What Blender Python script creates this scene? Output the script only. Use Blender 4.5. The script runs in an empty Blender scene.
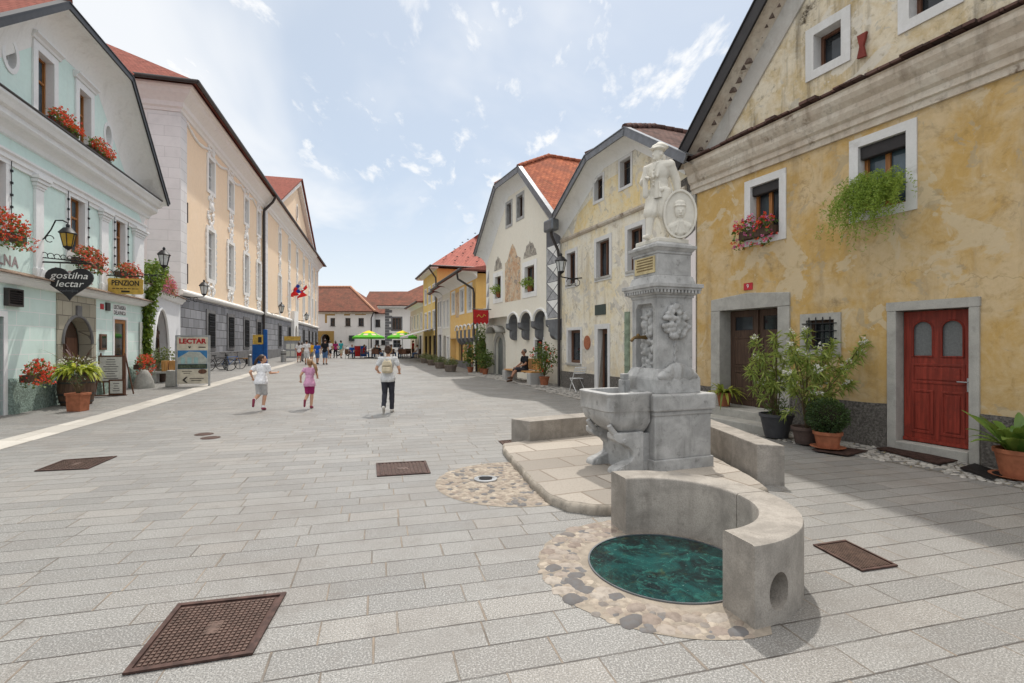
import bpy, bmesh, math, random
from mathutils import Vector, Matrix, geometry, noise as mnoise
R = math.radians
scene = bpy.context.scene
COL = scene.collection
rng = random.Random(7)
# ------------------------------------------------------------------ camera model
HZ, FPX, CX, EYE = 344.0, 500.0, 512.0, 1.70
def g(y):
    """height of the ground along the street"""
    pts = [(-50, 0), (12, 0), (19, .10), (28, .17), (38, .22), (49, .35), (88, .95), (120, 1.2), (600, 1.2)]
    for (a, za), (b, zb) in zip(pts, pts[1:]):
        if y <= b:
            return za + (zb - za) * (y - a) / (b - a)
    return 1.2
def gp(px, py, z=0.0):
    y = (EYE - z) * FPX / (py - HZ)
    return Vector(((px - CX) / FPX * y, y, z))
def gpg(px, py):
    z = 0.0
    for _ in range(12):
        p = gp(px, py, z); z = g(p.y)
    return Vector((p.x, p.y, z))

# ------------------------------------------------------------------ objects
OFF = {}
def tagp(o, label=None, cat=None, group=None, kind=None):
    if label: o['label'] = label
    if cat: o['category'] = cat
    if group: o['group'] = group
    if kind: o['kind'] = kind
    return o
def thing(name, label, cat, loc=(0, 0, 0), group=None, rz=0.0):
    o = bpy.data.objects.new(name, None)
    COL.objects.link(o)
    o.empty_display_size = .2
    o.location = loc
    o.rotation_euler = (0, 0, rz)
    OFF[o.name] = Vector(loc)
    return tagp(o, label, cat, group)
def copy_tree(o, loc, rz=None, label=None, parent=None):
    c = o.copy(); COL.objects.link(c)
    if parent is None:
        c.location = loc
        if rz is not None: c.rotation_euler = (0, 0, rz)
        if label: c['label'] = label
    else:
        c.parent = parent
    for ch in list(o.children):
        copy_tree(ch, None, parent=c)
    return c

class Fac:
    """a vertical plane: s along it, n out of it, z up"""
    def __init__(self, o, d, n):
        self.o = Vector((o[0], o[1], 0)); self.d = Vector((d[0], d[1], 0)).normalized()
        self.n = Vector((n[0], n[1], 0)).normalized()
    def P(self, s, n, z):
        p = self.o + self.d * s + self.n * n
        return Vector((p.x, p.y, z))
    def S(self, px, n=0.0):
        u = (px - CX) / FPX
        o = self.o + self.n * n
        return (u * o.y - o.x) / (self.d.x - u * self.d.y)
    def Y(self, px, n=0.0):
        s = self.S(px, n); return (self.o + self.n * n + self.d * s).y
    def Z(self, px, py, n=0.0):
        return EYE - (py - HZ) / FPX * self.Y(px, n)
    def atY(self, y):
        return (y - self.o.y) / self.d.y
def street_fac(c, k, y0, right):
    return Fac((c + k * y0, y0), (k, 1), (-1, k) if right else (1, -k))

class MB:
    def __init__(s):
        s.v = []; s.f = []; s.uv = []; s.sm = []
    def face(s, pts, uv=None, smooth=False):
        i = len(s.v); s.v.extend([Vector(p) for p in pts])
        s.f.append(tuple(range(i, i + len(pts)))); s.uv.append(uv); s.sm.append(smooth)
    def grid(s, rows, closed=False, smooth=True, uvs=None):
        """rows of equally many points"""
        i = len(s.v); m = len(rows[0])
        for r in rows: s.v.extend([Vector(p) for p in r])
        for a in range(len(rows) - 1):
            for b in range(m if closed else m - 1):
                b2 = (b + 1) % m
                s.f.append((i + a * m + b, i + a * m + b2, i + (a + 1) * m + b2, i + (a + 1) * m + b))
                s.uv.append(None); s.sm.append(smooth)
        return i
    def fan(s, pts, smooth=False):
        s.face(pts, smooth=smooth)
    def box(s, x0, x1, y0, y1, z0, z1, M=None):
        c = [(x0, y0, z0), (x1, y0, z0), (x1, y1, z0), (x0, y1, z0), (x0, y0, z1), (x1, y0, z1), (x1, y1, z1), (x0, y1, z1)]
        c = [Vector(p) for p in c]
        if M is not None: c = [M @ p for p in c]
        i = len(s.v); s.v.extend(c)
        dx, dy, dz = x1 - x0, y1 - y0, z1 - z0
        for q, uv in (((0, 3, 2, 1), [(x0, y0), (x0, y1), (x1, y1), (x1, y0)]), ((4, 5, 6, 7), [(x0, y0), (x1, y0), (x1, y1), (x0, y1)]),
                      ((0, 1, 5, 4), [(x0, z0), (x1, z0), (x1, z1), (x0, z1)]), ((1, 2, 6, 5), [(y0, z0), (y1, z0), (y1, z1), (y0, z1)]),
                      ((2, 3, 7, 6), [(x1, z0), (x0, z0), (x0, z1), (x1, z1)]), ((3, 0, 4, 7), [(y1, z0), (y0, z0), (y0, z1), (y1, z1)])):
            s.f.append(tuple(i + k for k in q)); s.uv.append(uv); s.sm.append(False)
    def fbox(s, F, s0, s1, n0, n1, z0, z1):
        M = Matrix(((F.d.x, F.n.x, 0, F.o.x), (F.d.y, F.n.y, 0, F.o.y), (0, 0, 1, 0), (0, 0, 0, 1)))
        s.box(s0, s1, n0, n1, z0, z1, M)
    def prism(s, pts, vec):
        """flat polygon pts pushed along vec"""
        pts = [Vector(p) for p in pts]; vec = Vector(vec); i = len(s.v); m = len(pts)
        s.v.extend(pts); s.v.extend([p + vec for p in pts])
        s.f.append(tuple(range(i, i + m))); s.uv.append(None); s.sm.append(False)
        s.f.append(tuple(range(i + 2 * m - 1, i + m - 1, -1))); s.uv.append(None); s.sm.append(False)
        for k in range(m):
            k2 = (k + 1) % m
            s.f.append((i + k, i + k2, i + m + k2, i + m + k)); s.uv.append(None); s.sm.append(False)
    def tube(s, path, rad, sides=8, cap=True, closed=False):
        path = [Vector(p) for p in path]
        n = len(path)
        if not hasattr(rad, '__len__'): rad = [rad] * n
        rows = []; ref = None
        for i in range(n):
            a = path[max(0, i - 1)]; b = path[min(n - 1, i + 1)]
            t = (b - a)
            if t.length < 1e-9: t = Vector((0, 0, 1))
            t.normalize()
            if ref is None:
                ref = t.orthogonal().normalized()
            ref = (ref - t * ref.dot(t))
            if ref.length < 1e-6: ref = t.orthogonal()
            ref.normalize(); bi = t.cross(ref)
            rows.append([path[i] + (ref * math.cos(2 * math.pi * k / sides) + bi * math.sin(2 * math.pi * k / sides)) * rad[i] for k in range(sides)])
        i0 = s.grid(rows, closed=True)
        if cap:
            s.f.append(tuple(i0 + k for k in range(sides))); s.uv.append(None); s.sm.append(False)
            e = i0 + (n - 1) * sides
            s.f.append(tuple(e + k for k in reversed(range(sides)))); s.uv.append(None); s.sm.append(False)
    def lathe(s, prof, c=(0, 0, 0), seg=20, smooth=True, sx=1.0, sy=1.0):
        c = Vector(c)
        rows = [[c + Vector((r * sx * math.cos(2 * math.pi * k / seg), r * sy * math.sin(2 * math.pi * k / seg), z)) for k in range(seg)] for r, z in prof]
        i0 = s.grid(rows, closed=True, smooth=smooth); n = len(prof)
        s.f.append(tuple(i0 + k for k in reversed(range(seg)))); s.uv.append(None); s.sm.append(False)
        e = i0 + (n - 1) * seg
        s.f.append(tuple(e + k for k in range(seg))); s.uv.append(None); s.sm.append(False)
    def ell(s, c, r, seg=12, rings=8, M=None, jit=0.0):
        c = Vector(c)
        if not hasattr(r, '__len__'): r = (r, r, r)
        rows = []
        for j in range(rings + 1):
            th = math.pi * j / rings
            row = []
            for k in range(seg):
                ph = 2 * math.pi * k / seg
                p = Vector((r[0] * math.sin(th) * math.cos(ph), r[1] * math.sin(th) * math.sin(ph), -r[2] * math.cos(th)))
                if jit: p *= 1 + jit * mnoise.noise((p + c) * (1.6 / max(r)))
                if M is not None: p = M @ p
                row.append(c + p)
            rows.append(row)
        i0 = len(s.v)
        s.v.append(sum(rows[0], Vector()) / seg)
        for row in rows[1:-1]: s.v.extend(row)
        s.v.append(sum(rows[-1], Vector()) / seg); last = len(s.v) - 1
        for k in range(seg):
            k2 = (k + 1) % seg
            s.f.append((i0, i0 + 1 + k2, i0 + 1 + k)); s.uv.append(None); s.sm.append(True)
            b = i0 + 1 + (rings - 2) * seg
            s.f.append((last, b + k, b + k2)); s.uv.append(None); s.sm.append(True)
        for j in range(rings - 2):
            b = i0 + 1 + j * seg
            for k in range(seg):
                k2 = (k + 1) % seg
                s.f.append((b + k, b + k2, b + seg + k2, b + seg + k)); s.uv.append(None); s.sm.append(True)
    def caps(s, a, b, ra, rb, seg=10):
        """tapered capsule"""
        a = Vector(a); b = Vector(b); t = b - a
        L = t.length
        if L < 1e-6:
            s.ell(a, ra, seg, 6); return
        t.normalize(); path = []; rad = []
        for k in range(4):
            th = math.pi / 2 * (k + .15) / 4
            path.append(a - t * ra * math.cos(th)); rad.append(ra * math.sin(th))
        for k in range(5):
            f = k / 4
            path.append(a + t * L * f); rad.append(ra + (rb - ra) * f)
        for k in range(3, -1, -1):
            th = math.pi / 2 * (k + .15) / 4
            path.append(b + t * rb * math.cos(th)); rad.append(rb * math.sin(th))
        s.tube(path, rad, seg)
    def wall(s, F, outline, holes=(), n=0.0, depth=.25, reveal=True):
        """flat wall with openings and their reveals"""
        vs = []; ed = []
        for poly in [outline] + list(holes):
            i = len(vs); vs += [Vector((p[0], p[1])) for p in poly]
            ed += [(i + k, i + (k + 1) % len(poly)) for k in range(len(poly))]
        ov, oe, of, *_ = geometry.delaunay_2d_cdt(vs, ed, [], 0, 1e-5)
        def inside(p, poly):
            r = False; m = len(poly)
            for k in range(m):
                a, b = poly[k], poly[(k + 1) % m]
                if (a[1] > p[1]) != (b[1] > p[1]) and p[0] < (b[0] - a[0]) * (p[1] - a[1]) / (b[1] - a[1]) + a[0]: r = not r
            return r
        for t in of:
            c = sum((ov[k] for k in t), Vector((0, 0))) / len(t)
            if not inside(c, outline) or any(inside(c, h) for h in holes): continue
            s.face([F.P(ov[k].x, n, ov[k].y) for k in t], [(ov[k].x, ov[k].y) for k in t])
        if reveal:
            for h in holes:
                m = len(h)
                for k in range(m):
                    a, b = h[k], h[(k + 1) % m]
                    s.face([F.P(a[0], n, a[1]), F.P(b[0], n, b[1]), F.P(b[0], n - depth, b[1]), F.P(a[0], n - depth, a[1])],
                           [(a[0], a[1]), (b[0], b[1]), (b[0] + .1, b[1]), (a[0] + .1, a[1])])
    def slab(s, F, outline, n0, n1, holes=()):
        """plate with thickness between n0 and n1 (n1 in front)"""
        s.wall(F, outline, holes, n1, n1 - n0, True)
        m = len(outline)
        for k in range(m):
            a, b = outline[k], outline[(k + 1) % m]
            s.face([F.P(a[0], n1, a[1]), F.P(b[0], n1, b[1]), F.P(b[0], n0, b[1]), F.P(a[0], n0, a[1])],
                   [(a[0], a[1]), (b[0], b[1]), (b[0] + .05, b[1]), (a[0] + .05, a[1])])
    def build(s, name, mat, parent=None, bev=0.0, solid=0.0, label=None, cat=None, group=None, kind=None, weld=True, off=None, seg=2, remesh=0.0, smooth_it=0, cuts=(), sharp=True, folds=0.0):
        if off is None:
            off = OFF.get(parent.name, Vector()) if parent is not None else Vector()
        me = bpy.data.meshes.new(name)
        me.from_pydata([p - off for p in s.v], [], s.f)
        if remesh:
            o = bpy.data.objects.new('tmp', me); COL.objects.link(o)
            m = o.modifiers.new('r', 'REMESH'); m.mode = 'VOXEL'; m.voxel_size = remesh
            if smooth_it:
                sm = o.modifiers.new('s', 'SMOOTH'); sm.iterations = smooth_it; sm.factor = .5
            bpy.context.view_layer.update()
            dg = bpy.context.evaluated_depsgraph_get()
            me2 = bpy.data.meshes.new_from_object(o.evaluated_get(dg))
            bpy.data.objects.remove(o); bpy.data.meshes.remove(me); me = me2; me.name = name
            me.materials.clear()
            if cuts:
                bm = bmesh.new(); bm.from_mesh(me)
                for co, no in cuts:
                    bmesh.ops.bisect_plane(bm, geom=bm.verts[:] + bm.edges[:] + bm.faces[:], plane_co=Vector(co) - off, plane_no=no, clear_outer=True)
                bm.to_mesh(me); bm.free()
            if folds:
                for v in me.vertices:
                    q = v.co; v.co = q + v.normal * folds * (mnoise.noise(Vector((q.x * 22, q.y * 22, q.z * 9))) + .6 * mnoise.noise(Vector((q.x * 30 + q.z * 26, q.y * 30, q.z * 34))))
            for p in me.polygons: p.use_smooth = True
        else:
            uvl = me.uv_layers.new(name='UVMap')
            for p in me.polygons:
                uv = s.uv[p.index]
                nrm = p.normal
                for li, vi in zip(p.loop_indices, p.vertices):
                    if uv is not None:
                        uvl.data[li].uv = uv[li - p.loop_start]
                    else:
                        co = me.vertices[vi].co + off
                        if abs(nrm.z) > .8: uvl.data[li].uv = (co.x, co.y)
                        elif abs(nrm.x) > abs(nrm.y): uvl.data[li].uv = (co.y, co.z)
                        else: uvl.data[li].uv = (co.x, co.z)
                p.use_smooth = s.sm[p.index]
            bm = bmesh.new(); bm.from_mesh(me)
            if weld: bmesh.ops.remove_doubles(bm, verts=bm.verts, dist=1e-5)
            bmesh.ops.recalc_face_normals(bm, faces=bm.faces)
            if solid:
                bm.normal_update()
                bmesh.ops.reverse_faces(bm, faces=[f for f in bm.faces if f.normal.z < 0])
            bm.to_mesh(me); bm.free()
            if sharp and any(s.sm): me.set_sharp_from_angle(angle=R(50))
        o = bpy.data.objects.new(name, me)
        COL.objects.link(o)
        if mat is not None: me.materials.append(mat)
        if parent is not None:
            o.parent = parent; OFF[o.name] = off
        if solid:
            m = o.modifiers.new('solid', 'SOLIDIFY'); m.thickness = solid; m.offset = -1
        if bev:
            m = o.modifiers.new('bevel', 'BEVEL'); m.width = bev; m.segments = seg; m.limit_method = 'ANGLE'; m.angle_limit = R(40)
            m.harden_normals = False
        return tagp(o, label, cat, group, kind)

def text_obj(txt, size, org, right, up, mat, name='lettering', parent=None, extrude=.004, align='CENTER', shear=0.0, offset=0.0, space=1.0, width=None, bold=0.0):
    cu = bpy.data.curves.new('t', 'FONT'); cu.body = txt; cu.size = size; cu.align_x = align; cu.align_y = 'CENTER'
    cu.extrude = extrude; cu.shear = shear; cu.offset = bold; cu.space_character = space; cu.resolution_u = 3
    o = bpy.data.objects.new('t', cu); COL.objects.link(o)
    bpy.context.view_layer.update()
    me = bpy.data.meshes.new_from_object(o.evaluated_get(bpy.context.evaluated_depsgraph_get()))
    bpy.data.objects.remove(o)
    right = Vector(right).normalized(); up = Vector(up).normalized(); nn = right.cross(up)
    off = OFF.get(parent.name, Vector()) if parent is not None else Vector()
    sx = 1.0
    if width:
        xs = [v.co.x for v in me.vertices]; sx = width / max(1e-6, max(xs) - min(xs))
    for v in me.vertices:
        v.co = Vector(org) + right * v.co.x * sx + up * v.co.y + nn * v.co.z - off
    me.materials.clear(); me.materials.append(mat)
    o = bpy.data.objects.new(name, me); COL.objects.link(o)
    if parent is not None:
        o.parent = parent; OFF[o.name] = off
    return o

# ------------------------------------------------------------------ materials
class NT:
    def __init__(s, name):
        m = bpy.data.materials.new(name); m.use_nodes = True
        s.m = m; s.t = m.node_tree; s.b = s.t.nodes['Principled BSDF']; s.out = s.t.nodes['Material Output']
    def n(s, typ, ins=None, **kw):
        nd = s.t.nodes.new(typ)
        for k, v in kw.items(): setattr(nd, k, v)
        for k, v in (ins or {}).items(): s.link(v, nd.inputs[k])
        return nd
    def link(s, v, sock):
        if isinstance(v, bpy.types.NodeSocket): s.t.links.new(v, sock)
        else: sock.default_value = v
    def math(s, op, a, b=None, c=None, clamp=False):
        nd = s.n('ShaderNodeMath', operation=op, use_clamp=clamp)
        for i, v in enumerate((a, b, c)):
            if v is not None: s.link(v, nd.inputs[i])
        return nd.outputs[0]
    def mix(s, f, a, b, blend='MIX'):
        nd = s.n('ShaderNodeMix', data_type='RGBA', blend_type=blend)
        s.link(f, nd.inputs[0])
        for v, i in ((a, 6), (b, 7)):
            if isinstance(v, tuple) and len(v) == 3: v = v + (1,)
            s.link(v, nd.inputs[i])
        return nd.outputs[2]
    def ramp(s, f, lo, hi):
        nd = s.n('ShaderNodeMapRange', interpolation_type='SMOOTHSTEP')
        s.link(f, nd.inputs[0]); nd.inputs[1].default_value = lo; nd.inputs[2].default_value = hi
        return nd.outputs[0]
    def noise(s, vec, scale, detail=4, rough=.55, dist=0.0):
        nd = s.n('ShaderNodeTexNoise', noise_dimensions='3D')
        nd.inputs['Scale'].default_value = scale; nd.inputs['Detail'].default_value = detail
        nd.inputs['Roughness'].default_value = rough; nd.inputs['Distortion'].default_value = dist
        if vec is not None: s.link(vec, nd.inputs['Vector'])
        return nd.outputs['Fac']
    def pos(s):
        return s.n('ShaderNodeNewGeometry').outputs['Position']
    def uv(s):
        return s.n('ShaderNodeTexCoord').outputs['UV']
    def obj(s):
        return s.n('ShaderNodeTexCoord').outputs['Object']
    def sep(s, v):
        nd = s.n('ShaderNodeSeparateXYZ'); s.link(v, nd.inputs[0]); return nd.outputs
    def comb(s, x=0.0, y=0.0, z=0.0):
        nd = s.n('ShaderNodeCombineXYZ')
        for i, v in enumerate((x, y, z)): s.link(v, nd.inputs[i])
        return nd.outputs[0]
    def scale(s, v, sc):
        nd = s.n('ShaderNodeVectorMath', operation='MULTIPLY'); s.link(v, nd.inputs[0]); nd.inputs[1].default_value = sc
        return nd.outputs[0]
    def bump(s, h, strength=.3, dist=.01):
        nd = s.n('ShaderNodeBump'); s.link(h, nd.inputs['Height']); nd.inputs['Strength'].default_value = strength; nd.inputs['Distance'].default_value = dist
        s.link(nd.outputs[0], s.b.inputs['Normal']); return nd
    def done(s, col, rough=.8, spec=.3, metal=0.0):
        if isinstance(col, tuple) and len(col) == 3: col = col + (1,)
        s.link(col, s.b.inputs['Base Color']); s.link(rough, s.b.inputs['Roughness'])
        s.b.inputs['Specular IOR Level'].default_value = spec; s.b.inputs['Metallic'].default_value = metal
        return s.m

def mul(c, k): return tuple(x * k for x in c)
def simple(name, c, rough=.6, spec=.3, metal=0.0, var=.15, sc=6.0, bump=0.0):
    t = NT(name); p = t.obj()
    f = t.noise(p, sc, 5, .6)
    col = t.mix(t.ramp(f, .3, .7), mul(c, 1 - var), mul(c, 1 + var))
    if bump: t.bump(t.noise(p, sc * 6, 4), bump, .004)
    return t.done(col, rough, spec, metal)
def plaster(name, c, c2=None, amt=.5, stain=(.25, .22, .18), st=.25, rough=.9, bump=.25, sc=1.0, crackpatch=None, damp=0.0, fine=0.0):
    """weathered lime plaster: c fresh, c2 where the paint has worn off, stain where it is dirty"""
    t = NT(name); p = t.pos()
    c2 = c2 or mul(c, 1.12)
    n1 = t.noise(p, .55 * sc, 8, .62, .4); n2 = t.noise(p, 1.9 * sc, 8, .66, .8); n3 = t.noise(p, 14 * sc, 6, .6)
    w = t.math('ADD', t.math('MULTIPLY', n1, .55), t.math('MULTIPLY', n2, .45))
    col = t.mix(t.ramp(w, .60 - amt * .24, .66 - amt * .10), c, c2)
    col = t.mix(t.math('MULTIPLY', t.ramp(n3, .35, .75), .16), col, mul(c, .66))
    zz = t.sep(p)
    stre = t.noise(t.comb(t.math('MULTIPLY', zz[0], 3.2), t.math('MULTIPLY', zz[1], 3.2), t.math('MULTIPLY', zz[2], .35)), 1.0, 6, .65)
    s1 = t.math('MULTIPLY', t.ramp(stre, .48, .78), st)
    s2 = t.math('MULTIPLY', t.ramp(t.noise(p, 1.1 * sc, 9, .72, .3), .56, .70), st * 1.4)
    col = t.mix(t.math('MAXIMUM', s1, s2), col, stain)
    if crackpatch:
        k = t.ramp(t.noise(p, .8 * sc, 9, .62, 1.2), .565, .585)
        col = t.mix(t.math('MULTIPLY', k, .85), col, crackpatch)
        k2 = t.ramp(t.noise(p, 2.3 * sc, 9, .66, .9), .60, .625)
        col = t.mix(t.math('MULTIPLY', k2, .7), col, mul(crackpatch, .72))
    if fine:
        f1 = t.noise(p, 5.5 * sc, 9, .72, .6)
        col = t.mix(t.math('MULTIPLY', t.ramp(f1, .52, .70), fine), col, mul(c, .55)); col = t.mix(t.math('MULTIPLY', t.ramp(f1, .48, .30), fine * .8), col, mul(c2, 1.12))
        vor = t.n('ShaderNodeTexVoronoi', {'Vector': t.n('ShaderNodeVectorMath', {0: p, 1: t.n('ShaderNodeTexNoise', {'Vector': p, 'Scale': 2.0, 'Detail': 5.0}).outputs['Color']}, operation='ADD').outputs[0], 'Scale': .75 * sc}, feature='DISTANCE_TO_EDGE').outputs['Distance']
        crk = t.math('MULTIPLY', t.math('SUBTRACT', 1.0, t.ramp(vor, .0, .010)), t.ramp(n1, .50, .60)); col = t.mix(t.math('MULTIPLY', crk, fine * .9), col, mul(c, .35))
    if damp:
        lo = t.math('SUBTRACT', 1.0, t.ramp(t.math('ADD', zz[2], t.math('MULTIPLY', n2, 1.2)), .9, 2.2))
        col = t.mix(t.math('MULTIPLY', lo, damp), col, mul(stain, 1.5))
    t.bump(t.math('ADD', t.math('MULTIPLY', n2, .9), t.math('MULTIPLY', n3, .35)), bump, .02)
    return t.done(col, rough, .15)
def stone(name, c, var=.25, rough=.8, sc=1.0, streak=.25, speck=.2, bump=.2, dark=(.10, .10, .095)):
    t = NT(name); p = t.pos(); zz = t.sep(p)
    n1 = t.noise(p, 2.2 * sc, 8, .65, .5); n2 = t.noise(p, 60 * sc, 3, .6)
    col = t.mix(t.ramp(n1, .3, .7), mul(c, 1 - var), mul(c, 1 + var))
    col = t.mix(t.math('MULTIPLY', t.ramp(n2, .4, .65), speck), col, mul(c, .45))
    st = t.noise(t.comb(t.math('MULTIPLY', zz[0], 7.0), t.math('MULTIPLY', zz[1], 7.0), t.math('MULTIPLY', zz[2], .8)), 1.0, 6, .6)
    col = t.mix(t.math('MULTIPLY', t.ramp(st, .5, .8), streak), col, dark)
    col = t.mix(t.math('MULTIPLY', t.ramp(t.noise(p, 5 * sc, 8, .7), .54, .7), streak), col, dark)
    t.bump(t.math('ADD', n1, t.math('MULTIPLY', n2, .3)), bump, .012)
    return t.done(col, rough, .25)
def leafmat(name, c1, c2, rough=.5, trans=.25):
    t = NT(name)
    r = t.n('ShaderNodeNewGeometry').outputs['Random Per Island']
    col = t.mix(r, c1, c2)
    m = t.done(col, rough, .35)
    tr = t.n('ShaderNodeBsdfTranslucent', {'Color': t.mix(.35, col, (.5, .6, .1))})
    mx = t.n('ShaderNodeMixShader', {0: trans, 1: t.b.outputs[0], 2: tr.outputs[0]})
    t.t.links.new(mx.outputs[0], t.out.inputs['Surface'])
    return m
def glass(name, tint=(.02, .024, .028), rough=.04):
    t = NT(name); p = t.pos()
    col = t.mix(t.ramp(t.noise(p, 1.3, 3), .35, .7), mul(tint, .6), mul(tint, 2.0))
    t.bump(t.noise(p, 1.1, 2), .04, .05)
    return t.done(col, rough, .55)
def tiles(name, c1, c2, c3, tw=.19, th=.17, bump=.9, moss=.2, mossc=(.09, .075, .05), guards=False):
    t = NT(name); uv = t.sep(t.uv()); p = t.pos()
    row = t.math('FLOOR', t.math('DIVIDE', uv[1], th))
    fv = t.math('FRACT', t.math('DIVIDE', uv[1], th))
    uu = t.math('ADD', t.math('DIVIDE', uv[0], tw), t.math('MULTIPLY', t.math('MODULO', row, 2.0), .5))
    idx = t.math('FLOOR', uu); fu = t.math('FRACT', uu)
    rn = t.n('ShaderNodeTexWhiteNoise', {'Vector': t.comb(idx, row, 0.0)}, noise_dimensions='2D').outputs
    col = t.mix(rn['Value'], c1, c2)
    col = t.mix(t.math('MULTIPLY', t.ramp(t.noise(p, .8, 7, .65), .4, .7), .8), col, c3)
    col = t.mix(t.math('MULTIPLY', t.ramp(t.noise(p, 2.2, 8, .7), .5, .72), moss), col, mossc)
    edge = t.math('MULTIPLY', t.math('SUBTRACT', 1.0, t.ramp(fv, 0.0, .16)), .75)
    gap = t.math('SUBTRACT', 1.0, t.ramp(t.math('MINIMUM', fu, t.math('SUBTRACT', 1.0, fu)), .01, .09))
    col = t.mix(t.math('MAXIMUM', edge, t.math('MULTIPLY', gap, .5)), col, mul(c2, .25))
    arch = t.math('SINE', t.math('MULTIPLY', fu, math.pi))
    h = t.math('ADD', t.math('SUBTRACT', 1.0, fv), t.math('MULTIPLY', arch, .45))
    t.bump(t.math('ADD', h, t.math('MULTIPLY', rn['Value'], .3)), bump, .03)
    return t.done(col, .95, .06)
def ashlar(name, c, cj, bw, bh, var=.2, jw=.012, rough=.85, bump=.6, speck=.15, vertical=False, jit=True):
    """coursed stone blocks drawn from the facade's own s,z coordinates"""
    t = NT(name); uv = t.sep(t.uv()); p = t.pos()
    row = t.math('FLOOR', t.math('DIVIDE', uv[1], bh)); fv = t.math('FRACT', t.math('DIVIDE', uv[1], bh))
    r1 = t.n('ShaderNodeTexWhiteNoise', {'W': row}, noise_dimensions='1D').outputs['Value']
    uu = t.math('ADD', t.math('DIVIDE', uv[0], bw), t.math('ADD', t.math('MULTIPLY', t.math('MODULO', row, 2.0), .5), t.math('MULTIPLY', r1, .2 if jit else 0.0)))
    idx = t.math('FLOOR', uu); fu = t.math('FRACT', uu)
    rn = t.n('ShaderNodeTexWhiteNoise', {'Vector': t.comb(idx, row, 0.0)}, noise_dimensions='2D').outputs['Value']
    du = t.math('MULTIPLY', t.math('MINIMUM', fu, t.math('SUBTRACT', 1.0, fu)), bw)
    dv = t.math('MULTIPLY', t.math('MINIMUM', fv, t.math('SUBTRACT', 1.0, fv)), bh)
    d = t.ramp(t.math('MINIMUM', du, dv), jw * .4, jw * 1.4)
    n1 = t.noise(p, 1.6, 7, .65); n2 = t.noise(p, 40, 4)
    col = t.mix(rn, mul(c, 1 - var), mul(c, 1 + var))
    col = t.mix(t.math('MULTIPLY', t.ramp(n1, .4, .75), .35), col, mul(c, .7))
    col = t.mix(t.math('MULTIPLY', t.ramp(n2, .45, .7), speck), col, mul(c, .5))
    col = t.mix(d, cj, col)
    t.bump(t.math('ADD', d, t.math('ADD', t.math('MULTIPLY', n1, .25), t.math('MULTIPLY', n2, .06))), bump, .02)
    return t.done(col, rough, .2)
def roughcast(name, c, sc=30):
    t = NT(name); p = t.pos()
    n1 = t.noise(p, sc, 4, .7); n2 = t.noise(p, 1.4, 6, .65)
    col = t.mix(t.ramp(n1, .35, .7), mul(c, .55), mul(c, 1.3))
    col = t.mix(t.math('MULTIPLY', t.ramp(n2, .45, .7), .5), col, mul(c, .55))
    t.bump(n1, .9, .03)
    return t.done(col, .95, .1)
def wood(name, c, sc=1.0, rough=.6, worn=None):
    t = NT(name); p = t.obj(); z = t.sep(p)
    gr = t.noise(t.comb(t.math('MULTIPLY', z[0], 40.0), t.math('MULTIPLY', z[1], 40.0), t.math('MULTIPLY', z[2], 2.5)), sc, 5, .6)
    col = t.mix(t.ramp(gr, .3, .7), mul(c, .65), mul(c, 1.25))
    if worn: col = t.mix(t.math('MULTIPLY', t.ramp(t.noise(p, 2.5, 7, .7), .52, .62), .7), col, worn)
    t.bump(gr, .25, .004)
    return t.done(col, rough, .3)

M = {}
M['glass'] = glass('window_glass')
M['glass_sky_tint'] = glass('window_glass_painted_sky', (.06, .09, .11), .03)  # pane colour carries a painted blue sky reflection
M['curtain'] = simple('net_curtain', (.32, .32, .31), .5, .6, var=.25, sc=3)
M['A_wall'] = plaster('ochre_plaster', (.53, .345, .125), (.60, .46, .275), .74, (.25, .18, .10), .50, sc=1.0, damp=.35, bump=.55, crackpatch=(.58, .47, .31), fine=.42)
M['A_gable'] = plaster('ochre_plaster_mouldy', (.58, .45, .25), (.72, .64, .50), .9, (.085, .068, .05), .9, sc=1.3, bump=.7, crackpatch=(.66, .61, .52), fine=.6)
M['A_trim'] = plaster('grey_limewash_cornice', (.54, .46, .37), (.64, .58, .49), .7, (.20, .15, .11), .75, sc=1.6, bump=.5, fine=.5)
M['white_frame'] = plaster('white_painted_surround', (.66, .65, .63), (.72, .71, .70), .5, (.36, .34, .31), .25, sc=2.2)
M['A_band'] = plaster('grey_rake_band', (.50, .47, .43), (.56, .54, .50), .6, (.2, .18, .15), .45, sc=1.5)
M['B_wall'] = plaster('cream_peeling_plaster', (.77, .65, .41), (.78, .73, .62), 1.0, (.36, .29, .21), .60, sc=1.3, crackpatch=(.58, .54, .48), damp=.5, bump=.6, fine=.5)
M['C_wall'] = plaster('pale_cream_render', (.83, .78, .67), (.84, .80, .70), .5, (.5, .45, .37), .12, sc=.9, bump=.12)
M['soffit'] = plaster('white_cove_render', (.83, .82, .79), (.84, .83, .81), .5, (.4, .37, .32), .22, sc=.8, bump=.1)
M['D_wall'] = plaster('orange_limewash', (.80, .52, .19), (.82, .58, .27), .5, (.45, .30, .12), .15, sc=.9, bump=.12)
M['E_wall'] = plaster('pale_grey_render', (.74, .72, .63), (.66, .64, .58), .5, (.4, .38, .33), .2, sc=.9)
M['F_wall'] = plaster('grey_white_render', (.68, .68, .67), (.62, .62, .62), .5, (.35, .35, .35), .2)
M['G_wall'] = plaster('yellow_render', (.74, .55, .20), (.76, .60, .28), .5, (.5, .38, .2), .15)
M['H_wall'] = plaster('cream_render', (.70, .62, .50), (.72, .66, .56), .5, (.5, .45, .38), .2)
M['far_wall'] = plaster('white_castle_render', (.83, .82, .80), (.85, .84, .82), .5, (.45, .42, .38), .22, sc=.5)
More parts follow.
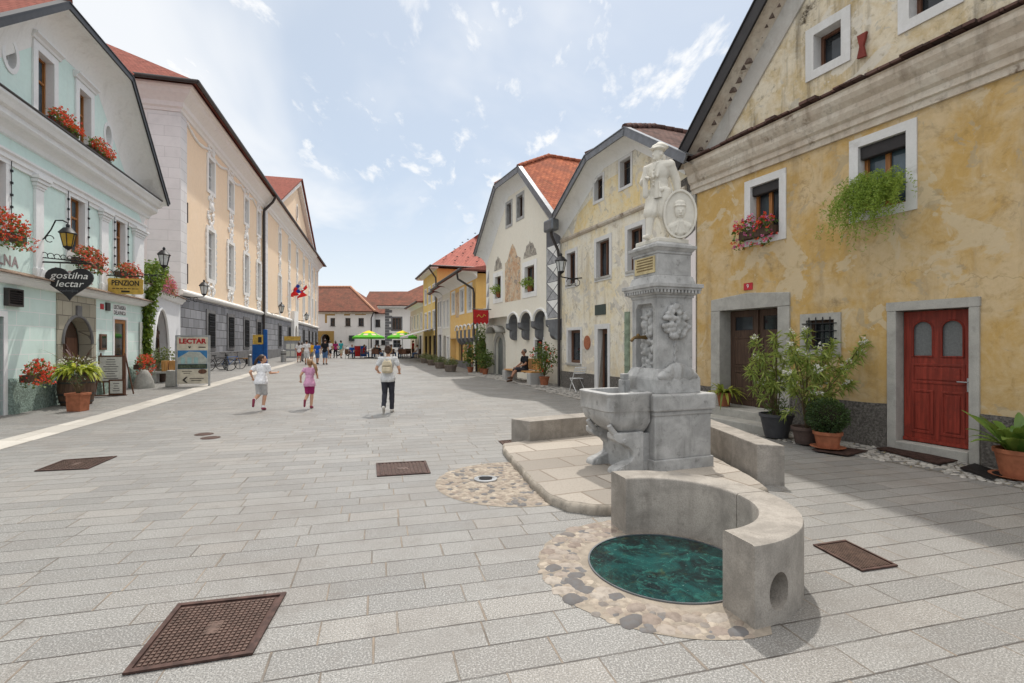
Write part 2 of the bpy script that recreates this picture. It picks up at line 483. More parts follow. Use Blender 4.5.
M['M_wall'] = plaster('apricot_render', (.86, .67, .48), (.87, .69, .51), .5, (.62, .45, .30), .12, sc=.4, bump=.06)
M['M_side'] = plaster('lilac_white_render', (.79, .72, .70), (.80, .74, .72), .5, (.52, .47, .48), .12, sc=.4, bump=.06)
M['M_quoin'] = ashlar('white_quoin', (.72, .70, .69), (.45, .43, .42), 1.6, .55, .03, .012, bump=.4, speck=.03)
M['M_trim'] = plaster('white_stucco', (.83, .81, .77), (.85, .83, .80), .5, (.5, .46, .42), .2, sc=1.2, bump=.1)
M['M_stone'] = ashlar('grey_rusticated_stone', (.27, .27, .285), (.10, .10, .105), .85, .52, .22, .022, bump=1.0, speck=.25)
M['M_plinth'] = stone('grey_plinth_stone', (.17, .165, .165), .2)
M['L_wall'] = plaster('mint_render', (.66, .81, .76), (.69, .82, .775), .5, (.5, .55, .52), .2, sc=.6, bump=.06)
M['L_block'] = ashlar('mint_scored_render', (.65, .79, .74), (.80, .82, .80), .92, .36, .03, .012, bump=-.35, speck=.03)
M['L_plinth'] = roughcast('green_roughcast', (.27, .345, .30), 22)
M['L_trim'] = plaster('white_stucco_trim', (.79, .79, .785), (.82, .82, .81), .5, (.5, .5, .5), .12, sc=1.0, bump=.05)
M['L_stone'] = ashlar('yellow_grey_portal_stone', (.36, .33, .26), (.2, .18, .15), .5, .42, .22, .012, bump=.6)
M['annex'] = plaster('white_annex_render', (.68, .68, .69), (.72, .72, .73), .5, (.5, .5, .5), .15, bump=.08)
M['wood_orange'] = wood('varnished_wood', (.36, .15, .045), rough=.4)
M['wood_dark'] = wood('dark_old_wood', (.085, .05, .034), rough=.65)
M['wood_brown'] = wood('brown_wood', (.13, .062, .038), rough=.55)
M['wood_bench'] = wood('honey_wood', (.55, .28, .10), rough=.5)
M['wood_barrel'] = wood('barrel_oak', (.115, .068, .045), rough=.7)
M['red_door'] = wood('red_paint_door', (.25, .036, .022), sc=.6, rough=.5, worn=(.17, .028, .018))
M['doorstone'] = stone('door_frame_stone', (.40, .385, .35), .14, streak=.22, speck=.22, sc=1.5)
M['roughcast'] = roughcast('grey_roughcast_plinth', (.17, .155, .14), 26)
M['metal_dark'] = simple('dark_sheet_metal', (.035, .032, .032), .45, .5, .6)
M['gutter'] = simple('brown_gutter_metal', (.05, .042, .04), .45, .5, .3)
M['zinc'] = simple('grey_sheet_metal', (.16, .17, .185), .4, .5, .6)
M['iron'] = simple('black_wrought_iron', (.018, .018, .02), .5, .5, .4)
M['shutter'] = simple('dark_roller_shutter', (.03, .026, .026), .5, .3)
M['tile_red'] = tiles('orange_red_tiles', (.47, .155, .08), (.27, .085, .05), (.24, .09, .06), bump=1.4, moss=.5)
M['tile_dark'] = tiles('dark_brown_tiles', (.15, .085, .07), (.07, .045, .04), (.16, .10, .085), bump=1.4, moss=.45, mossc=(.06, .055, .05))
M['tile_far'] = tiles('old_far_tiles', (.27, .115, .08), (.19, .085, .065), (.13, .08, .062), .25, .25, bump=1.2, moss=.85, mossc=(.085, .065, .05))
M['tile_mansion'] = tiles('mansion_tiles', (.30, .105, .08), (.20, .07, .055), (.24, .085, .065), .2, .2, bump=1.3, moss=.3)
M['tile_pink'] = tiles('new_red_tiles', (.46, .17, .135), (.38, .145, .12), (.42, .16, .13), .22, .2, moss=.08)
M['white_marble'] = stone('white_statue_stone', (.66, .625, .55), .08, .75, 3, .16, .04, .2, (.4, .37, .32))
M['fount'] = stone('grey_marble', (.41, .405, .395), .22, .65, 1.7, .55, .16, .35, (.13, .13, .12))
M['fount_warm'] = stone('inscription_plate', (.55, .45, .25), .15, .6, 3, .15)
M['concrete'] = stone('bench_concrete', (.325, .295, .26), .24, .8, 1.6, .50, .32, .35, (.155, .135, .115))
M['platform'] = ashlar('limestone_flags', (.37, .33, .285), (.22, .18, .145), .95, .52, .30, .012, bump=.5, speck=.35)
M['platform_edge'] = stone('limestone_edge', (.34, .30, .25), .3, .85, 2.5, .4, .1, .9)
M['rust'] = simple('rusty_cast_iron', (.075, .042, .034), .65, .4, .4, .4, 14, .3)
M['cobble'] = None
M['terracotta'] = simple('terracotta', (.34, .125, .065), .8, .2, 0, .2, 9, .1)
M['terracotta_dark'] = simple('dark_clay', (.10, .07, .06), .8, .2, 0, .2, 9, .1)
M['pot_grey'] = simple('dark_grey_pot', (.055, .055, .06), .55, .4)
M['soil'] = simple('soil', (.03, .022, .016), .95)
M['leaf'] = leafmat('leaf_green', (.045, .09, .018), (.12, .17, .035))
M['leaf_dark'] = leafmat('leaf_box', (.018, .04, .012), (.045, .085, .02), trans=.12)
M['leaf_fern'] = leafmat('leaf_fern', (.17, .27, .04), (.32, .42, .08), trans=.4)
M['leaf_lime'] = leafmat('leaf_lime', (.30, .36, .04), (.58, .58, .09), trans=.4)
M['leaf_yucca'] = leafmat('leaf_yellow_green', (.10, .15, .02), (.40, .38, .06), trans=.3)
M['leaf_strap'] = leafmat('leaf_aspidistra', (.05, .13, .022), (.16, .24, .045), .35)
M['leaf_olean'] = leafmat('leaf_oleander', (.14, .22, .05), (.42, .47, .12), .45, .4)
M['leaf_ivy'] = leafmat('leaf_ivy', (.05, .11, .015), (.20, .27, .03))
M['leaf_purple'] = leafmat('leaf_purple', (.06, .015, .025), (.14, .05, .06))
M['fl_red'] = leafmat('petals_red', (.62, .02, .015), (.85, .07, .04), .6, .2)
M['fl_pink'] = leafmat('petals_pink', (.62, .10, .30), (.72, .20, .42), .6, .2)
M['fl_white'] = leafmat('petals_white', (.75, .73, .66), (.82, .80, .76), .6, .2)
M['fl_salmon'] = leafmat('petals_salmon', (.60, .12, .10), (.72, .20, .14), .6, .2)
M['stem'] = simple('woody_stem', (.12, .085, .045), .8)
M['skin'] = simple('skin', (.52, .29, .19), .55, .35, var=.08)
M['skin_tan'] = simple('tanned_skin', (.36, .18, .11), .55, .35, var=.08)
def cloth(name, c, rough=.85, var=.14):
    t = NT(name); p = t.obj()
    f = t.noise(p, 9, 5, .6); w = t.noise(p, 5, 3, .5, 1.5)
    col = t.mix(t.ramp(f, .3, .7), mul(c, 1 - var), mul(c, 1 + var))
    t.bump(w, .5, .03)
    return t.done(col, rough, .15)
for nm, c in dict(white=(.74, .73, .74), palegrey=(.45, .44, .43), pink=(.58, .30, .44), magenta=(.34, .03, .13), black=(.02, .02, .024), charcoal=(.045, .045, .055),
                  yellow=(.72, .40, .03), blue=(.02, .11, .48), jeans=(.09, .16, .30), beige=(.58, .50, .36), redc=(.45, .03, .03), teal=(.05, .35, .38), grey=(.22, .22, .23), brown=(.14, .10, .07), lightgrey=(.60, .60, .60), redtop=(.6, .02, .02)).items():
    M['c_' + nm] = cloth('cloth_' + nm, c)
M['hair_dark'] = simple('dark_brown_hair', (.045, .022, .013), .5, .4, 0, .35, 30, .4)
M['hair_blonde'] = simple('dark_blonde_hair', (.24, .13, .055), .5, .4, 0, .35, 30, .4)
M['hair_black'] = simple('black_hair', (.015, .012, .01), .5, .4, 0, .3, 30, .4)
M['hair_grey'] = simple('short_grey_hair', (.12, .11, .10), .6, .3, 0, .3, 30, .4)
M['shoe_red'] = simple('magenta_trainers', (.22, .03, .06), .6)
M['shoe_white'] = simple('white_trainers', (.62, .58, .53), .6)
M['shoe_brown'] = simple('brown_sandals', (.10, .05, .03), .6)
M['shoe_black'] = simple('dark_shoes', (.03, .03, .03), .6)
M['eye'] = simple('eye_dark', (.02, .015, .012), .2, .6)
M['white_paint'] = simple('white_paint', (.72, .72, .71), .45, .4)
M['gold_sign'] = simple('gold_painted_board', (.55, .36, .07), .5, .4, 0, .18, 7)
M['black_board'] = simple('black_sign_board', (.022, .022, .024), .5, .4)
M['letter_white'] = simple('white_lettering', (.75, .74, .70), .6)
M['letter_black'] = simple('black_lettering', (.03, .025, .02), .6)
M['letter_red'] = simple('red_lettering', (.42, .025, .03), .6)
M['letter_wall'] = simple('faded_brown_lettering', (.34, .27, .27), .8)
M['letter_orange'] = simple('orange_lettering', (.70, .30, .05), .7)
M['cream_board'] = simple('cream_board', (.60, .54, .43), .6)
M['paper'] = simple('menu_paper', (.66, .66, .60), .7, var=.1, sc=14)
M['red_sign'] = simple('red_sign_paint', (.45, .03, .04), .5)
M['blue_sign'] = simple('blue_sign_paint', (.012, .09, .30), .45)
M['green_board'] = simple('dark_green_plaque', (.03, .05, .045), .4, .5)
M['green_shutter'] = simple('faded_green_paint', (.22, .27, .20), .8, var=.25)
M['brass'] = simple('worn_brass', (.16, .10, .04), .45, .5, .7)
M['lamp_amber'] = simple('amber_lamp_glass', (.42, .26, .03), .25, .5)
M['lamp_clear'] = simple('frosted_lamp_glass', (.55, .56, .55), .2, .5)
M['door_glass'] = simple('grey_frosted_glass', (.15, .155, .155), .35, .5, sc=40)
M['flag_red'] = cloth('red_flag_cloth', (.62, .03, .03)); M['flag_blue'] = cloth('blue_flag_cloth', (.03, .06, .35)); M['flag_white'] = cloth('white_flag_cloth', (.7, .7, .7))
M['bark_pot'] = simple('tub_concrete', (.22, .18, .15), .9, var=.25)
M['rail'] = simple('galvanised_steel', (.40, .41, .42), .4, .5, .7)
M['tyre'] = simple('rubber', (.02, .02, .02), .8)
M['stone_guard'] = stone('weathered_guard_stone', (.33, .32, .29), .2, .9, 2, .25)
M['parasol_green'] = cloth('green_parasol_cloth', (.10, .42, .03), .8, .1); M['parasol_yellow'] = cloth('yellow_parasol_cloth', (.72, .60, .03), .8, .1)
M['alu'] = simple('grey_pole', (.35, .35, .36), .4, .5, .5)
# ------------------------------------------------------------------ building helpers
def pxr(F, xl, xr, yt, yb, n=0.0):
    a, b = F.S(xl, n), F.S(xr, n)
    return min(a, b), max(a, b), F.Z(xl, yb, n), F.Z(xl, yt, n)
def rect(s0, s1, z0, z1): return [(s0, z0), (s1, z0), (s1, z1), (s0, z1)]
def arch_poly(s0, s1, z0, z1, k=10, pointed=False):
    r = (s1 - s0) / 2; c = (s0 + s1) / 2; out = [(s0, z0), (s1, z0)]
    h = z1 - z0; rise = min(r if not pointed else r * 1.5, h * .7)
    for i in range(k + 1):
        a = math.pi * i / k
        out.append((c + r * math.cos(a), z1 - rise + rise * math.sin(a)))
    return out
def oval(s, z, rs, rz, k=20):
    return [(s + rs * math.cos(2 * math.pi * i / k), z + rz * math.sin(2 * math.pi * i / k)) for i in range(k)]
def sweep(mb, F, s0, s1, prof, m0=0):
    rows = [[F.P(s - (m0 * n if s == s0 else 0), n, z) for n, z in prof] for s in (s0, s1)]
    mb.grid(rows, smooth=False)
    for rw in (rows if not m0 else rows[1:]): mb.face(rw)
def window(house, F, holes, s0, s1, z0, z1, depth=.2, frame=None, mull=1, trans=(), fw=.055, sur=None, surm=None, proud=.025, sill=None, pane=None, shape='rect', shutter=0.0, n=0.0, sillp=.08, name='window', slabsur=None, bars=None, label=None, sub=True):
    frame = frame or M['wood_dark']; pane = pane or M['glass']
    poly = rect(s0, s1, z0, z1) if shape == 'rect' else (arch_poly(s0, s1, z0, z1) if shape == 'arch' else oval((s0 + s1) / 2, (z0 + z1) / 2, (s1 - s0) / 2, (z1 - z0) / 2))
    c = ((s0 + s1) / 2, (z0 + z1) / 2)
    def grow(pl, d):
        out = []
        for p in pl:
            ds = p[0] - c[0]; dz = p[1] - c[1]
            if shape == 'rect': out.append((p[0] + math.copysign(d, ds), p[1] + math.copysign(d, dz)))
            else:
                out.append((c[0] + ds * (1 + d / ((s1 - s0) / 2)), c[1] + dz * (1 + d / ((z1 - z0) / 2))))
        return out
    if sur: holes.append(grow(poly, .012))
    else: holes.append(poly)
    mb = MB(); nd = n - depth
    inner = grow(poly, -fw)
    if shape == 'rect':
        mb.fbox(F, s0 + .004, s0 + fw, nd, nd + .07, z0 + .004, z1 - .004); mb.fbox(F, s1 - fw, s1 - .004, nd, nd + .07, z0 + .004, z1 - .004)
        mb.fbox(F, s0 + fw, s1 - fw, nd, nd + .068, z1 - fw, z1 - .004); mb.fbox(F, s0 + fw, s1 - fw, nd, nd + .068, z0 + .004, z0 + fw)
        for k in range(mull):
            sc = s0 + (s1 - s0) * (k + 1) / (mull + 1)
            mb.fbox(F, sc - fw * .6, sc + fw * .6, nd + .004, nd + .062, z0 + fw, z1 - fw)
        for tz in trans:
            zc = z0 + (z1 - z0) * tz
            mb.fbox(F, s0 + fw, s1 - fw, nd + .002, nd + .066, zc - fw * .5, zc + fw * .5)
    else:
        mb.slab(F, grow(poly, -.003), nd, nd + .06, [inner])
        sc = c[0]
        if mull: mb.fbox(F, sc - fw * .5, sc + fw * .5, nd + .004, nd + .05, z0 + fw, z1 - fw)
    if shutter:
        mb.fbox(F, s0 + .01, s1 - .01, nd + .075, nd + .17, z1 - shutter, z1 - .005)
    w = mb.build(name, frame, house, label=label)
    pb = MB()
    pb.wall(F, grow(poly, -.002), (), nd + .018, 0, False)
    pb.build('pane', pane, w)
    if sur:
        sb = MB()
        sb.slab(F, grow(poly, sur) if slabsur is None else slabsur, n + .001, n + proud, [poly])
        sb.wall(F, poly, [grow(poly, -.0005)], n + proud, depth + proud, True)
        sb.build('surround', surm or M['white_frame'], w)
    if sill:
        q = MB(); q.fbox(F, s0 - .08, s1 + .08, n - depth + .07, n + sillp, z0 - .07, z0 + .002)
        q.build('sill', sill, w, bev=.008)
    if shutter:
        q = MB(); q.fbox(F, s0 + .004, s1 - .004, nd + .072, nd + .19, z1 - shutter - .03, z1 - .004)
        q.build('shutter_box', M['shutter'], w, bev=.02)
    return w
def gable_profile(s0, s1, ze, sa, sb, zk, e, inset, insh):
    P = [(s0 - e, ze), (sa, zk), (sb, zk), (s1 + e, ze)]
    def off(a, b, d):
        v = Vector((b[0] - a[0], b[1] - a[1])); v.normalize(); nrm = Vector((v.y, -v.x))
        return Vector(a) + nrm * d, v
    aL, vL = off(P[0], P[1], inset); aR, vR = off(P[2], P[3], inset)
    zt = zk - insh
    def at_z(a, v, z): t = (z - a.y) / v.y; return (a.x + v.x * t, z)
    def at_s(a, v, s): t = (s - a.x) / v.x; return (s, a.y + v.y * t)
    Q = [at_s(aL, vL, s0 + .001), at_z(aL, vL, zt), at_z(aR, vR, zt), at_s(aR, vR, s1 - .001)]
    return P, Q
def gable_roof(house, F, P, Q, ov, D, hd, roofm, edgem, soffm, edge_w=.16, ridge_m=None, eave_ext=0.0, flare=0.0):
    (e0, ze), (sa, zk), (sb, _), (e1, _) = P
    sm = (sa + sb) / 2
    # top of the slopes
    kL = (zk - ze) / (sa - e0); kR = (zk - ze) / (e1 - sb)
    zr = zk + kL * (sm - sa)
    roof = MB(); th = .11
    def L(s, z): return math.hypot(s - e0, z - ze)
    def Rr(s, z): return math.hypot(e1 - s, z - ze)
    ovx = ov + .03
    roof.face([F.P(e0, ovx, ze + th), F.P(sa, ovx, zk + th), F.P(sm, -hd, zr + th), F.P(sm, -D, zr + th), F.P(e0, -D, ze + th)],
              [(ovx, 0), (ovx, L(sa, zk)), (-hd, L(sm, zr)), (-D, L(sm, zr)), (-D, 0)])
    roof.face([F.P(e1, ovx, ze + th), F.P(sb, ovx, zk + th), F.P(sm, -hd, zr + th), F.P(sm, -D, zr + th), F.P(e1, -D, ze + th)],
              [(ovx, 0), (ovx, Rr(sb, zk)), (-hd, Rr(sm, zr)), (-D, Rr(sm, zr)), (-D, 0)])
    hl = math.hypot(hd + ovx, zr - zk)
    roof.face([F.P(sa, ovx, zk + th), F.P(sb, ovx, zk + th), F.P(sm, -hd, zr + th)], [(sa, 0), (sb, 0), (sm, hl)])
    rf = roof.build('roof', roofm, house, solid=.06)
    # ridge caps
    rc = MB()
    for a, b in ((F.P(sa, ovx, zk + th), F.P(sm, -hd, zr + th)), (F.P(sb, ovx, zk + th), F.P(sm, -hd, zr + th)), (F.P(sm, -hd, zr + th), F.P(sm, -D, zr + th))):
        n = max(3, int((b - a).length / .34))
        for i in range(n):
            p = a.lerp(b, i / n); q = a.lerp(b, (i + 1.12) / n)
            rc.tube([p + Vector((0, 0, .01)), q + Vector((0, 0, .045))], [.10, .085], 8)
    rc.build('ridge_tiles', ridge_m or roofm, rf)
    # edge boards in sheet metal
    eb = MB()
    pts = [P[0], P[1], P[2], P[3]]
    for a, b in zip(pts, pts[1:]):
        v = Vector((b[0] - a[0], b[1] - a[1])).normalized(); nr = Vector((-v.y, v.x))
        a2 = Vector(a) - v * .03; b2 = Vector(b) + v * .03
        lo = -edge_w * .6; hi = max(edge_w * .55, .08)
        eb.prism([F.P(a2.x + nr.x * lo, ov + .01, a2.y + nr.y * lo), F.P(b2.x + nr.x * lo, ov + .01, b2.y + nr.y * lo), F.P(b2.x + nr.x * hi, ov + .01, b2.y + nr.y * hi), F.P(a2.x + nr.x * hi, ov + .01, a2.y + nr.y * hi)], F.n * .05)
        eb.prism([F.P(a2.x + nr.x * hi, ov - .12, a2.y + nr.y * hi), F.P(b2.x + nr.x * hi, ov - .12, b2.y + nr.y * hi), F.P(b2.x + nr.x * (hi + .03), ov - .12, b2.y + nr.y * (hi + .03)), F.P(a2.x + nr.x * (hi + .03), ov - .12, a2.y + nr.y * (hi + .03))], F.n * .2)
    eb.build('roof_edge', edgem, house)
    if soffm is not None:
        so = MB(); K = 7; rows = []
        for t in range(K + 1):
            a = t / K * math.pi / 2; f = math.sin(a); h = 1 - math.cos(a)
            rows.append([F.P(q[0] + (p[0] - q[0]) * f, .002 + ov * h, q[1] + (p[1] - .06 - q[1]) * f) for p, q in zip(P, Q)])
        so.grid(rows, smooth=True)
        so.build('soffit', soffm, house)
    return rf, zr
def shell(house, F, s0, s1, D, zt, mat, ztop=None, name='side_wall'):
    mb = MB()
    for s in (s0, s1):
        mb.face([F.P(s, 0, -.3), F.P(s, -D, -.3), F.P(s, -D, zt), F.P(s, 0, zt)], [(0, -.3), (D, -.3), (D, zt), (0, zt)])
    ol = [F.P(s0, -D, -.3), F.P(s1, -D, -.3), F.P(s1, -D, zt)] + ([F.P((s0 + s1) / 2, -D, ztop)] if ztop else []) + [F.P(s0, -D, zt)]
    mb.face(ol)
    return mb.build(name, mat, house)
def downpipe(house, pts, r=.05, mat=None):
    mb = MB(); mb.tube(pts, r, 8)
    for k in range(int(pts[-1].z) + 1, int(max(p.z for p in pts)), 2):
        pass
    return mb.build('downpipe', mat or M['gutter'], house)
def door_leaf(house, F, s0, s1, z0, z1, n, mat, panels=(), glass_panes=(), name='door', gmat=None, handle=None, th=.05, label=None):
    mb = MB()
    mb.slab(F, rect(s0, s1, z0, z1), n - th, n, [g_ for g_ in glass_panes])
    for a, b, c, d in panels:          # raised and fielded panels
        mb.slab(F, rect(a, b, c, d), n + .001, n + .012, [rect(a + .035, b - .035, c + .035, d - .035)])
        mb.fbox(F, a + .06, b - .06, n - .002, n + .014, c + .06, d - .06)
    d_ = mb.build(name, mat, house, bev=.004, label=label)
    if glass_panes:
        q = MB()
        for gpn in glass_panes: q.wall(F, gpn, (), n - th * .6, 0, False)
        q.build('door_glass', gmat or M['glass'], d_)
    if handle:
        q = MB(); hs, hz, dr = handle
        q.tube([F.P(hs, n, hz), F.P(hs, n + .05, hz)], .011, 8); q.tube([F.P(hs, n + .05, hz), F.P(hs + dr * .12, n + .05, hz)], .010, 8)
        q.fbox(F, hs - .02, hs + .02, n, n + .008, hz - .14, hz + .06)
        q.build('handle', M['rail'], d_)
    return d_

# ------------------------------------------------------------------ ground, sky, light, camera
def make_ground():
    t = NT('granite_paving'); p = t.pos(); z = t.sep(p)
    c, s_ = .9659, .2588
    u = t.math('ADD', t.math('MULTIPLY', z[0], c), t.math('MULTIPLY', z[1], s_))
    v = t.math('ADD', t.math('MULTIPLY', z[0], -s_), t.math('MULTIPLY', z[1], c))
    wob = t.noise(p, .5, 2)
    v = t.math('ADD', v, t.math('MULTIPLY', wob, .03))
    H = .252
    row = t.math('FLOOR', t.math('DIVIDE', v, H)); fv = t.math('FRACT', t.math('DIVIDE', v, H))
    r1 = t.n('ShaderNodeTexWhiteNoise', {'W': row}, noise_dimensions='1D').outputs
    ln = t.math('ADD', .46, t.math('MULTIPLY', r1['Value'], .20))
    r2 = t.n('ShaderNodeTexWhiteNoise', {'W': t.math('ADD', row, 91.3)}, noise_dimensions='1D').outputs['Value']
    uw = t.math('ADD', u, t.math('MULTIPLY', t.noise(t.comb(t.math('MULTIPLY', u, 1.1), t.math('MULTIPLY', row, 3.7), 0.0), 1.0, 1), .55))
    uu = t.math('ADD', t.math('DIVIDE', uw, ln), t.math('MULTIPLY', r2, 9.0))
    idx = t.math('FLOOR', uu); fu = t.math('FRACT', uu)
    du = t.math('MULTIPLY', t.math('MINIMUM', fu, t.math('SUBTRACT', 1.0, fu)), ln)
    dv = t.math('MULTIPLY', t.math('MINIMUM', fv, t.math('SUBTRACT', 1.0, fv)), H)
    d = t.math('MINIMUM', du, dv)
    edge = t.math('ADD', .0005, t.math('MULTIPLY', t.noise(p, 9, 4), .005))
    nd = t.n('ShaderNodeMapRange', interpolation_type='SMOOTHSTEP'); t.link(d, nd.inputs[0]); t.link(edge, nd.inputs[1]); t.link(t.math('ADD', edge, .005), nd.inputs[2])
    joint = nd.outputs[0]
    rn = t.n('ShaderNodeTexWhiteNoise', {'Vector': t.comb(idx, row, 3.0)}, noise_dimensions='3D').outputs
    col = t.mix(rn['Value'], (.168, .162, .151), (.25, .24, .222))
    warm = t.math('MULTIPLY', t.ramp(t.sep(rn['Color'])[1], .72, 1.0), .35)
    col = t.mix(warm, col, (.33, .29, .245))
    sp = t.noise(p, 118, 3, .7); sp2 = t.noise(p, 88, 3, .7)
    col = t.mix(t.math('MULTIPLY', t.ramp(sp, .46, .60), .78), col, (.07, .07, .072))
    col = t.mix(t.math('MULTIPLY', t.ramp(sp2, .50, .61), .62), col, (.46, .45, .43))
    n1 = t.noise(p, .7, 9, .68, .4); n2 = t.noise(p, .13, 5, .6); n3 = t.noise(p, 4.5, 8, .7)
    col = t.mix(t.math('MULTIPLY', t.ramp(n1, .44, .66), .55), col, (.17, .155, .14))
    col = t.mix(t.math('MULTIPLY', t.ramp(n3, .54, .68), .45), col, (.15, .135, .12))
    col = t.mix(t.math('MULTIPLY', t.ramp(n2, .45, .65), .12), col, (.36, .35, .335))
    jc = t.mix(t.ramp(t.noise(p, 1.6, 6, .7), .35, .68), (.26, .20, .145), (.07, .06, .05))
    jc = t.mix(t.ramp(t.math('SUBTRACT', du, dv), -.002, .006), jc, (.055, .045, .038))
    jstr = t.math('MULTIPLY', t.math('SUBTRACT', 1.0, joint), t.math('ADD', .55, t.math('MULTIPLY', t.ramp(t.noise(p, 2.3, 4), .3, .6), .45)))
    col = t.mix(jstr, col, jc)
    # chewing gum and oil specks
    vo = t.n('ShaderNodeTexVoronoi', {'Vector': p, 'Scale': 1.3}, feature='F1')
    spot = t.math('MULTIPLY', t.math('SUBTRACT', 1.0, t.ramp(vo.outputs['Distance'], .018, .032)), t.ramp(t.sep(vo.outputs['Color'])[0], .45, .55))
    col = t.mix(t.math('MULTIPLY', spot, .7), col, (.06, .055, .05))
    h = t.math('ADD', t.math('MULTIPLY', joint, 1.0), t.math('ADD', t.math('MULTIPLY', rn['Value'], .25), t.math('ADD', t.math('MULTIPLY', sp2, .22), t.math('MULTIPLY', n3, .25))))
    t.bump(h, .55, .010)
    mat = t.done(col, t.math('ADD', .42, t.math('MULTIPLY', n1, .3)), .55)
    mb = MB()
    ys = [-60, -10, 0, 4, 8, 12, 15, 19, 23, 28, 33, 38, 43, 49, 60, 70, 80, 88, 100, 120, 250, 600]
    xs = [-400, -100, -40, -20, -8, 0, 8, 20, 60, 400]
    mb.grid([[(x, y, g(y)) for x in xs] for y in ys], smooth=False)
    mb.build('ground', mat, None, kind='structure')
make_ground()

def ground_sheet(name, polys, mat, dz=.004, kind='structure', **kw):
    mb = MB()
    for poly in polys: mb.face([(x, y, g(y) + dz) for x, y in poly])
    return mb.build(name, mat, None, kind=kind, **kw)

# world
w = bpy.data.worlds.new('World'); scene.world = w; w.use_nodes = True
SUN_EL, SUN_AZ = R(60), math.atan2(.20, .98)       # azimuth measured from +Y towards +X
def sky():
    nt = w.node_tree; nt.nodes.clear()
    out = nt.nodes.new('ShaderNodeOutputWorld'); bg = nt.nodes.new('ShaderNodeBackground')
    sk = nt.nodes.new('ShaderNodeTexSky'); sk.sky_type = 'NISHITA'; sk.sun_disc = False
    sk.sun_elevation = SUN_EL; sk.sun_rotation = SUN_AZ
    sk.air_density = 1.0; sk.dust_density = 1.2; sk.ozone_density = 1.4; sk.altitude = 400
    t = NT.__new__(NT); t.t = nt
    tc = nt.nodes.new('ShaderNodeTexCoord').outputs['Generated']
    z = t.sep(tc)
    zz = t.math('MAXIMUM', z[2], .03)
    up = t.math('ADD', zz, .12)
    flat = t.comb(t.math('DIVIDE', z[0], up), t.math('DIVIDE', z[1], up), 0.0)
    big = t.noise(t.scale(flat, (1.0, .55, 1)), 1.15, 3, .55, .3)
    med = t.noise(t.scale(flat, (1.9, .85, 1)), 3.6, 9, .60, .25)
    hazy = t.noise(t.scale(flat, (.6, .35, 1)), 1.4, 5, .55, .6)
    puff = t.math('MULTIPLY', t.ramp(med, .53, .66), t.ramp(big, .36, .50))
    left = t.ramp(t.math('MULTIPLY', z[0], -1.0), .12, .55)
    puff = t.math('MULTIPLY', puff, t.ramp(z[2], .14, .36))
    veil = t.math('MULTIPLY', t.ramp(t.math('ADD', hazy, t.math('MULTIPLY', left, .16)), .46, .70), .75)
    cl = t.math('MAXIMUM', t.math('MULTIPLY', puff, .9), veil)
    low = t.math('SUBTRACT', 1.0, t.ramp(z[2], .0, .30))
    cl = t.math('MAXIMUM', cl, t.math('MULTIPLY', low, .55))
    skyc = t.mix(.62, sk.outputs[0], SKY_TINT)
    col = t.mix(cl, skyc, CLOUD)
    # extra brightness added to the unseen sky overhead, fills the shade
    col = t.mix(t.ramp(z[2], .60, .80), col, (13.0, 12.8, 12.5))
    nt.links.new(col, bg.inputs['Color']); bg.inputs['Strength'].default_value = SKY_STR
    nt.links.new(bg.outputs[0], out.inputs['Surface'])
SKY_STR = .15; CLOUD = (6.9, 6.95, 7.0); SKY_TINT = (4.85, 5.3, 5.6)
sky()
sl = bpy.data.lights.new('sun', 'SUN'); sl.energy = 2.9; sl.angle = R(1.2); sl.color = (1.0, .955, .88)
so = bpy.data.objects.new('sun', sl); COL.objects.link(so)
sd = Vector((math.sin(SUN_AZ) * math.cos(SUN_EL), math.cos(SUN_AZ) * math.cos(SUN_EL), math.sin(SUN_EL)))
so.rotation_euler = (-sd).to_track_quat('-Z', 'Y').to_euler(); so.location = sd * 60
cam = bpy.data.cameras.new('camera'); co = bpy.data.objects.new('camera', cam); COL.objects.link(co)
cam.sensor_width = 36; cam.lens = 36 * FPX / 1024; cam.clip_end = 2000; cam.clip_start = .05
cam.shift_y = (HZ - 341.5) / 1024
co.location = (0, 0, EYE); co.rotation_euler = (R(90), 0, 0)
scene.camera = co
scene.view_settings.view_transform = 'Standard'; scene.view_settings.look = 'None'; scene.view_settings.exposure = 0
scene.render.engine = 'CYCLES'
# ------------------------------------------------------------------ the right-hand row of houses
FA = street_fac(9.53, -.424, 12.2, True)
FB = street_fac(9.03, -.384, 12.2, True)
FC = street_fac(10.14, -.444, 18.7, True)
FD = street_fac(7.2, -.334, 27.5, True)
UPZ = Vector((0, 0, 1))

def cobble_mat(name, c1, c2, c3):
    t = NT(name); p = t.pos()
    r = t.n('ShaderNodeNewGeometry').outputs['Random Per Island']
    wn = t.n('ShaderNodeTexWhiteNoise', {'W': t.math('MULTIPLY', r, 97.0)}, noise_dimensions='1D').outputs
    col = t.mix(r, c1, c2)
    col = t.mix(t.ramp(wn['Value'], .7, .85), col, c3)
    n = t.noise(p, 22, 6, .65)
    col = t.mix(t.math('MULTIPLY', t.ramp(n, .4, .7), .5), col, mul(c1, .5))
    t.bump(n, .25, .006)
    return t.done(col, .75, .25)
M['cobble'] = cobble_mat('river_cobbles', (.33, .31, .28), (.47, .43, .38), (.15, .145, .14))
M['cobble_warm'] = cobble_mat('warm_cobbles', (.45, .36, .27), (.52, .45, .37), (.17, .14, .13))
M['bedding'] = stone('sandy_mortar_bed', (.28, .24, .195), .2, .9, 3, .2, .12, .5)
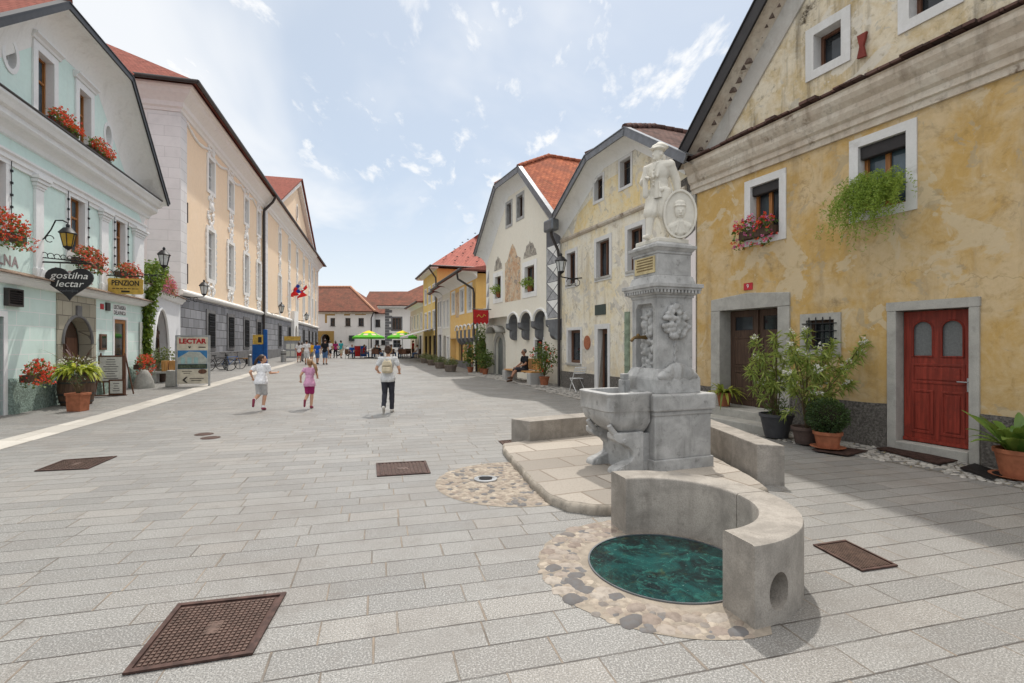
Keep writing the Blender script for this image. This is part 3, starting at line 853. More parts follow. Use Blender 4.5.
def cobbles(name, inside, x0, x1, y0, y1, size, mat, seed=1, hgt=.02, label='rounded cobbles', seg=7, jit=.35, elong=1.3, ang=0.0, zb=None):
    r = random.Random(seed); mb = MB(); y = y0; k = 0
    while y < y1:
        x = x0 + (k % 2) * size * .5
        while x < x1:
            px, py = x + r.uniform(-jit, jit) * size * .7, y + r.uniform(-jit, jit) * size * .7
            if inside(px, py):
                a = size * r.uniform(.40, .66) * elong ** .5; b = size * r.uniform(.40, .60) / elong ** .5
                th = ang + r.uniform(-.9, .9); z = (g(py) if zb is None else zb) + .002
                ring = []; top = []; h = hgt * r.uniform(.5, 1.2)
                for q in range(seg):
                    an = 2 * math.pi * q / seg; rr = r.uniform(.82, 1.1)
                    dx, dy = a * rr * math.cos(an), b * rr * math.sin(an)
                    ex, ey = dx * math.cos(th) - dy * math.sin(th), dx * math.sin(th) + dy * math.cos(th)
                    ring.append((px + ex, py + ey, z)); top.append((px + ex * .72, py + ey * .72, z + h * .8))
                i0 = mb.grid([ring, top], closed=True)
                mb.v.append(Vector((px, py, z + h))); ci = len(mb.v) - 1
                for q in range(seg):
                    mb.f.append((i0 + seg + q, i0 + seg + (q + 1) % seg, ci)); mb.uv.append(None); mb.sm.append(True)
            x += size
        y += size * .86; k += 1
    return mb.build(name, mat, None, kind='stuff', label=label, cat='cobbles', weld=False, sharp=False)

# ---- house A: ochre gabled house on the right
M['verge_rust'] = simple('rust_red_iron', (.20, .04, .03), .8)
M['verge'] = simple('weathered_verge_tiles', (.17, .13, .11), .9, .1, 0, .4, 5)
def house_A():
    F = FA; sN, sF = F.atY(3.7), F.atY(12.0)
    H = thing('gabled_house', 'ochre yellow house with red arched door and weathered gable on the right', 'house', F.P(0, 0, 0))
    holes = []
    ze, e, ov = 6.0, .30, .36
    sm = F.atY(8.0); k = .95
    zk = ze + k * ((F.atY(9.2)) * -1 + e)
    P, Q = gable_profile(sN, sF, ze, F.atY(6.75), F.atY(9.25), ze + k * (e - F.atY(9.25)), e, .25, .2)
    zc = 6.08   # cornice top
    # windows
    dgray = dict(frame=M['wood_orange'], sur=.15, surm=M['white_frame'], depth=.22, fw=.06, mull=1)
    for (xl, xr, yt, yb), shut in (((751, 779.8, 187.5, 239), .17), ((858.8, 906.7, 147.5, 213), .19)):
        dgray['pane'] = M['glass_sky_tint'] if xl > 800 else M['glass']
        s0, s1, z0, z1 = pxr(F, xl, xr, yt, yb)
        window(H, F, holes, s0, s1, z0, z1, shutter=shut, **dgray)
    gh = []
    for xl, xr, yt, yb in ((814.3, 841.7, 35.5, 70.3), (909.8, 951, -12, 18)):
        s0, s1, z0, z1 = pxr(F, xl, xr, yt, yb)
        if xl > 900:
            z0, z1 = pxr(F, 814.3, 841.7, 35.5, 70.3)[2:]
        window(H, F, gh, s0, s1, z0, z1, frame=M['wood_brown'], sur=.16, surm=M['white_frame'], depth=.25, mull=0)
    # small barred window
    s0, s1, z0, z1 = pxr(F, 806.7, 834.7, 320.5, 349.6)
    bw = window(H, F, holes, s0, s1, z0, z1, frame=M['wood_dark'], sur=.12, surm=M['doorstone'], depth=.2, mull=0)
    mb = MB()
    for i in range(4): 
        s = s0 + (s1 - s0) * (i + .5) / 4; mb.tube([F.P(s, .03, z0 - .05), F.P(s, .03, z1 + .05)], .010, 6)
    for i in range(4):
        z = z0 + (z1 - z0) * (i + .5) / 4; mb.tube([F.P(s0 - .06, .045, z), F.P(s1 + .06, .045, z)], .010, 6)
    mb.build('window_grille', M['iron'], bw)
    # red door
    s0, s1, z0, z1 = pxr(F, 897, 969.5, 311, 443); z0 = .16
    o0, o1, _, oz = pxr(F, 887.8, 980.5, 302.9, 449.7)
    holes.append(rect(s0 - .02, s1 + .02, -.1, z1 + .02))
    mb = MB()
    fr = [(o0, -.02), (s0, -.02), (s0, z1), (s1, z1), (s1, -.02), (o1, -.02), (o1, oz), (o0, oz)]
    mb.slab(F, [(o0, -.02), (s0, -.02), (s0, z1), (o0, z1)], -.24, .035); mb.slab(F, [(s1, -.02), (o1, -.02), (o1, z1), (s1, z1)], -.24, .035)
    mb.slab(F, [(o0 - .01, z1), (o1 + .01, z1), (o1 + .01, oz), (o0 - .01, oz)], -.24, .04)
    mb.fbox(F, s0, s1, -.30, .05, -.02, z0)
    mb.build('door_frame', M['doorstone'], H, bev=.012)
    w_ = s1 - s0; t0 = z0 + .015; hh = z1 - z0 - .03
    a, b = s0 + .01, s1 - .01
    gl = [arch_poly(a + w_ * .14, a + w_ * .43, t0 + hh * .655, t0 + hh * .925), arch_poly(a + w_ * .55, a + w_ * .84, t0 + hh * .655, t0 + hh * .925)]
    pn = [(a + w_ * .12, a + w_ * .86, t0 + hh * .45, t0 + hh * .60), (a + w_ * .12, a + w_ * .44, t0 + hh * .07, t0 + hh * .40), (a + w_ * .54, a + w_ * .86, t0 + hh * .07, t0 + hh * .40)]
    dr = door_leaf(H, F, a, b, t0, t0 + hh, -.16, M['red_door'], pn, gl, gmat=M['door_glass'], handle=(a + .07, t0 + hh * .475, 1), label='red panelled door with two arched frosted windows')
    # arched window beads
    mb = MB()
    for pl in gl:
        mb = MB(); mb.tube([F.P(p[0], -.155, p[1]) for p in pl + [pl[0]]], .014, 6); mb.build('door_moulding', M['red_door'], dr)
    mb = MB(); mb.fbox(F, a, b, -.16, -.135, t0, t0 + .05); mb.build('drip_rail', M['red_door'], dr)
    # double dark door
    s0, s1, z0, z1 = pxr(F, 720.5, 778.5, 311, 411); z0 = .34
    o0, o1, _, oz = pxr(F, 711.8, 790.5, 299.5, 400)
    holes.append(rect(s0 - .02, s1 + .02, -.1, z1 + .02))
    mb = MB()
    mb.slab(F, [(o0, -.02), (s0, -.02), (s0, z1), (o0, z1)], -.34, .03); mb.slab(F, [(s1, -.02), (o1, -.02), (o1, z1), (s1, z1)], -.34, .03)
    mid = (o0 + o1) / 2
    mb.slab(F, [(o0, z1), (o1, z1), (o1, oz - .02), (mid, oz + .06), (o0, oz - .02)], -.34, .035)
    mb.build('stone_portal', M['doorstone'], H, bev=.015)
    mid = (s0 + s1) / 2
    for a, b in ((s0 + .005, mid - .004), (mid + .004, s1 - .005)):
        w_ = b - a; h_ = z1 - z0
        door_leaf(H, F, a, b, z0, z1 - .01, -.30, M['wood_dark'], [(a + w_ * .14, b - w_ * .14, z0 + h_ * .06, z0 + h_ * .36), (a + w_ * .14, b - w_ * .14, z0 + h_ * .40, z0 + h_ * .72)],
                  [rect(a + w_ * .18, b - w_ * .18, z0 + h_ * .79, z0 + h_ * .93)])
    mb = MB(); mb.fbox(F, mid - .045, mid + .045, -.30, -.25, z0, z1 - .01); mb.build('door_strip', M['wood_dark'], H, bev=.01)
    # steps
    mb = MB(); so0, so1 = F.S(756), F.S(700)
    mb.fbox(F, o0 + .1, o1 + .9, -.35, .42, -.05, .335)
    mb.build('doorstep', M['doorstone'], H, bev=.015)
    mb = MB(); mb.fbox(F, o0 - .15, o1 + 1.3, .42, .85, -.05, .17)
    mb.build('lower_step', M['doorstone'], H, bev=.02)
    # walls
    wl = MB(); wl.wall(F, rect(sN, sF, -.3, zc - .35), holes, 0, .3)
    wl.build('wall', M['A_wall'], H)
    gb = MB(); zb = zc - .35
    gq = [(sN, zb), (sF, zb), (sF, Q[3][1]), Q[2], Q[1], (sN, Q[0][1])]
    gb.wall(F, gq, gh, -.003, .3)
    gb.build('gable_wall', M['A_gable'], H)
    shell(H, F, sN, sF - .02, 13, 5.9, M['A_wall'], 9.5)
    # cornice with an irregular drip line
    mb = MB()
    prof = [(0, 5.30), (.05, 5.30), (.06, 5.40), (.10, 5.42), (.10, 5.52), (.15, 5.56), (.19, 5.66), (.19, 5.74), (.26, 5.82), (.30, 5.90), (.30, 5.98), (.33, 6.0), (.0, 6.12)]
    sweep(mb, F, sN - .1, sF + .12, prof)
    mb.build('cornice', M['A_trim'], H)
    mb = MB(); r = random.Random(3); s = sN
    while s < sF + .1:
        L = r.uniform(.22, .34); mb.fbox(F, s, s + L - .01, .02, .33 + r.uniform(-.04, .05), 6.06 + r.uniform(-.01, .01), 6.10 + r.uniform(-.01, .012)); s += L
    mb.build('drip_tiles', M['tile_dark'], H)
    # grey band along the rake
    bd = MB()
    for (a, b) in ((3, 2), (0, 1)):
        p, q = Vector(Q[a]), Vector(Q[b]); v = (q - p).normalized(); nr = Vector((-v.y, v.x))
        if a == 3: nr = Vector((-v.y, v.x))
        else: nr = Vector((v.y, -v.x))
        wd = .42
        pp = p + nr * 0; i1 = p + nr * wd; i2 = q + nr * wd
        # start on the cornice
        tz = (6.1 - i1.y) / v.y; i1 = i1 + v * tz
        t2 = (6.1 - p.y) / v.y; p2 = p + v * max(0, t2)
        bd = MB(); bd.slab(F, [tuple(p2), tuple(q), tuple(i2), tuple(i1)], .0, .035); bd.build('rake_band', M['A_band'], H)
    # rusty tie plate
    s, z = F.S(864), F.Z(864, 47)
    mb = MB(); mb.prism([F.P(s - .09, .03, z + .2), F.P(s + .07, .03, z + .2), F.P(s + .03, .03, z), F.P(s + .07, .03, z - .18), F.P(s - .07, .03, z - .2), F.P(s - .03, .03, z)], F.n * .05)
    mb.build('tie_plate', M['verge_rust'], H, label='rust red iron tie plate on the gable')
    # plinth
    pl = MB()
    rd = pxr(F, 887.8, 980.5, 302.9, 449.7); dd = pxr(F, 711.8, 790.5, 299.5, 400)
    for a, b in ((sN, rd[0] - .01), (rd[1] + .01, dd[0] - .01), (dd[1] + .01, sF)):
        pts = [(a, -.1), (b, -.1)]; n_ = max(3, int((b - a) / .25))
        for i in range(n_ + 1): pts.append((b + (a - b) * i / n_, .72 + .025 * mnoise.noise(Vector((i * .7, a, 0)))))
        pl = MB(); pl.slab(F, pts, .0, .022); pl.build('plinth', M['roughcast'], H)
    gable_roof(H, F, P, Q, ov, 13, 1.4, M['tile_dark'], M['metal_dark'], None, .24)
    # ragged tile ends and rotten lath under the verge
    r = random.Random(5)
    for (a, b) in ((3, 2), (0, 1)):
        mb = MB(); p, q = Vector(P[a]), Vector(P[b]); v = (q - p); n_ = int(v.length / .19)
        nr = Vector((0, -1))
        for i in range(n_):
            c = p + v * ((i + .5) / n_) + nr * (.20 + r.uniform(-.03, .05))
            mb.fbox(F, c.x - .08, c.x + .04, .02, .09 + r.uniform(-.04, .05), c.y - .02, c.y + .05 + r.uniform(0, .04))
        lo_ = Vector((0, -.13)); mb.prism([F.P((p + lo_).x, .03, (p + lo_).y), F.P((q + lo_).x, .03, (q + lo_).y), F.P(q.x, .03, q.y - .07), F.P(p.x, .03, p.y - .07)], F.n * .06)
        mb.build('verge_tiles', M['verge'], H)
    mb = MB()
    rows = []
    for f, n_ in ((0.0, .0), (.5, .1), (1.0, ov)):
        rows.append([F.P(q[0] + (p[0] - q[0]) * f, n_ + .004, q[1] + (p[1] - .08 - q[1]) * f) for p, q in zip(P, Q)])
    mb.grid(rows, smooth=False); mb.build('verge_soffit', M['A_trim'], H)
    return H
HA = house_A()

# number plate on house A (a sign of its own)
s, z = FA.S(748.5), FA.Z(748.5, 286.5)
mb = MB(); mb.fbox(FA, s - .11, s + .11, .0, .02, z - .075, z + .075)
np_ = mb.build('house_number_plate', M['red_sign'], None, bev=.004, label='small red house number plate above the dark double door', cat='number plate')
text_obj('9', .12, FA.P(s, .024, z), -FA.d, UPZ, M['letter_white'], 'numeral', np_, .001)

# ---- house B: cream peeling house with half-hipped gable
def house_B():
    F = FB; s0, s1 = F.atY(12.01), F.atY(18.68)
    H = thing('half_hipped_house', 'peeling cream house with dark tiled half hip roof behind the fountain', 'house', F.P(s0, 0, 0))
    P, Q = gable_profile(s0, s1, 6.0, F.atY(14.1), F.atY(16.15), 7.62, .22, .42, .34)
    holes = []
    kw = dict(depth=.2, surm=M['white_frame'])
    for xl, xr, yt, yb, m in ((567.3, 575.8, 254, 285, 1), (596.8, 609.7, 242.3, 278, 1), (628, 643, 230, 271.5, 1)):
        a, b, z0, z1 = pxr(F, xl, xr, yt, yb)
        window(H, F, holes, a, b, z0, z1, frame=M['wood_brown'], mull=1, trans=(), sur=.13, sill=M['doorstone'] if m == 1 else None, sillp=.05, **kw)
    a, b, z0, z1 = pxr(F, 568.2, 580.8, 330.4, 362.5)
    window(H, F, holes, a, b, z0, z1, frame=M['wood_brown'], mull=0, fw=.1, sur=.10, label='shop window with brown wooden frame', sill=M['doorstone'], pane=M['glass'], **kw)
    # right hand small window under the eave
    a, b, z0, z1 = pxr(F, 684.5, 692.5, 200, 216)
    window(H, F, holes, a, b, z0, z1, frame=M['wood_brown'], mull=0, sur=.12, surm=M['doorstone'], depth=.15)
    for xl, xr, yt, yb in ((594.8, 603, 180, 202), (620.5, 631, 162, 188.5)):
        a, b, z0, z1 = pxr(F, xl, xr, yt, yb)
        window(H, F, holes, a, b, z0, z1, frame=M['wood_dark'], mull=0, sur=.09, **kw)
    # door
    a, b, z0, z1 = pxr(F, 598.2, 608.2, 329.2, 386.6); z0 = .12
    holes.append(rect(a, b, -.1, z1))
    mb = MB()
    mb.slab(F, rect(b, b + .2, 0, z1 + .16), -.2, .03); mb.slab(F, rect(a - .12, a, 0, z1 + .16), -.2, .03); mb.slab(F, rect(a, b, z1, z1 + .16), -.2, .03); mb.fbox(F, a, b, -.2, .1, -.05, z0)
    mb.build('door_frame', M['white_frame'], H, bev=.01)
    w_ = b - a
    door_leaf(H, F, a + .004, b - .004, z0, z1, -.16, M['wood_brown'], [], [rect(a + w_ * .22, b - w_ * .16, z0 + .15, z1 - .15)])
    # walls
    wl = MB(); ol = [(s0, -.3), (s1, -.3), (s1, Q[3][1]), Q[2], Q[1], (s0, Q[0][1])]
    wl.wall(F, ol, holes, 0, .22); wl.build('wall', M['B_wall'], H)
    # yellow panel of the gable field
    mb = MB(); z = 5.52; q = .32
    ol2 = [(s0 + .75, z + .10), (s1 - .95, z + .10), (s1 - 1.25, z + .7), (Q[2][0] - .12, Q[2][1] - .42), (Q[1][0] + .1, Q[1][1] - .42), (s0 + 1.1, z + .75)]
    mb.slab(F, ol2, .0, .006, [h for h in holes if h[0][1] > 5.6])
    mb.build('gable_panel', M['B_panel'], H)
    mb = MB(); sweep(mb, F, s0 + .3, s1 - .02, [(0, z - .06), (.05, z - .05), (.09, z), (.09, z + .05), (.04, z + .07), (.0, z + .10)])
    mb.build('string_course', M['A_trim'], H)
    mb = MB(); mb.slab(F, rect(s0, s0 + .45, -.1, 4.9), .0, .012); mb.build('corner_strip', M['M_side'], H)
    mb = MB(); n_ = 20
    # ragged bare patch of plaster around the corner window
    c = (s0 + .35, 5.05); pts = [(c[0] + (.62 + .10 * mnoise.noise(Vector((i, 2, 0)))) * math.cos(i * .314), c[1] + (.75 + .16 * mnoise.noise(Vector((i * .8, 5, 0)))) * math.sin(i * .314)) for i in range(20)]
    pts = [(max(s0 + .004, p[0]), min(5.9, p[1])) for p in pts]
    a2, b2, z02, z12 = pxr(F, 684.5, 692.5, 200, 216)
    mb.wall(F, pts, [rect(a2 - .12, b2 + .12, z02 - .12, z12 + .12)], .016, .01); mb.build('bare_patch', M['roughcast'], H)
    mb = MB(); da, db, _, _ = pxr(F, 598.2, 608.2, 329.2, 386.6)
    for p, q in ((s0, da - .14), (db + .22, s1)):
        mb = MB(); mb.slab(F, rect(p, q, -.1, .70), .0, .025); mb.build('plinth', M['roughcast'], H)
    shell(H, F, s0 + .02, s1 - .02, 14, 5.7, M['B_wall'], 8.2)
    gable_roof(H, F, P, Q, .48, 14, 1.3, M['tile_dark'], M['zinc'], M['soffit'], .17, M['tile_dark'])
    # faded green board
    a, b, z0, z1 = pxr(F, 625.8, 630, 312, 376)
    mb = MB(); mb.fbox(F, a, b, 0, .05, z0, z1)
    for i in range(1, 6): mb.fbox(F, a - .005, b + .005, .0, .058, z0 + (z1 - z0) * i / 6 - .02, z0 + (z1 - z0) * i / 6 + .02)
    mb.build('shutter', M['green_shutter'], H)
    return H
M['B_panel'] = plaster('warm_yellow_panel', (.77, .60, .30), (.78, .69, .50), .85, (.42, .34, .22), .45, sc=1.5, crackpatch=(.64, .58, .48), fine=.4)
HB = house_B()
a, b, z0, z1 = pxr(FB, 595.5, 606, 305.3, 315.4)
mb = MB(); mb.fbox(FB, a, b, .0, .03, z0, z1)
q = mb.build('plaque', M['green_board'], None, bev=.006, label='dark green rectangular plaque above the narrow shop door', cat='plaque')
s, z = FB.S(587.5), FB.Z(587.5, 342.6)
mb = MB(); mb.slab(FB, oval(s, z, .21, .24), .0, .03)
mb.build('round_sign', M['terracotta'], None, label='round terracotta disc between shop window and door', cat='sign')

# ---- house C: white house with sgraffito and arcaded overhang
def house_C():
    F = FC; s0, s1 = F.atY(18.72), F.atY(26.4)
    H = thing('half_hipped_house', 'pale cream house with corbelled overhang, fresco and bright red tile roof', 'house', F.P(s0, 0, 0))
    P, Q = gable_profile(s0, s1 - .6, 6.32, F.atY(21.15), F.atY(23.55), 9.02, .28, .62, .5)
    holes = []
    kw = dict(depth=.2)
    for xl, xr, yt, yb in ((507, 511.3, 205, 225.8), (517.6, 523, 197.5, 218.5)):
        a, b, z0, z1 = pxr(F, xl, xr, yt, yb)
        window(H, F, holes, a, b, z0, z1, frame=M['wood_dark'], mull=0, sur=.13, surm=M['fount'], **kw)
    for xl, xr, yt, yb in ((495.2, 501.2, 277.5, 299), (525, 534.6, 267.5, 293)):
        a, b, z0, z1 = pxr(F, xl, xr, yt, yb)
        window(H, F, holes, a, b, z0, z1, frame=M['wood_brown'], mull=1, sur=.22, surm=M['soffit'], sill=None, **kw)
    zo = 2.15                     # underside of the overhanging storey
    rec = -.42
    # the arcade: bottom outline of the upper wall
    ss = []
    n_a = 3; w0, w1 = F.S(548), F.S(507.5); wa = (w1 - w0) / n_a
    ol = [(s0, zo + .25), (s0 + .02, 5.9), (s0 + .03, Q[0][1])] + [Q[1], Q[2], Q[3]] + [(s1 - .6, zo + .85), (w1 + .1, zo + .85)]
    low = []
    for i in range(n_a):
        c = w1 - wa * (i + .5); r = wa * .40
        for k in range(9):
            a = math.pi * (k / 8); low.append((c + r * math.cos(a), zo + .50 + r * .75 * math.sin(a)))
        low.append((c - wa * .5, zo + .25)) if i == n_a - 1 else low.append((c - wa * .5, zo + .50))
    ol += low
    wl = MB(); wl.wall(F, ol, holes, 0, .22)
    wl.build('wall', M['C_wall'], H)
    # underside of overhang: arches as tunnels
    ut = MB()
    rows = [[F.P(p[0], 0, p[1]) for p in low], [F.P(p[0], rec, p[1]) for p in low]]
    ut.grid(rows, smooth=False)
    ut.build('arch_soffit', M['zincgrey'], H)
    # outlined white bands over the arches
    ar = MB()
    for i in range(n_a):
        c = w1 - wa * (i + .5); r = wa * .43
        pts = [F.P(c + (r + .04) * math.cos(math.pi * k / 10), .02, zo + .50 + (r + .04) * .78 * math.sin(math.pi * k / 10)) for k in range(11)]
        ar.tube(pts, .05, 6)
    ar.build('arch_band', M['soffit'], H)
    # corbels in grey stone
    for i in range(n_a + 1):
        c = w1 - wa * i
        for j, (n0, n1, zt, zb, wd) in enumerate(((rec, -.16, zo + .16, zo - .28, .15), (rec, .015, zo + .50, zo + .14, .17))):
            mb = MB()
            pr = [(n0, zt), (n1, zt), (n1, (zt + zb) / 2)]
            for k in range(1, 6):
                a = k / 5 * math.pi / 2; pr.append((n0 + (n1 - n0) * math.cos(a), (zt + zb) / 2 - (zt - zb) / 2 * math.sin(a)))
            mb.prism([F.P(c - wd, n, z) for n, z in pr], F.d * (2 * wd))
            mb.build('corbel', M['zincgrey'], H)
    mb = MB(); pr = [(s0 + .0, zo + .5), (s0 + .95, zo + .5), (s0 + .95, zo + .05), (s0 + .55, zo - .15), (s0 + .3, zo - .3), (s0, zo - .3)]
    mb.slab(F, pr, rec, .02); mb.build('corbel', M['zincgrey'], H)
    # lower wall set back
    lh = []
    a, b, z0, z1 = pxr(F, 535.3, 543, 340, 366, rec)
    window(H, F, lh, a, b, z0, z1, frame=M['iron'], mull=1, trans=(.33, .66), sur=.12, surm=M['soffit'], depth=.16, n=rec)
    a, b, z0, z1 = pxr(F, 496, 503.8, 336.5, 376, rec); z0 = .12
    dp = arch_poly(a, b, z0 - .2, z1)
    lh.append(dp)
    mb = MB(); mb.slab(F, arch_poly(a - .22, b + .22, -.1, z1 + .26), rec, rec + .05, [arch_poly(a, b, -.12 + .13, z1)]); mb.build('portal_surround', M['doorstone'], H)
    mb = MB(); mb.slab(F, arch_poly(a, b, z0, z1), rec - .2, rec - .12); d_ = mb.build('door', M['grey_door'], H)
    mb = MB()
    for i in range(1, 5): mb.fbox(F, a + (b - a) * i / 5 - .01, a + (b - a) * i / 5 + .01, rec - .12, rec - .112, z0, z1 - .5)
    mb.fbox(F, a + .08, a + .14, rec - .12, rec - .08, 1.1, 1.2); mb.build('door_board', M['zinc'], d_)
    lw = MB(); lw.wall(F, rect(s0, s1 - .55, -.3, zo + 1.0), lh, rec, .25); lw.build('lower_wall', M['C_wall'], H)
    # hood over the portal
    mb = MB(); c = (a + b) / 2
    rows = []
    for n_ in (rec, .10):
        rows.append([F.P(c + .72 * math.cos(math.pi * k / 10), n_, z1 + .18 + .36 * math.sin(math.pi * k / 10)) for k in range(11)])
    mb.grid(rows); mb.build('portal_hood', M['doorstone'], H, solid=.08)
    # arched side passage beyond
    mb = MB(); pa, pb = s1 - .52, s1 + 1.9
    mb.slab(F, rect(pa, pb, -.2, 3.6), -.6, -.2, [arch_poly(pa + .25, pb - .55, -.19, 2.0)]); mb.build('passage_wall', M['C_wall'], H)
    mb = MB(); mb.fbox(F, pa + .2, pb - .4, -1.3, -1.2, -.1, 2.2); mb.build('passage_gate', M['wood_dark'], H)
    shell(H, F, s0 + .03, s1 - .62, 15, 6.0, M['C_wall'], 9.0)
    # corner decoration: diamond quoins with grey and white triangles
    zq = zo + .55; wq = 1.12; hq = .70
    for sgn, base in ((1, s0 + .03), (-1, s1 - .63)):
        mb = MB(); mw = MB(); zz = zq
        while zz + hq < 6.1:
            wdt = wq if sgn > 0 else .4
            A, B, C_, D_ = (base, zz), (base + sgn * wdt, zz), (base + sgn * wdt, zz + hq), (base, zz + hq); E = (base + sgn * wdt / 2, zz + hq / 2)
            for t_, m_ in (((A, B, E), mb), ((C_, D_, E), mw), ((B, C_, E), mb), ((D_, A, E), mw)):
                cc = ((t_[0][0] + t_[1][0] + t_[2][0]) / 3, (t_[0][1] + t_[1][1] + t_[2][1]) / 3)
                tt = [(cc[0] + (p[0] - cc[0]) * .90, cc[1] + (p[1] - cc[1]) * .90) for p in t_]
                m_.slab(F, tt, 0.0, .008)
            zz += hq
        mb.build('quoin_pattern', M['quoin_grey'], H); mw.build('quoin_pattern', M['soffit'], H)
    b0 = MB(); b0.slab(F, rect(s0 + .03, s0 + .03 + wq, zq, 6.1), 0, .004); b0.build('quoin_bed', M['quoin_dark'], H)
    # frescoes
    fr = MB(); a, b, z0, z1 = pxr(F, 505, 520.5, 258, 302.5)
    pts = [(a, z0), (b, z0), (b, z1 - .25)]
    for i in range(1, 10):
        f = i / 10; pts.append((b + (a - b) * f, z1 - .25 + .75 * math.sin(math.pi * f) ** 3 + .08 * math.sin(f * 31)))
    pts.append((a, z1 - .25)); fr.slab(F, pts, 0, .005); fr.build('fresco', M['fresco'], H)
    cr = MB()
    for xl, xr, yt in ((494, 502.3, 274), (523.4, 536.8, 262)):
        a, b, z0, z1 = pxr(F, xl, xr, yt, yt + 5); c = (a + b) / 2; w_ = (b - a) * .5; z1 += .12
        pts = [(c - w_, z1)] + [(c + w_, z1)]
        for i in range(1, 12):
            f = i / 12; pts.append((c + w_ - 2 * w_ * f, z1 + .62 * math.sin(math.pi * f) ** .8 + .06 * math.sin(i * 2.4)))
        cr.slab(F, pts, 0, .006)
        for i in range(-1, 2): cr.slab(F, oval(c + i * w_ * .45, z1 + .45 - abs(i) * .15, .07, .20, 10), .006, .02)
    cr.build('painted_crown', M['fresco_grey'], H)
    gable_roof(H, F, P, Q, .5, 15, 1.6, M['tile_red'], M['zinc'], M['soffit'], .20, M['tile_red'])
    # valley hopper and downpipe at the corner towards house B
    mb = MB(); mb.fbox(F, s0 - .42, s0 + .25, .30, .62, 5.85, 6.28); mb.build('rain_hopper', M['zinc'], H, bev=.06)
    downpipe(H, [F.P(s0 - .02, .45, 6.0), F.P(s0 - .02, .40, 5.7), F.P(s0 - .0, .12, 5.2), F.P(s0, .08, 4.9), F.P(s0, .08, .12)], .055)
    # snow hooks on the roof
    return H
M['zincgrey'] = stone('grey_corbel_stone', (.17, .175, .185), .2, .85, 1.5, .2)
M['grey_door'] = wood('grey_green_door', (.20, .21, .20), rough=.7)
M['quoin_grey'] = simple('sgraffito_grey', (.36, .36, .37), .9, var=.25); M['quoin_dark'] = simple('sgraffito_dark', (.13, .13, .14), .9)
def fresco(name, c1, c2, c3):
    t = NT(name); p = t.pos()
    col = t.mix(t.ramp(t.noise(p, 2.6, 8, .65, .9), .35, .65), c1, c2)
    col = t.mix(t.ramp(t.noise(p, 4.0, 8, .7, 1.4), .52, .62), col, c3)
    return t.done(col, .9, .1)
M['fresco'] = fresco('faded_fresco', (.55, .33, .20), (.66, .55, .40), (.30, .27, .24)); M['fresco_grey'] = fresco('painted_ornament', (.30, .275, .24), (.55, .50, .42), (.20, .18, .17))
M['painted_crown'] = M['fresco_grey']
HC = house_C()

# ---- the far houses of the right-hand row
def eave_roof(house, F, s0, s1, ze, n_e, depth, rise, mat, hip=True, thick=.10):
    """roof sloping to the street with the eave at n_e"""
    r = MB(); h = depth / 2
    a0, a1 = F.P(s0, n_e, ze), F.P(s1, n_e, ze); b0, b1 = F.P(s0, -depth, ze), F.P(s1, -depth, ze)
    ins = h if hip else 0
    c0, c1 = F.P(s0 + ins, -h + n_e / 2, ze + rise), F.P(s1 - ins, -h + n_e / 2, ze + rise)
    L = math.hypot(h, rise)
    r.face([a0, a1, c1, c0], [(s0, 0), (s1, 0), (s1 - ins, L), (s0 + ins, L)])
    r.face([b0, b1, c1, c0], [(s0, 0), (s1, 0), (s1 - ins, L), (s0 + ins, L)])
    r.face([a0, b0, c0], [(0, 0), (depth, 0), (h, L)]); r.face([a1, b1, c1], [(0, 0), (depth, 0), (h, L)])
    return r.build('roof', mat, house, solid=thick)
def cove(house, F, s0, s1, zw, ze, n_e, mat):
    mb = MB(); rows = []
    for t in range(6):
        a = t / 5 * math.pi / 2
        rows.append([F.P(s0, .002 + n_e * (1 - math.cos(a)), zw + (ze - .06 - zw) * math.sin(a)), F.P(s1, .002 + n_e * (1 - math.cos(a)), zw + (ze - .06 - zw) * math.sin(a))])
    mb.grid(rows)
    for k in (0, 1): mb.face([rw[k] for rw in rows] + [F.P((s0, s1)[k], 0, ze - .06)])
    mb.build('soffit', mat, house)
def gutter(house, F, s0, s1, z, n):
    mb = MB(); mb.tube([F.P(s0, n, z), F.P(s1, n, z)], .075, 8); mb.build('gutter', M['gutter'], house)

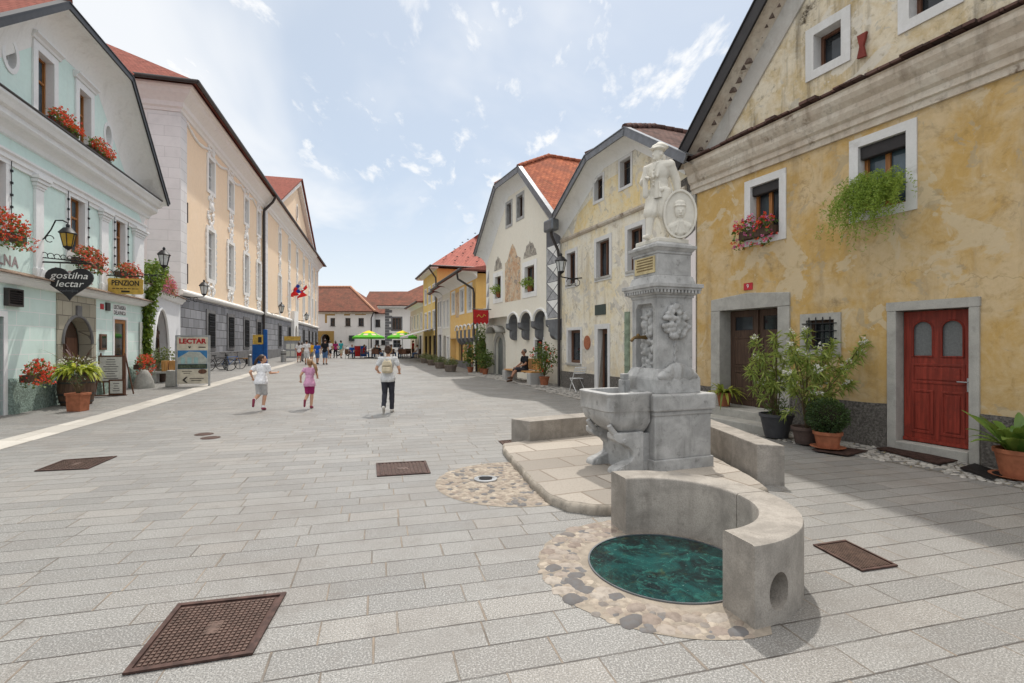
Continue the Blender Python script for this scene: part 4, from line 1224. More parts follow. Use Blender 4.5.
def house_D():
    F = FD; s0, s1 = 0.0, F.atY(34.2)
    H = thing('eaves_house', 'orange house with grey corbels and wide white eaves cove', 'house', F.P(0, 0, 0))
    holes = []
    for xl, xr, yt, yb in ((467.6, 471.9, 286.5, 311), (460.1, 464, 290.6, 312.6), (452, 454.9, 294, 313.5)):
        a, b, z0, z1 = pxr(F, xl, xr, yt, yb)
        window(H, F, holes, a, b, z0, z1, depth=.14, frame=M['white_paint'], mull=1, sur=.13, surm=M['soffit'], pane=M['curtain'])
    zo = 2.05; rec = -.35
    wl = MB(); wl.wall(F, rect(s0, s1, zo, 5.45), holes, 0, .2); wl.build('wall', M['D_wall'], H)
    lh = []
    for xl, xr, yt, yb in ((467.8, 471, 337.5, 355),):
        a, b, z0, z1 = pxr(F, xl, xr, yt, yb, rec)
        window(H, F, lh, a, b, z0, z1, depth=.14, frame=M['wood_dark'], mull=1, sur=.12, surm=M['soffit'], n=rec)
    a, b, z0, z1 = pxr(F, 458.8, 462.8, 338, 365, rec); z0 = .2
    lh.append(rect(a, b, 0, z1)); door_leaf(H, F, a, b, z0, z1, rec - .14, M['wood_dark'], [(a + .15, b - .15, z0 + .2, z0 + .9)])
    a, b, z0, z1 = pxr(F, 452.3, 455.5, 337, 365, rec); z0 = .2
    lh.append(arch_poly(a, b, 0, z1)); mb = MB(); mb.slab(F, arch_poly(a, b, z0, z1), rec - .2, rec - .14); mb.build('door', M['grey_door'], H)
    lw = MB(); lw.wall(F, rect(s0, s1, -.3, zo + .02), lh, rec, .2); lw.build('lower_wall', M['D_wall'], H)
    mb = MB(); mb.fbox(F, s0, s1, rec - .1, 0, zo - .0, zo + .06); mb.build('overhang_soffit', M['soffit'], H)
    n_ = 5
    for i in range(n_):
        c = s0 + .5 + (s1 - s0 - 1.4) * i / (n_ - 1) * .75
        mb = MB(); pr = [(rec, zo + .5), (.03, zo + .5), (.03, zo + .15)] + [(rec + (.03 - rec) * math.cos(k / 5 * math.pi / 2), zo + .15 - .55 * math.sin(k / 5 * math.pi / 2)) for k in range(1, 6)]
        mb.prism([F.P(c - .26, n, z) for n, z in pr], F.d * .5); mb.build('corbel', M['zincgrey'], H)
        mb = MB(); mb.tube([F.P(c + .55 * math.cos(math.pi * k / 8), .03, zo + .5 + .3 * math.sin(math.pi * k / 8)) for k in range(9)], .05, 6); mb.build('arch_band', M['soffit'], H)
    mb = MB(); mb.slab(F, rect(s0, s1, -.1, .62), rec, rec + .03); mb.build('plinth', M['M_plinth'], H)
    a, b, z0, z1 = pxr(F, 455.8, 459, 293, 318)
    mb = MB(); mb.slab(F, rect(a, b, z0, z1), 0, .006); mb.build('fresco', M['fresco'], H)
    # return wall facing the camera
    FR = Fac(F.P(0, 0, 0)[:2], -F.n, -F.d)
    mb = MB(); mb.wall(FR, rect(0, 9, zo, 5.6), (), 0, 0, False); mb.wall(FR, rect(-rec, 9, -.3, zo), (), .0, 0, False); mb.build('side_wall', M['D_wall'], H)
    mb = MB(); mb.fbox(FR, 0, .5, .0, .02, zo - .3, zo + .9); mb.build('corner_block', M['zincgrey'], H)
    shell(H, F, s0 + .02, s1, 11, 5.4, M['D_wall'])
    s1b = F.atY(39.2)
    cove(H, F, s0 - .3, s1, 5.3, 5.72, .9, M['soffit'])
    gutter(H, F, s0 - .4, s1, 5.74, .95)
    eave_roof(H, F, s0 - .4, s1 + .05, 5.74, .92, 11, 1.1, M['tile_pink'], hip=False)
    downpipe(H, [F.P(s0 + .55, .95, 5.65), F.P(s0 + .5, .9, 5.3), F.P(s0 + .15, .12, 4.75), F.P(s0 + .12, .08, 4.5), F.P(s0 + .12, .08, 2.2), F.P(s0 - .25, .05, 1.8), F.P(s0 - .3, .05, .2)], .06)
    return H
house_D()
def plain_house(name, label, F, y0, y1, ze, mat, wins, n_e=.45, depth=11, rise=1.0, roofm='tile_pink', hip=False, covem=None, doors=()):
    s0, s1 = F.atY(y0), F.atY(y1)
    H = thing(name, label, 'house', F.P(s0, 0, g(y0)))
    holes = []
    for fa, fb, z0, z1, fm, pm in wins:
        window(H, F, holes, s0 + (s1 - s0) * fa, s0 + (s1 - s0) * fb, z0, z1, depth=.14, frame=M[fm], mull=1, sur=.10, surm=M['soffit'], pane=M[pm])
    for fa, fb, z1, dm in doors:
        a, b = s0 + (s1 - s0) * fa, s0 + (s1 - s0) * fb
        holes.append(rect(a, b, -.05, z1)); door_leaf(H, F, a, b, g(y0), z1, -.15, M[dm], [], [rect(a + (b - a) * .15, b - (b - a) * .15, z1 * .5, z1 - .2)])
    wl = MB(); wl.wall(F, rect(s0, s1, -.3, ze - .1), holes, 0, .2); wl.build('wall', M[mat], H)
    shell(H, F, s0, s1, depth, ze - .05, M[mat])
    cove(H, F, s0, s1, ze - .4, ze, n_e, M[covem or 'soffit'])
    gutter(H, F, s0 - .05, s1 + .05, ze, n_e + .03)
    eave_roof(H, F, s0 - .05, s1 + .05, ze, n_e, depth, rise, M[roofm], hip=hip)
    return H
plain_house('eaves_house', 'narrow pale grey house with tall white windows beyond the orange house', FD, 34.25, 37.0, 5.68, 'E_wall', [(.15, .38, 2.9, 4.8, 'white_paint', 'curtain'), (.60, .83, 2.9, 4.8, 'white_paint', 'curtain'), (.12, .36, .6, 2.2, 'white_paint', 'curtain')], n_e=.8, doors=[(.55, .85, 2.3, 'wood_brown')])
plain_house('eaves_house', 'very narrow grey house with black upper windows beside the yellow house', FD, 37.05, 39.0, 5.6, 'F_wall', [(.15, .42, 3.0, 4.9, 'metal_dark', 'glass'), (.58, .85, 3.0, 4.9, 'metal_dark', 'glass')], n_e=.7, doors=[(.2, .75, 2.4, 'metal_dark')])
def house_G():
    F = FD; s0, s1 = F.atY(39.1), F.atY(46)
    H = thing('corner_house', 'tall yellow house with hipped bright red roof and flower boxes', 'house', F.P(s0, 0, g(39)))
    holes = []
    for fa in (.12, .42, .72):
        for z0, z1 in ((5.2, 6.5), (2.9, 4.4)):
            window(H, F, holes, s0 + (s1 - s0) * fa, s0 + (s1 - s0) * (fa + .15), z0, z1, depth=.14, frame=M['white_paint'], mull=1, sur=.10, surm=M['soffit'])
        window(H, F, holes, s0 + (s1 - s0) * (fa - .03), s0 + (s1 - s0) * (fa + .17), .6, 2.4, depth=.14, frame=M['wood_dark'], mull=1)
    wl = MB(); wl.wall(F, rect(s0, s1, -.3, 7.6), holes, 0, .2); wl.build('wall', M['G_wall'], H)
    shell(H, F, s0, s1, 12, 7.6, M['G_wall'])
    FR = Fac(F.P(s0, 0, 0)[:2], -F.n, -F.d)
    mb = MB(); mb.wall(FR, rect(0, 12, 5, 7.62), (), .004, 0, False); mb.build('side_wall', M['D_wall'], H)
    r = eave_roof(H, F, s0 - .6, s1 + .6, 7.75, .6, 13.5, 5.2, M['tile_pink'], hip=True)
    mb = MB(); mb.fbox(F, s0 - .55, s1 + .55, .0, .55, 7.58, 7.66); mb.build('soffit', M['soffit'], H)
    gutter(H, F, s0 - .6, s1 + .6, 7.74, .62)
    mb = MB(); mb.tube([F.P(s0 - .62, .6, 7.72), F.P(s0 - .62, -13, 7.72)], .075, 8); mb.build('gutter', M['gutter'], H)
    # snow guards
    sg = MB()
    for j in range(1, 12):
        for i in range(14):
            n_ = .6 - j * .52; 
            f = j / 13
            ss = s0 - .6 + j * .52
            nn = .1 - i * .9
            if nn > .6 - j * .52 or nn < -12.9 + j * .52: continue
            z_ = 7.75 + 5.2 * (j * .52) / 6.75 + .12
            sg.box(-.07, .07, -.03, .03, 0, .06, Matrix.Translation(F.P(ss, nn + (.3 if j % 2 else 0), z_)))
    sg.build('snow_guard', M['gutter'], r, kind='stuff')
    mb = MB(); mb.fbox(F, (s0 + s1) / 2, (s0 + s1) / 2 + .6, -7, -6.3, 11, 13.6); mb.build('chimney', M['terracotta'], r)
    downpipe(H, [F.P(s0 + .1, .6, 7.6), F.P(s0 + .1, .1, 6.9), F.P(s0 + .1, .08, 6.5), F.P(s0 + .1, .08, g(39))], .06)
    # cafe awning on its shop front
    mb = MB(); mb.face([F.P(s0 + 1.5, .02, 3.0), F.P(s1 - .2, .02, 3.0), F.P(s1 - .2, 2.1, 2.35), F.P(s0 + 1.5, 2.1, 2.35)])
    mb.fbox(F, s0 + 1.5, s1 - .2, 2.06, 2.12, 2.2, 2.36)
    mb.build('awning', M['c_lightgrey'], H, solid=.02)
    return H
house_G()
plain_house('eaves_house', 'low cream house with small windows beside the white corner building', FD, 46.1, 55, 5.6, 'H_wall', [(.08, .17, 3.2, 4.6, 'white_paint', 'glass'), (.32, .41, 3.2, 4.6, 'white_paint', 'glass'), (.57, .66, 3.2, 4.6, 'white_paint', 'glass'), (.8, .89, 3.2, 4.6, 'white_paint', 'glass'), (.1, .25, .7, 2.5, 'wood_dark', 'glass')], n_e=.6, doors=[(.45, .58, 2.6, 'wood_dark')])

# ---- white buildings closing the square
FI = Fac((-19.0, 70.0), (1, .06), (.06, -1))
def far_right():
    F = FI
    H = thing('white_corner_building', 'white corner building with dark stone quoins and hipped roof behind the parasols', 'building', F.P(1.4, 0, .6))
    def S(px): return F.S(px)
    s0, s1 = S(385.2), S(385.2) + 14
    holes = []
    for xl, xr, yt, yb in ((392.5, 401, 318, 329.5), (411.5, 417, 318, 329.5)):
        a, b, z0, z1 = pxr(F, xl, xr, yt, yb)
        window(H, F, holes, a, b, z0, z1, depth=.2, frame=M['wood_brown'], mull=2, sur=.2, surm=M['zincgrey'], sill=M['zincgrey'])
    for xl, xr in ((393, 400.5), (411, 416)):
        a, b, z0, z1 = pxr(F, xl, xr, 340, 347.5)
        window(H, F, holes, a, b, z0, z1, depth=.2, frame=M['zincgrey'], mull=1, trans=(.5,))
    wl = MB(); wl.wall(F, rect(s0, s1, -.3, 6.75), holes, 0, .3); wl.build('wall', M['far_wall'], H)
    shell(H, F, s0, s1, 14, 6.75, M['far_wall'])
    mb = MB(); z = .9; k = 0
    while z < 6.6:
        w_ = .95 if k % 2 else .55
        mb.fbox(F, s0 - .02, s0 + w_, -.02, .05, z, z + .36); z += .4; k += 1
    mb.build('quoins', M['zincgrey'], H)
    mb = MB(); sweep(mb, F, s0 - .9, s1 + .9, [(0, 6.6), (.5, 6.75), (.9, 6.8), (.9, 7.05), (0, 7.1)]); mb.build('eaves_board', M['white_paint'], H)
    rf = eave_roof(H, F, s0 - 1, s1 + 1, 7.06, 1.0, 15.5, 4.9, M['tile_far'], hip=True)
    mb = MB(); c = (s0 + s1) / 2 + .5; mb.fbox(F, c, c + .9, -7.6, -6.9, 11, 13.4); mb.fbox(F, c + 2.2, c + 3.3, -8, -7, 10, 12.6); mb.build('chimney', M['terracotta'], rf)
    return H
far_right()
FJ = Fac((-36.0, 88.0), (1, 0), (0, -1))
def far_left():
    F = FJ
    H = thing('white_manor_wing', 'long white two storey building with steep old tiled roof and arched ochre gateway', 'building', F.P(0, 0, .95))
    s0, s1 = -6.0, F.S(372); s2 = F.S(388)
    holes = []
    for xl, xr, yt, yb in ((330.3, 335, 318, 326), (345.2, 350.5, 318, 326), (358.3, 363.8, 318, 326)):
        a, b, z0, z1 = pxr(F, xl, xr, yt, yb)
        window(H, F, holes, a, b, z0, z1, depth=.25, frame=M['wood_dark'], mull=1, trans=(.5,), sill=M['zincgrey'], sillp=.15)
    a, b, z0, z1 = pxr(F, 321, 330, 334, 350); z0 = .9
    gate = arch_poly(a, b, -.1, z1)
    holes.append(gate)
    wl = MB(); wl.wall(F, rect(s0, s1, -.3, 7.3), holes, 0, .6); wl.build('wall', M['far_wall'], H)
    o0, o1, _, oz = pxr(F, 317.3, 334, 331, 350)
    mb = MB(); mb.slab(F, rect(o0, o1, -.1, oz), 0.0, .12, [gate]); mb.build('gateway_surround', M['gate_ochre'], H)
    mb = MB(); mb.fbox(F, a, b - 1.0, -.6, -.5, .9, z1 + .2); mb.build('gate', M['wood_dark'], H)
    mb = MB(); mb.fbox(F, a - 3, b + 3, -7.2, -7, -.2, 6.9); mb.fbox(F, a - 3, a - 2.8, -7, -.7, -.2, 6.9); mb.fbox(F, b + 2.8, b + 3, -7, -.7, -.2, 6.9); mb.fbox(F, a - 3, b + 3, -7, -.7, 5, 5.2); mb.build('passage_wall', M['A_trim'], H)
    # wing set back
    h2 = []
    F2 = Fac((F.P(s1, -2.0, 0).x, F.P(s1, -2.0, 0).y), (1, 0), (0, -1))
    for xl, xr, yt, yb in ((375.3, 380.2, 319.5, 327), (373.5, 379, 340, 345), (381, 386, 340, 345)):
        a, b, z0, z1 = pxr(F2, xl, xr, yt, yb)
        window(H, F2, h2, a, b, z0, z1, depth=.25, frame=M['wood_dark'], mull=1, sill=M['zincgrey'])
    wl = MB(); wl.wall(F2, rect(0, 20, -.3, 7.1), h2, 0, .4); wl.build('wall', M['far_wall'], H)
    mb = MB(); mb.face([F.P(s1, 0, -.3), F.P(s1, -14, -.3), F.P(s1, -14, 7.3), F.P(s1, 0, 7.3)]); mb.face([F.P(s0, 0, -.3), F.P(s0, -14, -.3), F.P(s0, -14, 7.3), F.P(s0, 0, 7.3)]); mb.build('side_wall', M['far_wall'], H)
    mb = MB(); sweep(mb, F, s0, s1 + .2, [(0, 6.95), (.15, 7.0), (.25, 7.2), (.4, 7.3), (.4, 7.42), (0, 7.5)]); mb.build('cornice', M['A_trim'], H)
    # roofs: hip at the right end, lower wing behind
    ze = 7.42; zr = 12.4
    r = MB(); a0, a1 = F.P(s0, .7, ze), F.P(s1 + .7, .7, ze); c1 = F.P(F.S(350.5, -6), -6, zr); c0 = F.P(s0, -6, zr); b1 = F.P(s1 + .7, -14, ze); b0 = F.P(s0, -14, ze)
    L = 8.3
    r.face([a0, a1, c1, c0], [(s0, 0), (s1, 0), (s1 - 5, L), (s0, L)]); r.face([a1, b1, c1], [(0, 0), (14, 0), (7, L)]); r.face([b0, b1, c1, c0], [(s0, 0), (s1, 0), (s1 - 5, L), (s0, L)])
    rf = r.build('roof', M['tile_far'], H, solid=.15)
    mb = MB()
    for p, q in ((a1, c1), (c0, c1)):
        n_ = int((q - p).length / .6)
        for i in range(n_): mb.tube([p.lerp(q, i / n_) + Vector((0, 0, .05)), p.lerp(q, (i + 1.1) / n_) + Vector((0, 0, .1))], [.2, .17], 6)
    mb.build('ridge_tiles', M['ridge_far'], rf)
    r = MB(); r.face([F.P(s1 - 3, -1.5, 7.2), F.P(s1 + 22, -1.5, 7.2), F.P(s1 + 22, -9, 11.9), F.P(s1 - 3, -9, 11.9)], [(0, 0), (25, 0), (25, 8), (0, 8)])
    r.face([F.P(s1 - 3, -16, 7.2), F.P(s1 + 22, -16, 7.2), F.P(s1 + 22, -9, 11.9), F.P(s1 - 3, -9, 11.9)], [(0, 0), (25, 0), (25, 8), (0, 8)])
    r.build('roof', M['tile_far'], H, solid=.12)
    downpipe(H, [F.P(s1 + .3, .2, 7.2), F.P(s1 - .1, .12, 6.2), F.P(s1 - .1, .12, 1.0)], .10)
    # painted remains above the windows
    mb = MB()
    for xl, xr, yt, yb in ((325, 335, 313, 315.5), (325, 327, 315.5, 323), (344, 350, 312.5, 315.5), (355, 366, 313, 315)):
        a, b, z0, z1 = pxr(F, xl, xr, yt, yb); mb.slab(F, rect(a, b, z0, z1), 0, .02)
    mb.build('painted_frieze', M['gate_ochre'], H)
    a, b, z0, z1 = pxr(F, 349.5, 354.5, 335.5, 341); mb = MB(); mb.fbox(F, a, b, 0, .4, z0, z1); mb.build('wall_box', M['green_board'], H)
    return H
M['gate_ochre'] = plaster('ochre_stone', (.42, .27, .09), (.48, .34, .16), .5, (.25, .18, .1), .3); M['ridge_far'] = simple('pale_ridge_tiles', (.52, .27, .17), .8)
far_left()
# ------------------------------------------------------------------ the left-hand side
FL = street_fac(-8.49, -.304, 19.56, False)
FM = street_fac(-10.6, -.264, 26.5, False)
def house_L():
    F = FL; s0, s1 = F.atY(9.25), 0.0
    H = thing('guesthouse', 'mint green guesthouse with white cove gable and red geraniums on the left', 'house', F.P(0, 0, 0))
    zl, zb, zt = 3.40, 6.30, 7.38
    P, Q = gable_profile(s0, s1, zt - .08, F.atY(13.0), F.atY(16.7), 10.65, .34, .95, .75)
    # ---------------- upper storey
    holes = []
    wins = [pxr(F, 69, 83.7, 194.3, 250), pxr(F, 115, 124.3, 217, 264)]
    zz0, zz1 = wins[0][2] - .05, wins[0][3]
    wl = [(w_[0], w_[1]) for w_ in wins]
    wl.append((F.S(4) - 1.0, F.S(4)))
    for a, b in wl:
        window(H, F, holes, a, b, zz0, zz1, depth=.2, frame=M['wood_orange'], mull=1, trans=(.66,), fw=.06, sur=.20, surm=M['L_trim'], proud=.04, pane=M['glass_sky_tint'])
    up = MB(); up.wall(F, rect(s0, s1, zl, zt), holes, 0, .25); up.build('upper_wall', M['L_wall'], H)
    # pilasters with capitals
    for xl, xr in ((32, 42), (98.6, 107), (132, 142.5)):
        a, b = F.S(xl), F.S(xr)
        mb = MB(); mb.fbox(F, a + .04, b - .04, 0, .07, zl + .25, 5.75)
        mb.build('pilaster', M['L_trim'], H, bev=.01)
        mb = MB()
        for k, (gx, dz, nn) in enumerate(((.0, .0, .09), (.04, .07, .12), (.09, .16, .16), (.12, .25, .20))):
            mb.fbox(F, a + .03 - gx, b - .03 + gx, 0, nn, 5.75 + dz, 5.75 + dz + .085)
        mb.build('capital', M['L_trim'], H, bev=.01)
        mb = MB(); mb.fbox(F, a, b, 0, .11, zl + .05, zl + .28); mb.build('pilaster_base', M['L_trim'], H, bev=.01)
    mb = MB(); sweep(mb, F, s0 - .05, s1 + .05, [(0, 6.02), (.05, 6.02), (.05, 6.12), (.09, 6.14), (.09, 6.24), (.14, 6.28), (.14, 6.33), (0, 6.35)]); mb.build('architrave', M['L_trim'], H)
    mb = MB(); sweep(mb, F, s0 - .2, s1 + .45, [(0, 6.68), (.07, 6.70), (.10, 6.80), (.20, 6.88), (.30, 6.92), (.36, 6.98), (.36, 7.12), (.46, 7.14), (.52, 7.24), (.58, 7.30), (.58, 7.36), (0, 7.38)]); mb.build('cornice', M['L_trim'], H)
    mb = MB(); sweep(mb, F, s0 - .2, s1 + .48, [(0, 7.385), (.60, 7.365), (.62, 7.38), (.62, 7.40), (0, 7.47)]); mb.build('cornice_flashing', M['gutter'], H)
    # ---------------- gable
    gh = []
    for xl, xr, yt, yb in ((36.2, 52.3, 45.7, 108), (78, 89.5, 82.8, 136)):
        a, b, z0, z1 = pxr(F, xl, xr, yt, yb); z0 = 7.75; z1 = 9.42
        window(H, F, gh, a, b, z0, z1, depth=.22, frame=M['wood_orange'], mull=1, trans=(.62,), fw=.06, sur=.2, surm=M['L_trim'], proud=.05, pane=M['glass_sky_tint'])
        mb = MB(); sweep(mb, F, a - .28, b + .28, [(0, z1 + .20), (.08, z1 + .22), (.10, z1 + .28), (.18, z1 + .33), (.18, z1 + .38), (0, z1 + .42)]); mb.build('hood_mould', M['L_trim'], H)
    for px, py in ((10, 43), (108, 124.5)):
        s, z = F.S(px), F.Z(px, py); z = 8.72
        window(H, F, gh, s - .21, s + .21, z - .33, z + .33, depth=.2, frame=M['L_trim'], mull=0, fw=.04, sur=.12, surm=M['L_trim'], shape='oval', pane=M['curtain'])
    gb = MB(); gb.wall(F, [(s0, zt), (s1, zt), (s1, max(zt + .01, Q[3][1])), Q[2], Q[1], (s0, max(zt + .01, Q[0][1]))], gh, 0, .25); gb.build('gable_wall', M['L_wall'], H)
    gable_roof(H, F, P, Q, .72, 13, 1.8, M['tile_mansion'], M['metal_dark'], M['soffit'], .13)
    shell(H, F, s0, s1, 13, 7.3, M['L_wall'], 10.5)
    # ---------------- ledge with little roof over the ground floor
    mb = MB(); sweep(mb, F, s0 - .05, s1 + .12, [(0, zl - .25), (.10, zl - .24), (.16, zl - .18), (.20, zl - .12), (.26, zl - .10), (.26, zl - .04), (0, zl - .02)]); mb.build('string_course', M['L_trim'], H)
    mb = MB(); r = random.Random(4); s = s0
    while s < s1 + .1:
        L = .22; mb.prism([F.P(s, .0, zl + .10), F.P(s, .34, zl - .02), F.P(s, .34, zl - .045), F.P(s, .0, zl + .02)], F.d * (L - .012)); s += L
    mb.build('ledge_tiles', M['tile_ledge'], H)
    # ---------------- ground floor
    lh = []
    # stone portal
    o0, o1 = F.S(56), F.S(95); a, b = F.S(61.5), F.S(90.5); z1 = F.Z(75, 317)
    lh.append(rect(o0, o1, -.1, zl - .27))
    pm = MB(); pm.slab(F, rect(o0, o1, -.1, zl - .27), -.30, .03, [arch_poly(a, b, -.09, z1)]); pm.build('stone_portal', M['L_stone'], H)
    mb = MB(); mb.tube([F.P((a + b) / 2 + ((b - a) / 2 + .03) * math.cos(math.pi * k / 14), .035, z1 - (b - a) / 2 + ((b - a) / 2 + .03) * math.sin(math.pi * k / 14)) for k in range(15)], .045, 6)
    mb.fbox(F, (a + b) / 2 - .13, (a + b) / 2 + .13, .03, .08, z1 + .02, z1 + .34); mb.build('keystone_arch', M['M_plinth'], H)
    mb = MB(); mb.slab(F, arch_poly(a, b, .02, z1), -.36, -.32); d_ = mb.build('door', M['wood_dark'], H)
    mb = MB(); c_ = (a + b) / 2
    for f in (.08, .56):
        for zz in (.2, 1.15): mb.fbox(F, a + (b - a) * f, a + (b - a) * (f + .36), -.32, -.29, zz, zz + .75)
    mb.build('door_panel', M['wood_brown'], d_, bev=.02)
    # glass door and purple door
    a, b, z0, z1 = pxr(F, 114, 126, 319, 380); z0 = .12
    lh.append(rect(a, b, -.05, z1))
    mb = MB(); mb.slab(F, rect(a - .10, b + .10, -.05, z1 + .10), -.12, .02, [rect(a, b, -.04, z1)]); mb.build('door_frame', M['L_trim'], H)
    w_ = b - a
    door_leaf(H, F, a + .005, b - .005, .1, z1 - .005, -.02, M['wood_orange'], [], [rect(a + w_ * .14, b - w_ * .14, .35, z1 - .14)], gmat=M['glass'], label='brown framed glass door')
    b = F.S(3); a = b - 1.1
    lh.append(rect(a, b, -.05, 2.35)); mb = MB(); mb.slab(F, rect(a - .14, b + .14, -.05, 2.49), -.14, .02, [rect(a, b, -.04, 2.35)]); mb.build('door_frame', M['L_trim'], H)
    door_leaf(H, F, a + .005, b - .005, .1, 2.34, -.10, M['purple_door'], [(a + .15, b - .15, .3, 1.0), (a + .15, b - .15, 1.2, 2.1)], label='dark plum painted door')
    lw = MB(); lw.wall(F, rect(s0, s1, -.3, zl), lh, 0, .3); lw.build('lower_wall', M['L_block'], H)
    # battered green plinth
    for a, b in ((F.S(7), F.S(54)), (F.S(97), F.S(111.5)), (F.S(128.5), F.S(143))):
        mb = MB()
        n_ = max(2, int((b - a) / .12)); rows = []
        for i in range(n_ + 1):
            s = a + (b - a) * i / n_; q = .03 * mnoise.noise(Vector((s * 3, 0, 0)))
            rows.append([F.P(s, .16 + q, -.1), F.P(s, .12 + q, .45), F.P(s, .09 + q * .5, .74 + q), F.P(s, .05, .84 + q), F.P(s, .0, .86 + q)])
        mb.grid(rows, smooth=True)
        for rw in (rows[0], rows[-1]): mb.face(rw + [F.P(a if rw is rows[0] else b, 0, -.1)])
        mb.build('plinth', M['L_plinth'], H)
    # louvred vent
    a, b, z0, z1 = pxr(F, 3.5, 19, 287.5, 305.5)
    mb = MB(); mb.slab(F, rect(a, b, z0, z1), 0, .10, [rect(a + .04, b - .04, z0 + .04, z1 - .04)])
    n_ = 6
    for i in range(n_):
        z = z0 + .05 + (z1 - z0 - .1) * i / n_; mb.prism([F.P(a + .04, .01, z + .06), F.P(a + .04, .09, z), F.P(a + .04, .09, z - .01), F.P(a + .04, .01, z + .045)], F.d * (b - a - .08))
    mb.build('vent_grille', M['gutter'], H)
    # painted lettering under the first floor windows
    s = F.S(18); text_obj('GOSTILNA', .36, F.P(s, .006, zl + .30), F.d, UPZ, M['letter_wall'], 'lettering', H, .003, 'RIGHT', space=1.1, bold=.008)
    a, b = F.S(53), F.S(93)
    text_obj('LECTAR', .36, F.P((a + b) / 2, .006, zl + .30), F.d, UPZ, M['letter_wall'], 'lettering', H, .003, space=1.1, width=(b - a) * .95, bold=.008)
    # strings of little lights round the windows
    mb = MB(); r = random.Random(9)
    for a, b in wl:
        path = [(a - .16, zz0 + .05), (a - .16, zz1 + .12), (b + .16, zz1 + .12), (b + .16, zz0 + .05)]
        for p, q in zip(path, path[1:]):
            n_ = max(2, int(math.dist(p, q) / .28))
            pts = []
            for i in range(n_ + 1):
                f = i / n_; sp, zp = p[0] + (q[0] - p[0]) * f, p[1] + (q[1] - p[1]) * f
                pts.append(F.P(sp, .06, zp))
                mb.fbox(F, sp - .025, sp + .025, .045, .085, zp - .035, zp + .02)
            mb.tube(pts, .008, 4)
    mb.build('light_string', M['iron'], H)
    return H
M['tile_ledge'] = simple('ledge_roof_tiles', (.27, .19, .14), .85, .2, 0, .35, 8); M['purple_door'] = wood('plum_door', (.09, .03, .045), rough=.5)
HL = house_L()

# ---- annex with arched gate between guesthouse and mansion
c0 = FL.P(0, -.02, 0); c1 = FM.P(0, .02, 0)
FX = Fac((c0.x, c0.y), ((c1 - c0).x, (c1 - c0).y), (-(c0 - c1).y, (c0 - c1).x))
if FX.n.x < 0: FX.n = -FX.n
def annex():
    F = FX; L = (c1 - c0).length
    H = thing('gate_annex', 'low white annex with pointed arch doorway next to the mansion', 'building', F.P(0, 0, .1))
    a, b = F.S(153), F.S(168.5); z1 = F.Z(160, 308); z0 = .12
    pl = arch_poly(a, b, -.1, z1, pointed=True); holes = [pl]
    wl = MB(); wl.wall(F, rect(0, L, -.3, 4.05), holes, 0, .45); wl.build('wall', M['annex'], H)
    mb = MB(); pts = [F.P(p[0], .01, p[1]) for p in pl[1:] + pl[:1]]
    mb.tube(pts, .07, 6); mb.build('arch_moulding', M['L_trim'], H)
    mb = MB(); inner = arch_poly(a + .1, b - .1, .12, z1 - .1, pointed=True); sp = z1 - (z1 - 0) * .42
    mb.slab(F, arch_poly(a, b, .0, z1, pointed=True), -.42, -.34, [rect(a + .15, (a + b) / 2 - .22, 1.15, 2.0), rect((a + b) / 2 + .22, b - .15, 1.15, 2.0), [(a + .14, 2.35), ((a + b) / 2 - .06, 2.35), ((a + b) / 2 - .06, z1 - .18), (a + .45, z1 - .62)], [((a + b) / 2 + .06, 2.35), (b - .14, 2.35), (b - .45, z1 - .62), ((a + b) / 2 + .06, z1 - .18)]])
    d_ = mb.build('door', M['wood_brown'], H)
    mb = MB(); mb.slab(F, arch_poly(a + .05, b - .05, .05, z1 - .05, pointed=True), -.405, -.40); mb.build('door_glass', M['glass'], d_)
    mb = MB(); mb.fbox(F, (a + b) / 2 - .05, (a + b) / 2 + .05, -.34, -.31, .12, 2.3); mb.fbox(F, a + .05, b - .05, -.34, -.30, 2.16, 2.30); mb.build('door_strip', M['wood_brown'], d_)
    mb = MB(); sweep(mb, F, 0, L, [(0, 3.78), (.10, 3.80), (.16, 3.90), (.24, 3.96), (.24, 4.04), (0, 4.06)]); mb.build('cornice', M['L_trim'], H)
    mb = MB(); s = 0.0
    while s < L - .1:
        mb.prism([F.P(s, -1.2, 4.42), F.P(s, .32, 4.08), F.P(s, .32, 4.05), F.P(s, -1.2, 4.36)], F.d * .215); s += .23
    mb.build('roof', M['tile_ledge'], H)
    mb = MB(); mb.slab(F, rect(0.05, a - .3, -.1, .9), 0, .06); mb.build('plinth', M['L_plinth'], H)
    return H
HX = annex()
s, z = FX.S(143.5), 1.75
mb = MB(); mb.slab(FX, rect(FX.S(139.5), FX.S(150.5), .98, 2.55), .004, .03)
po = mb.build('poster', M['paper'], None, label='pale poster with orange drawing on the white annex wall', cat='poster')
mb = MB(); a = FX.S(139.5); b = FX.S(150.5); mb.slab(FX, [(a + .02, 1.0), (b - .02, 1.0), (b - .02, 1.35), ((a + b) / 2, 1.6), (a + .02, 1.5)], .03, .034); mb.build('printed_panel', simple('poster_green', (.40, .50, .30), .7), po)
mb = MB(); mb.tube([FX.P(a + (b - a) * f, .036, 1.85 + .45 * f + .1 * math.sin(f * 9)) for f in (.35, .5, .65, .8, .95)], [.03, .07, .09, .06, .02], 6); mb.build('printed_drawing', M['letter_orange'], po)

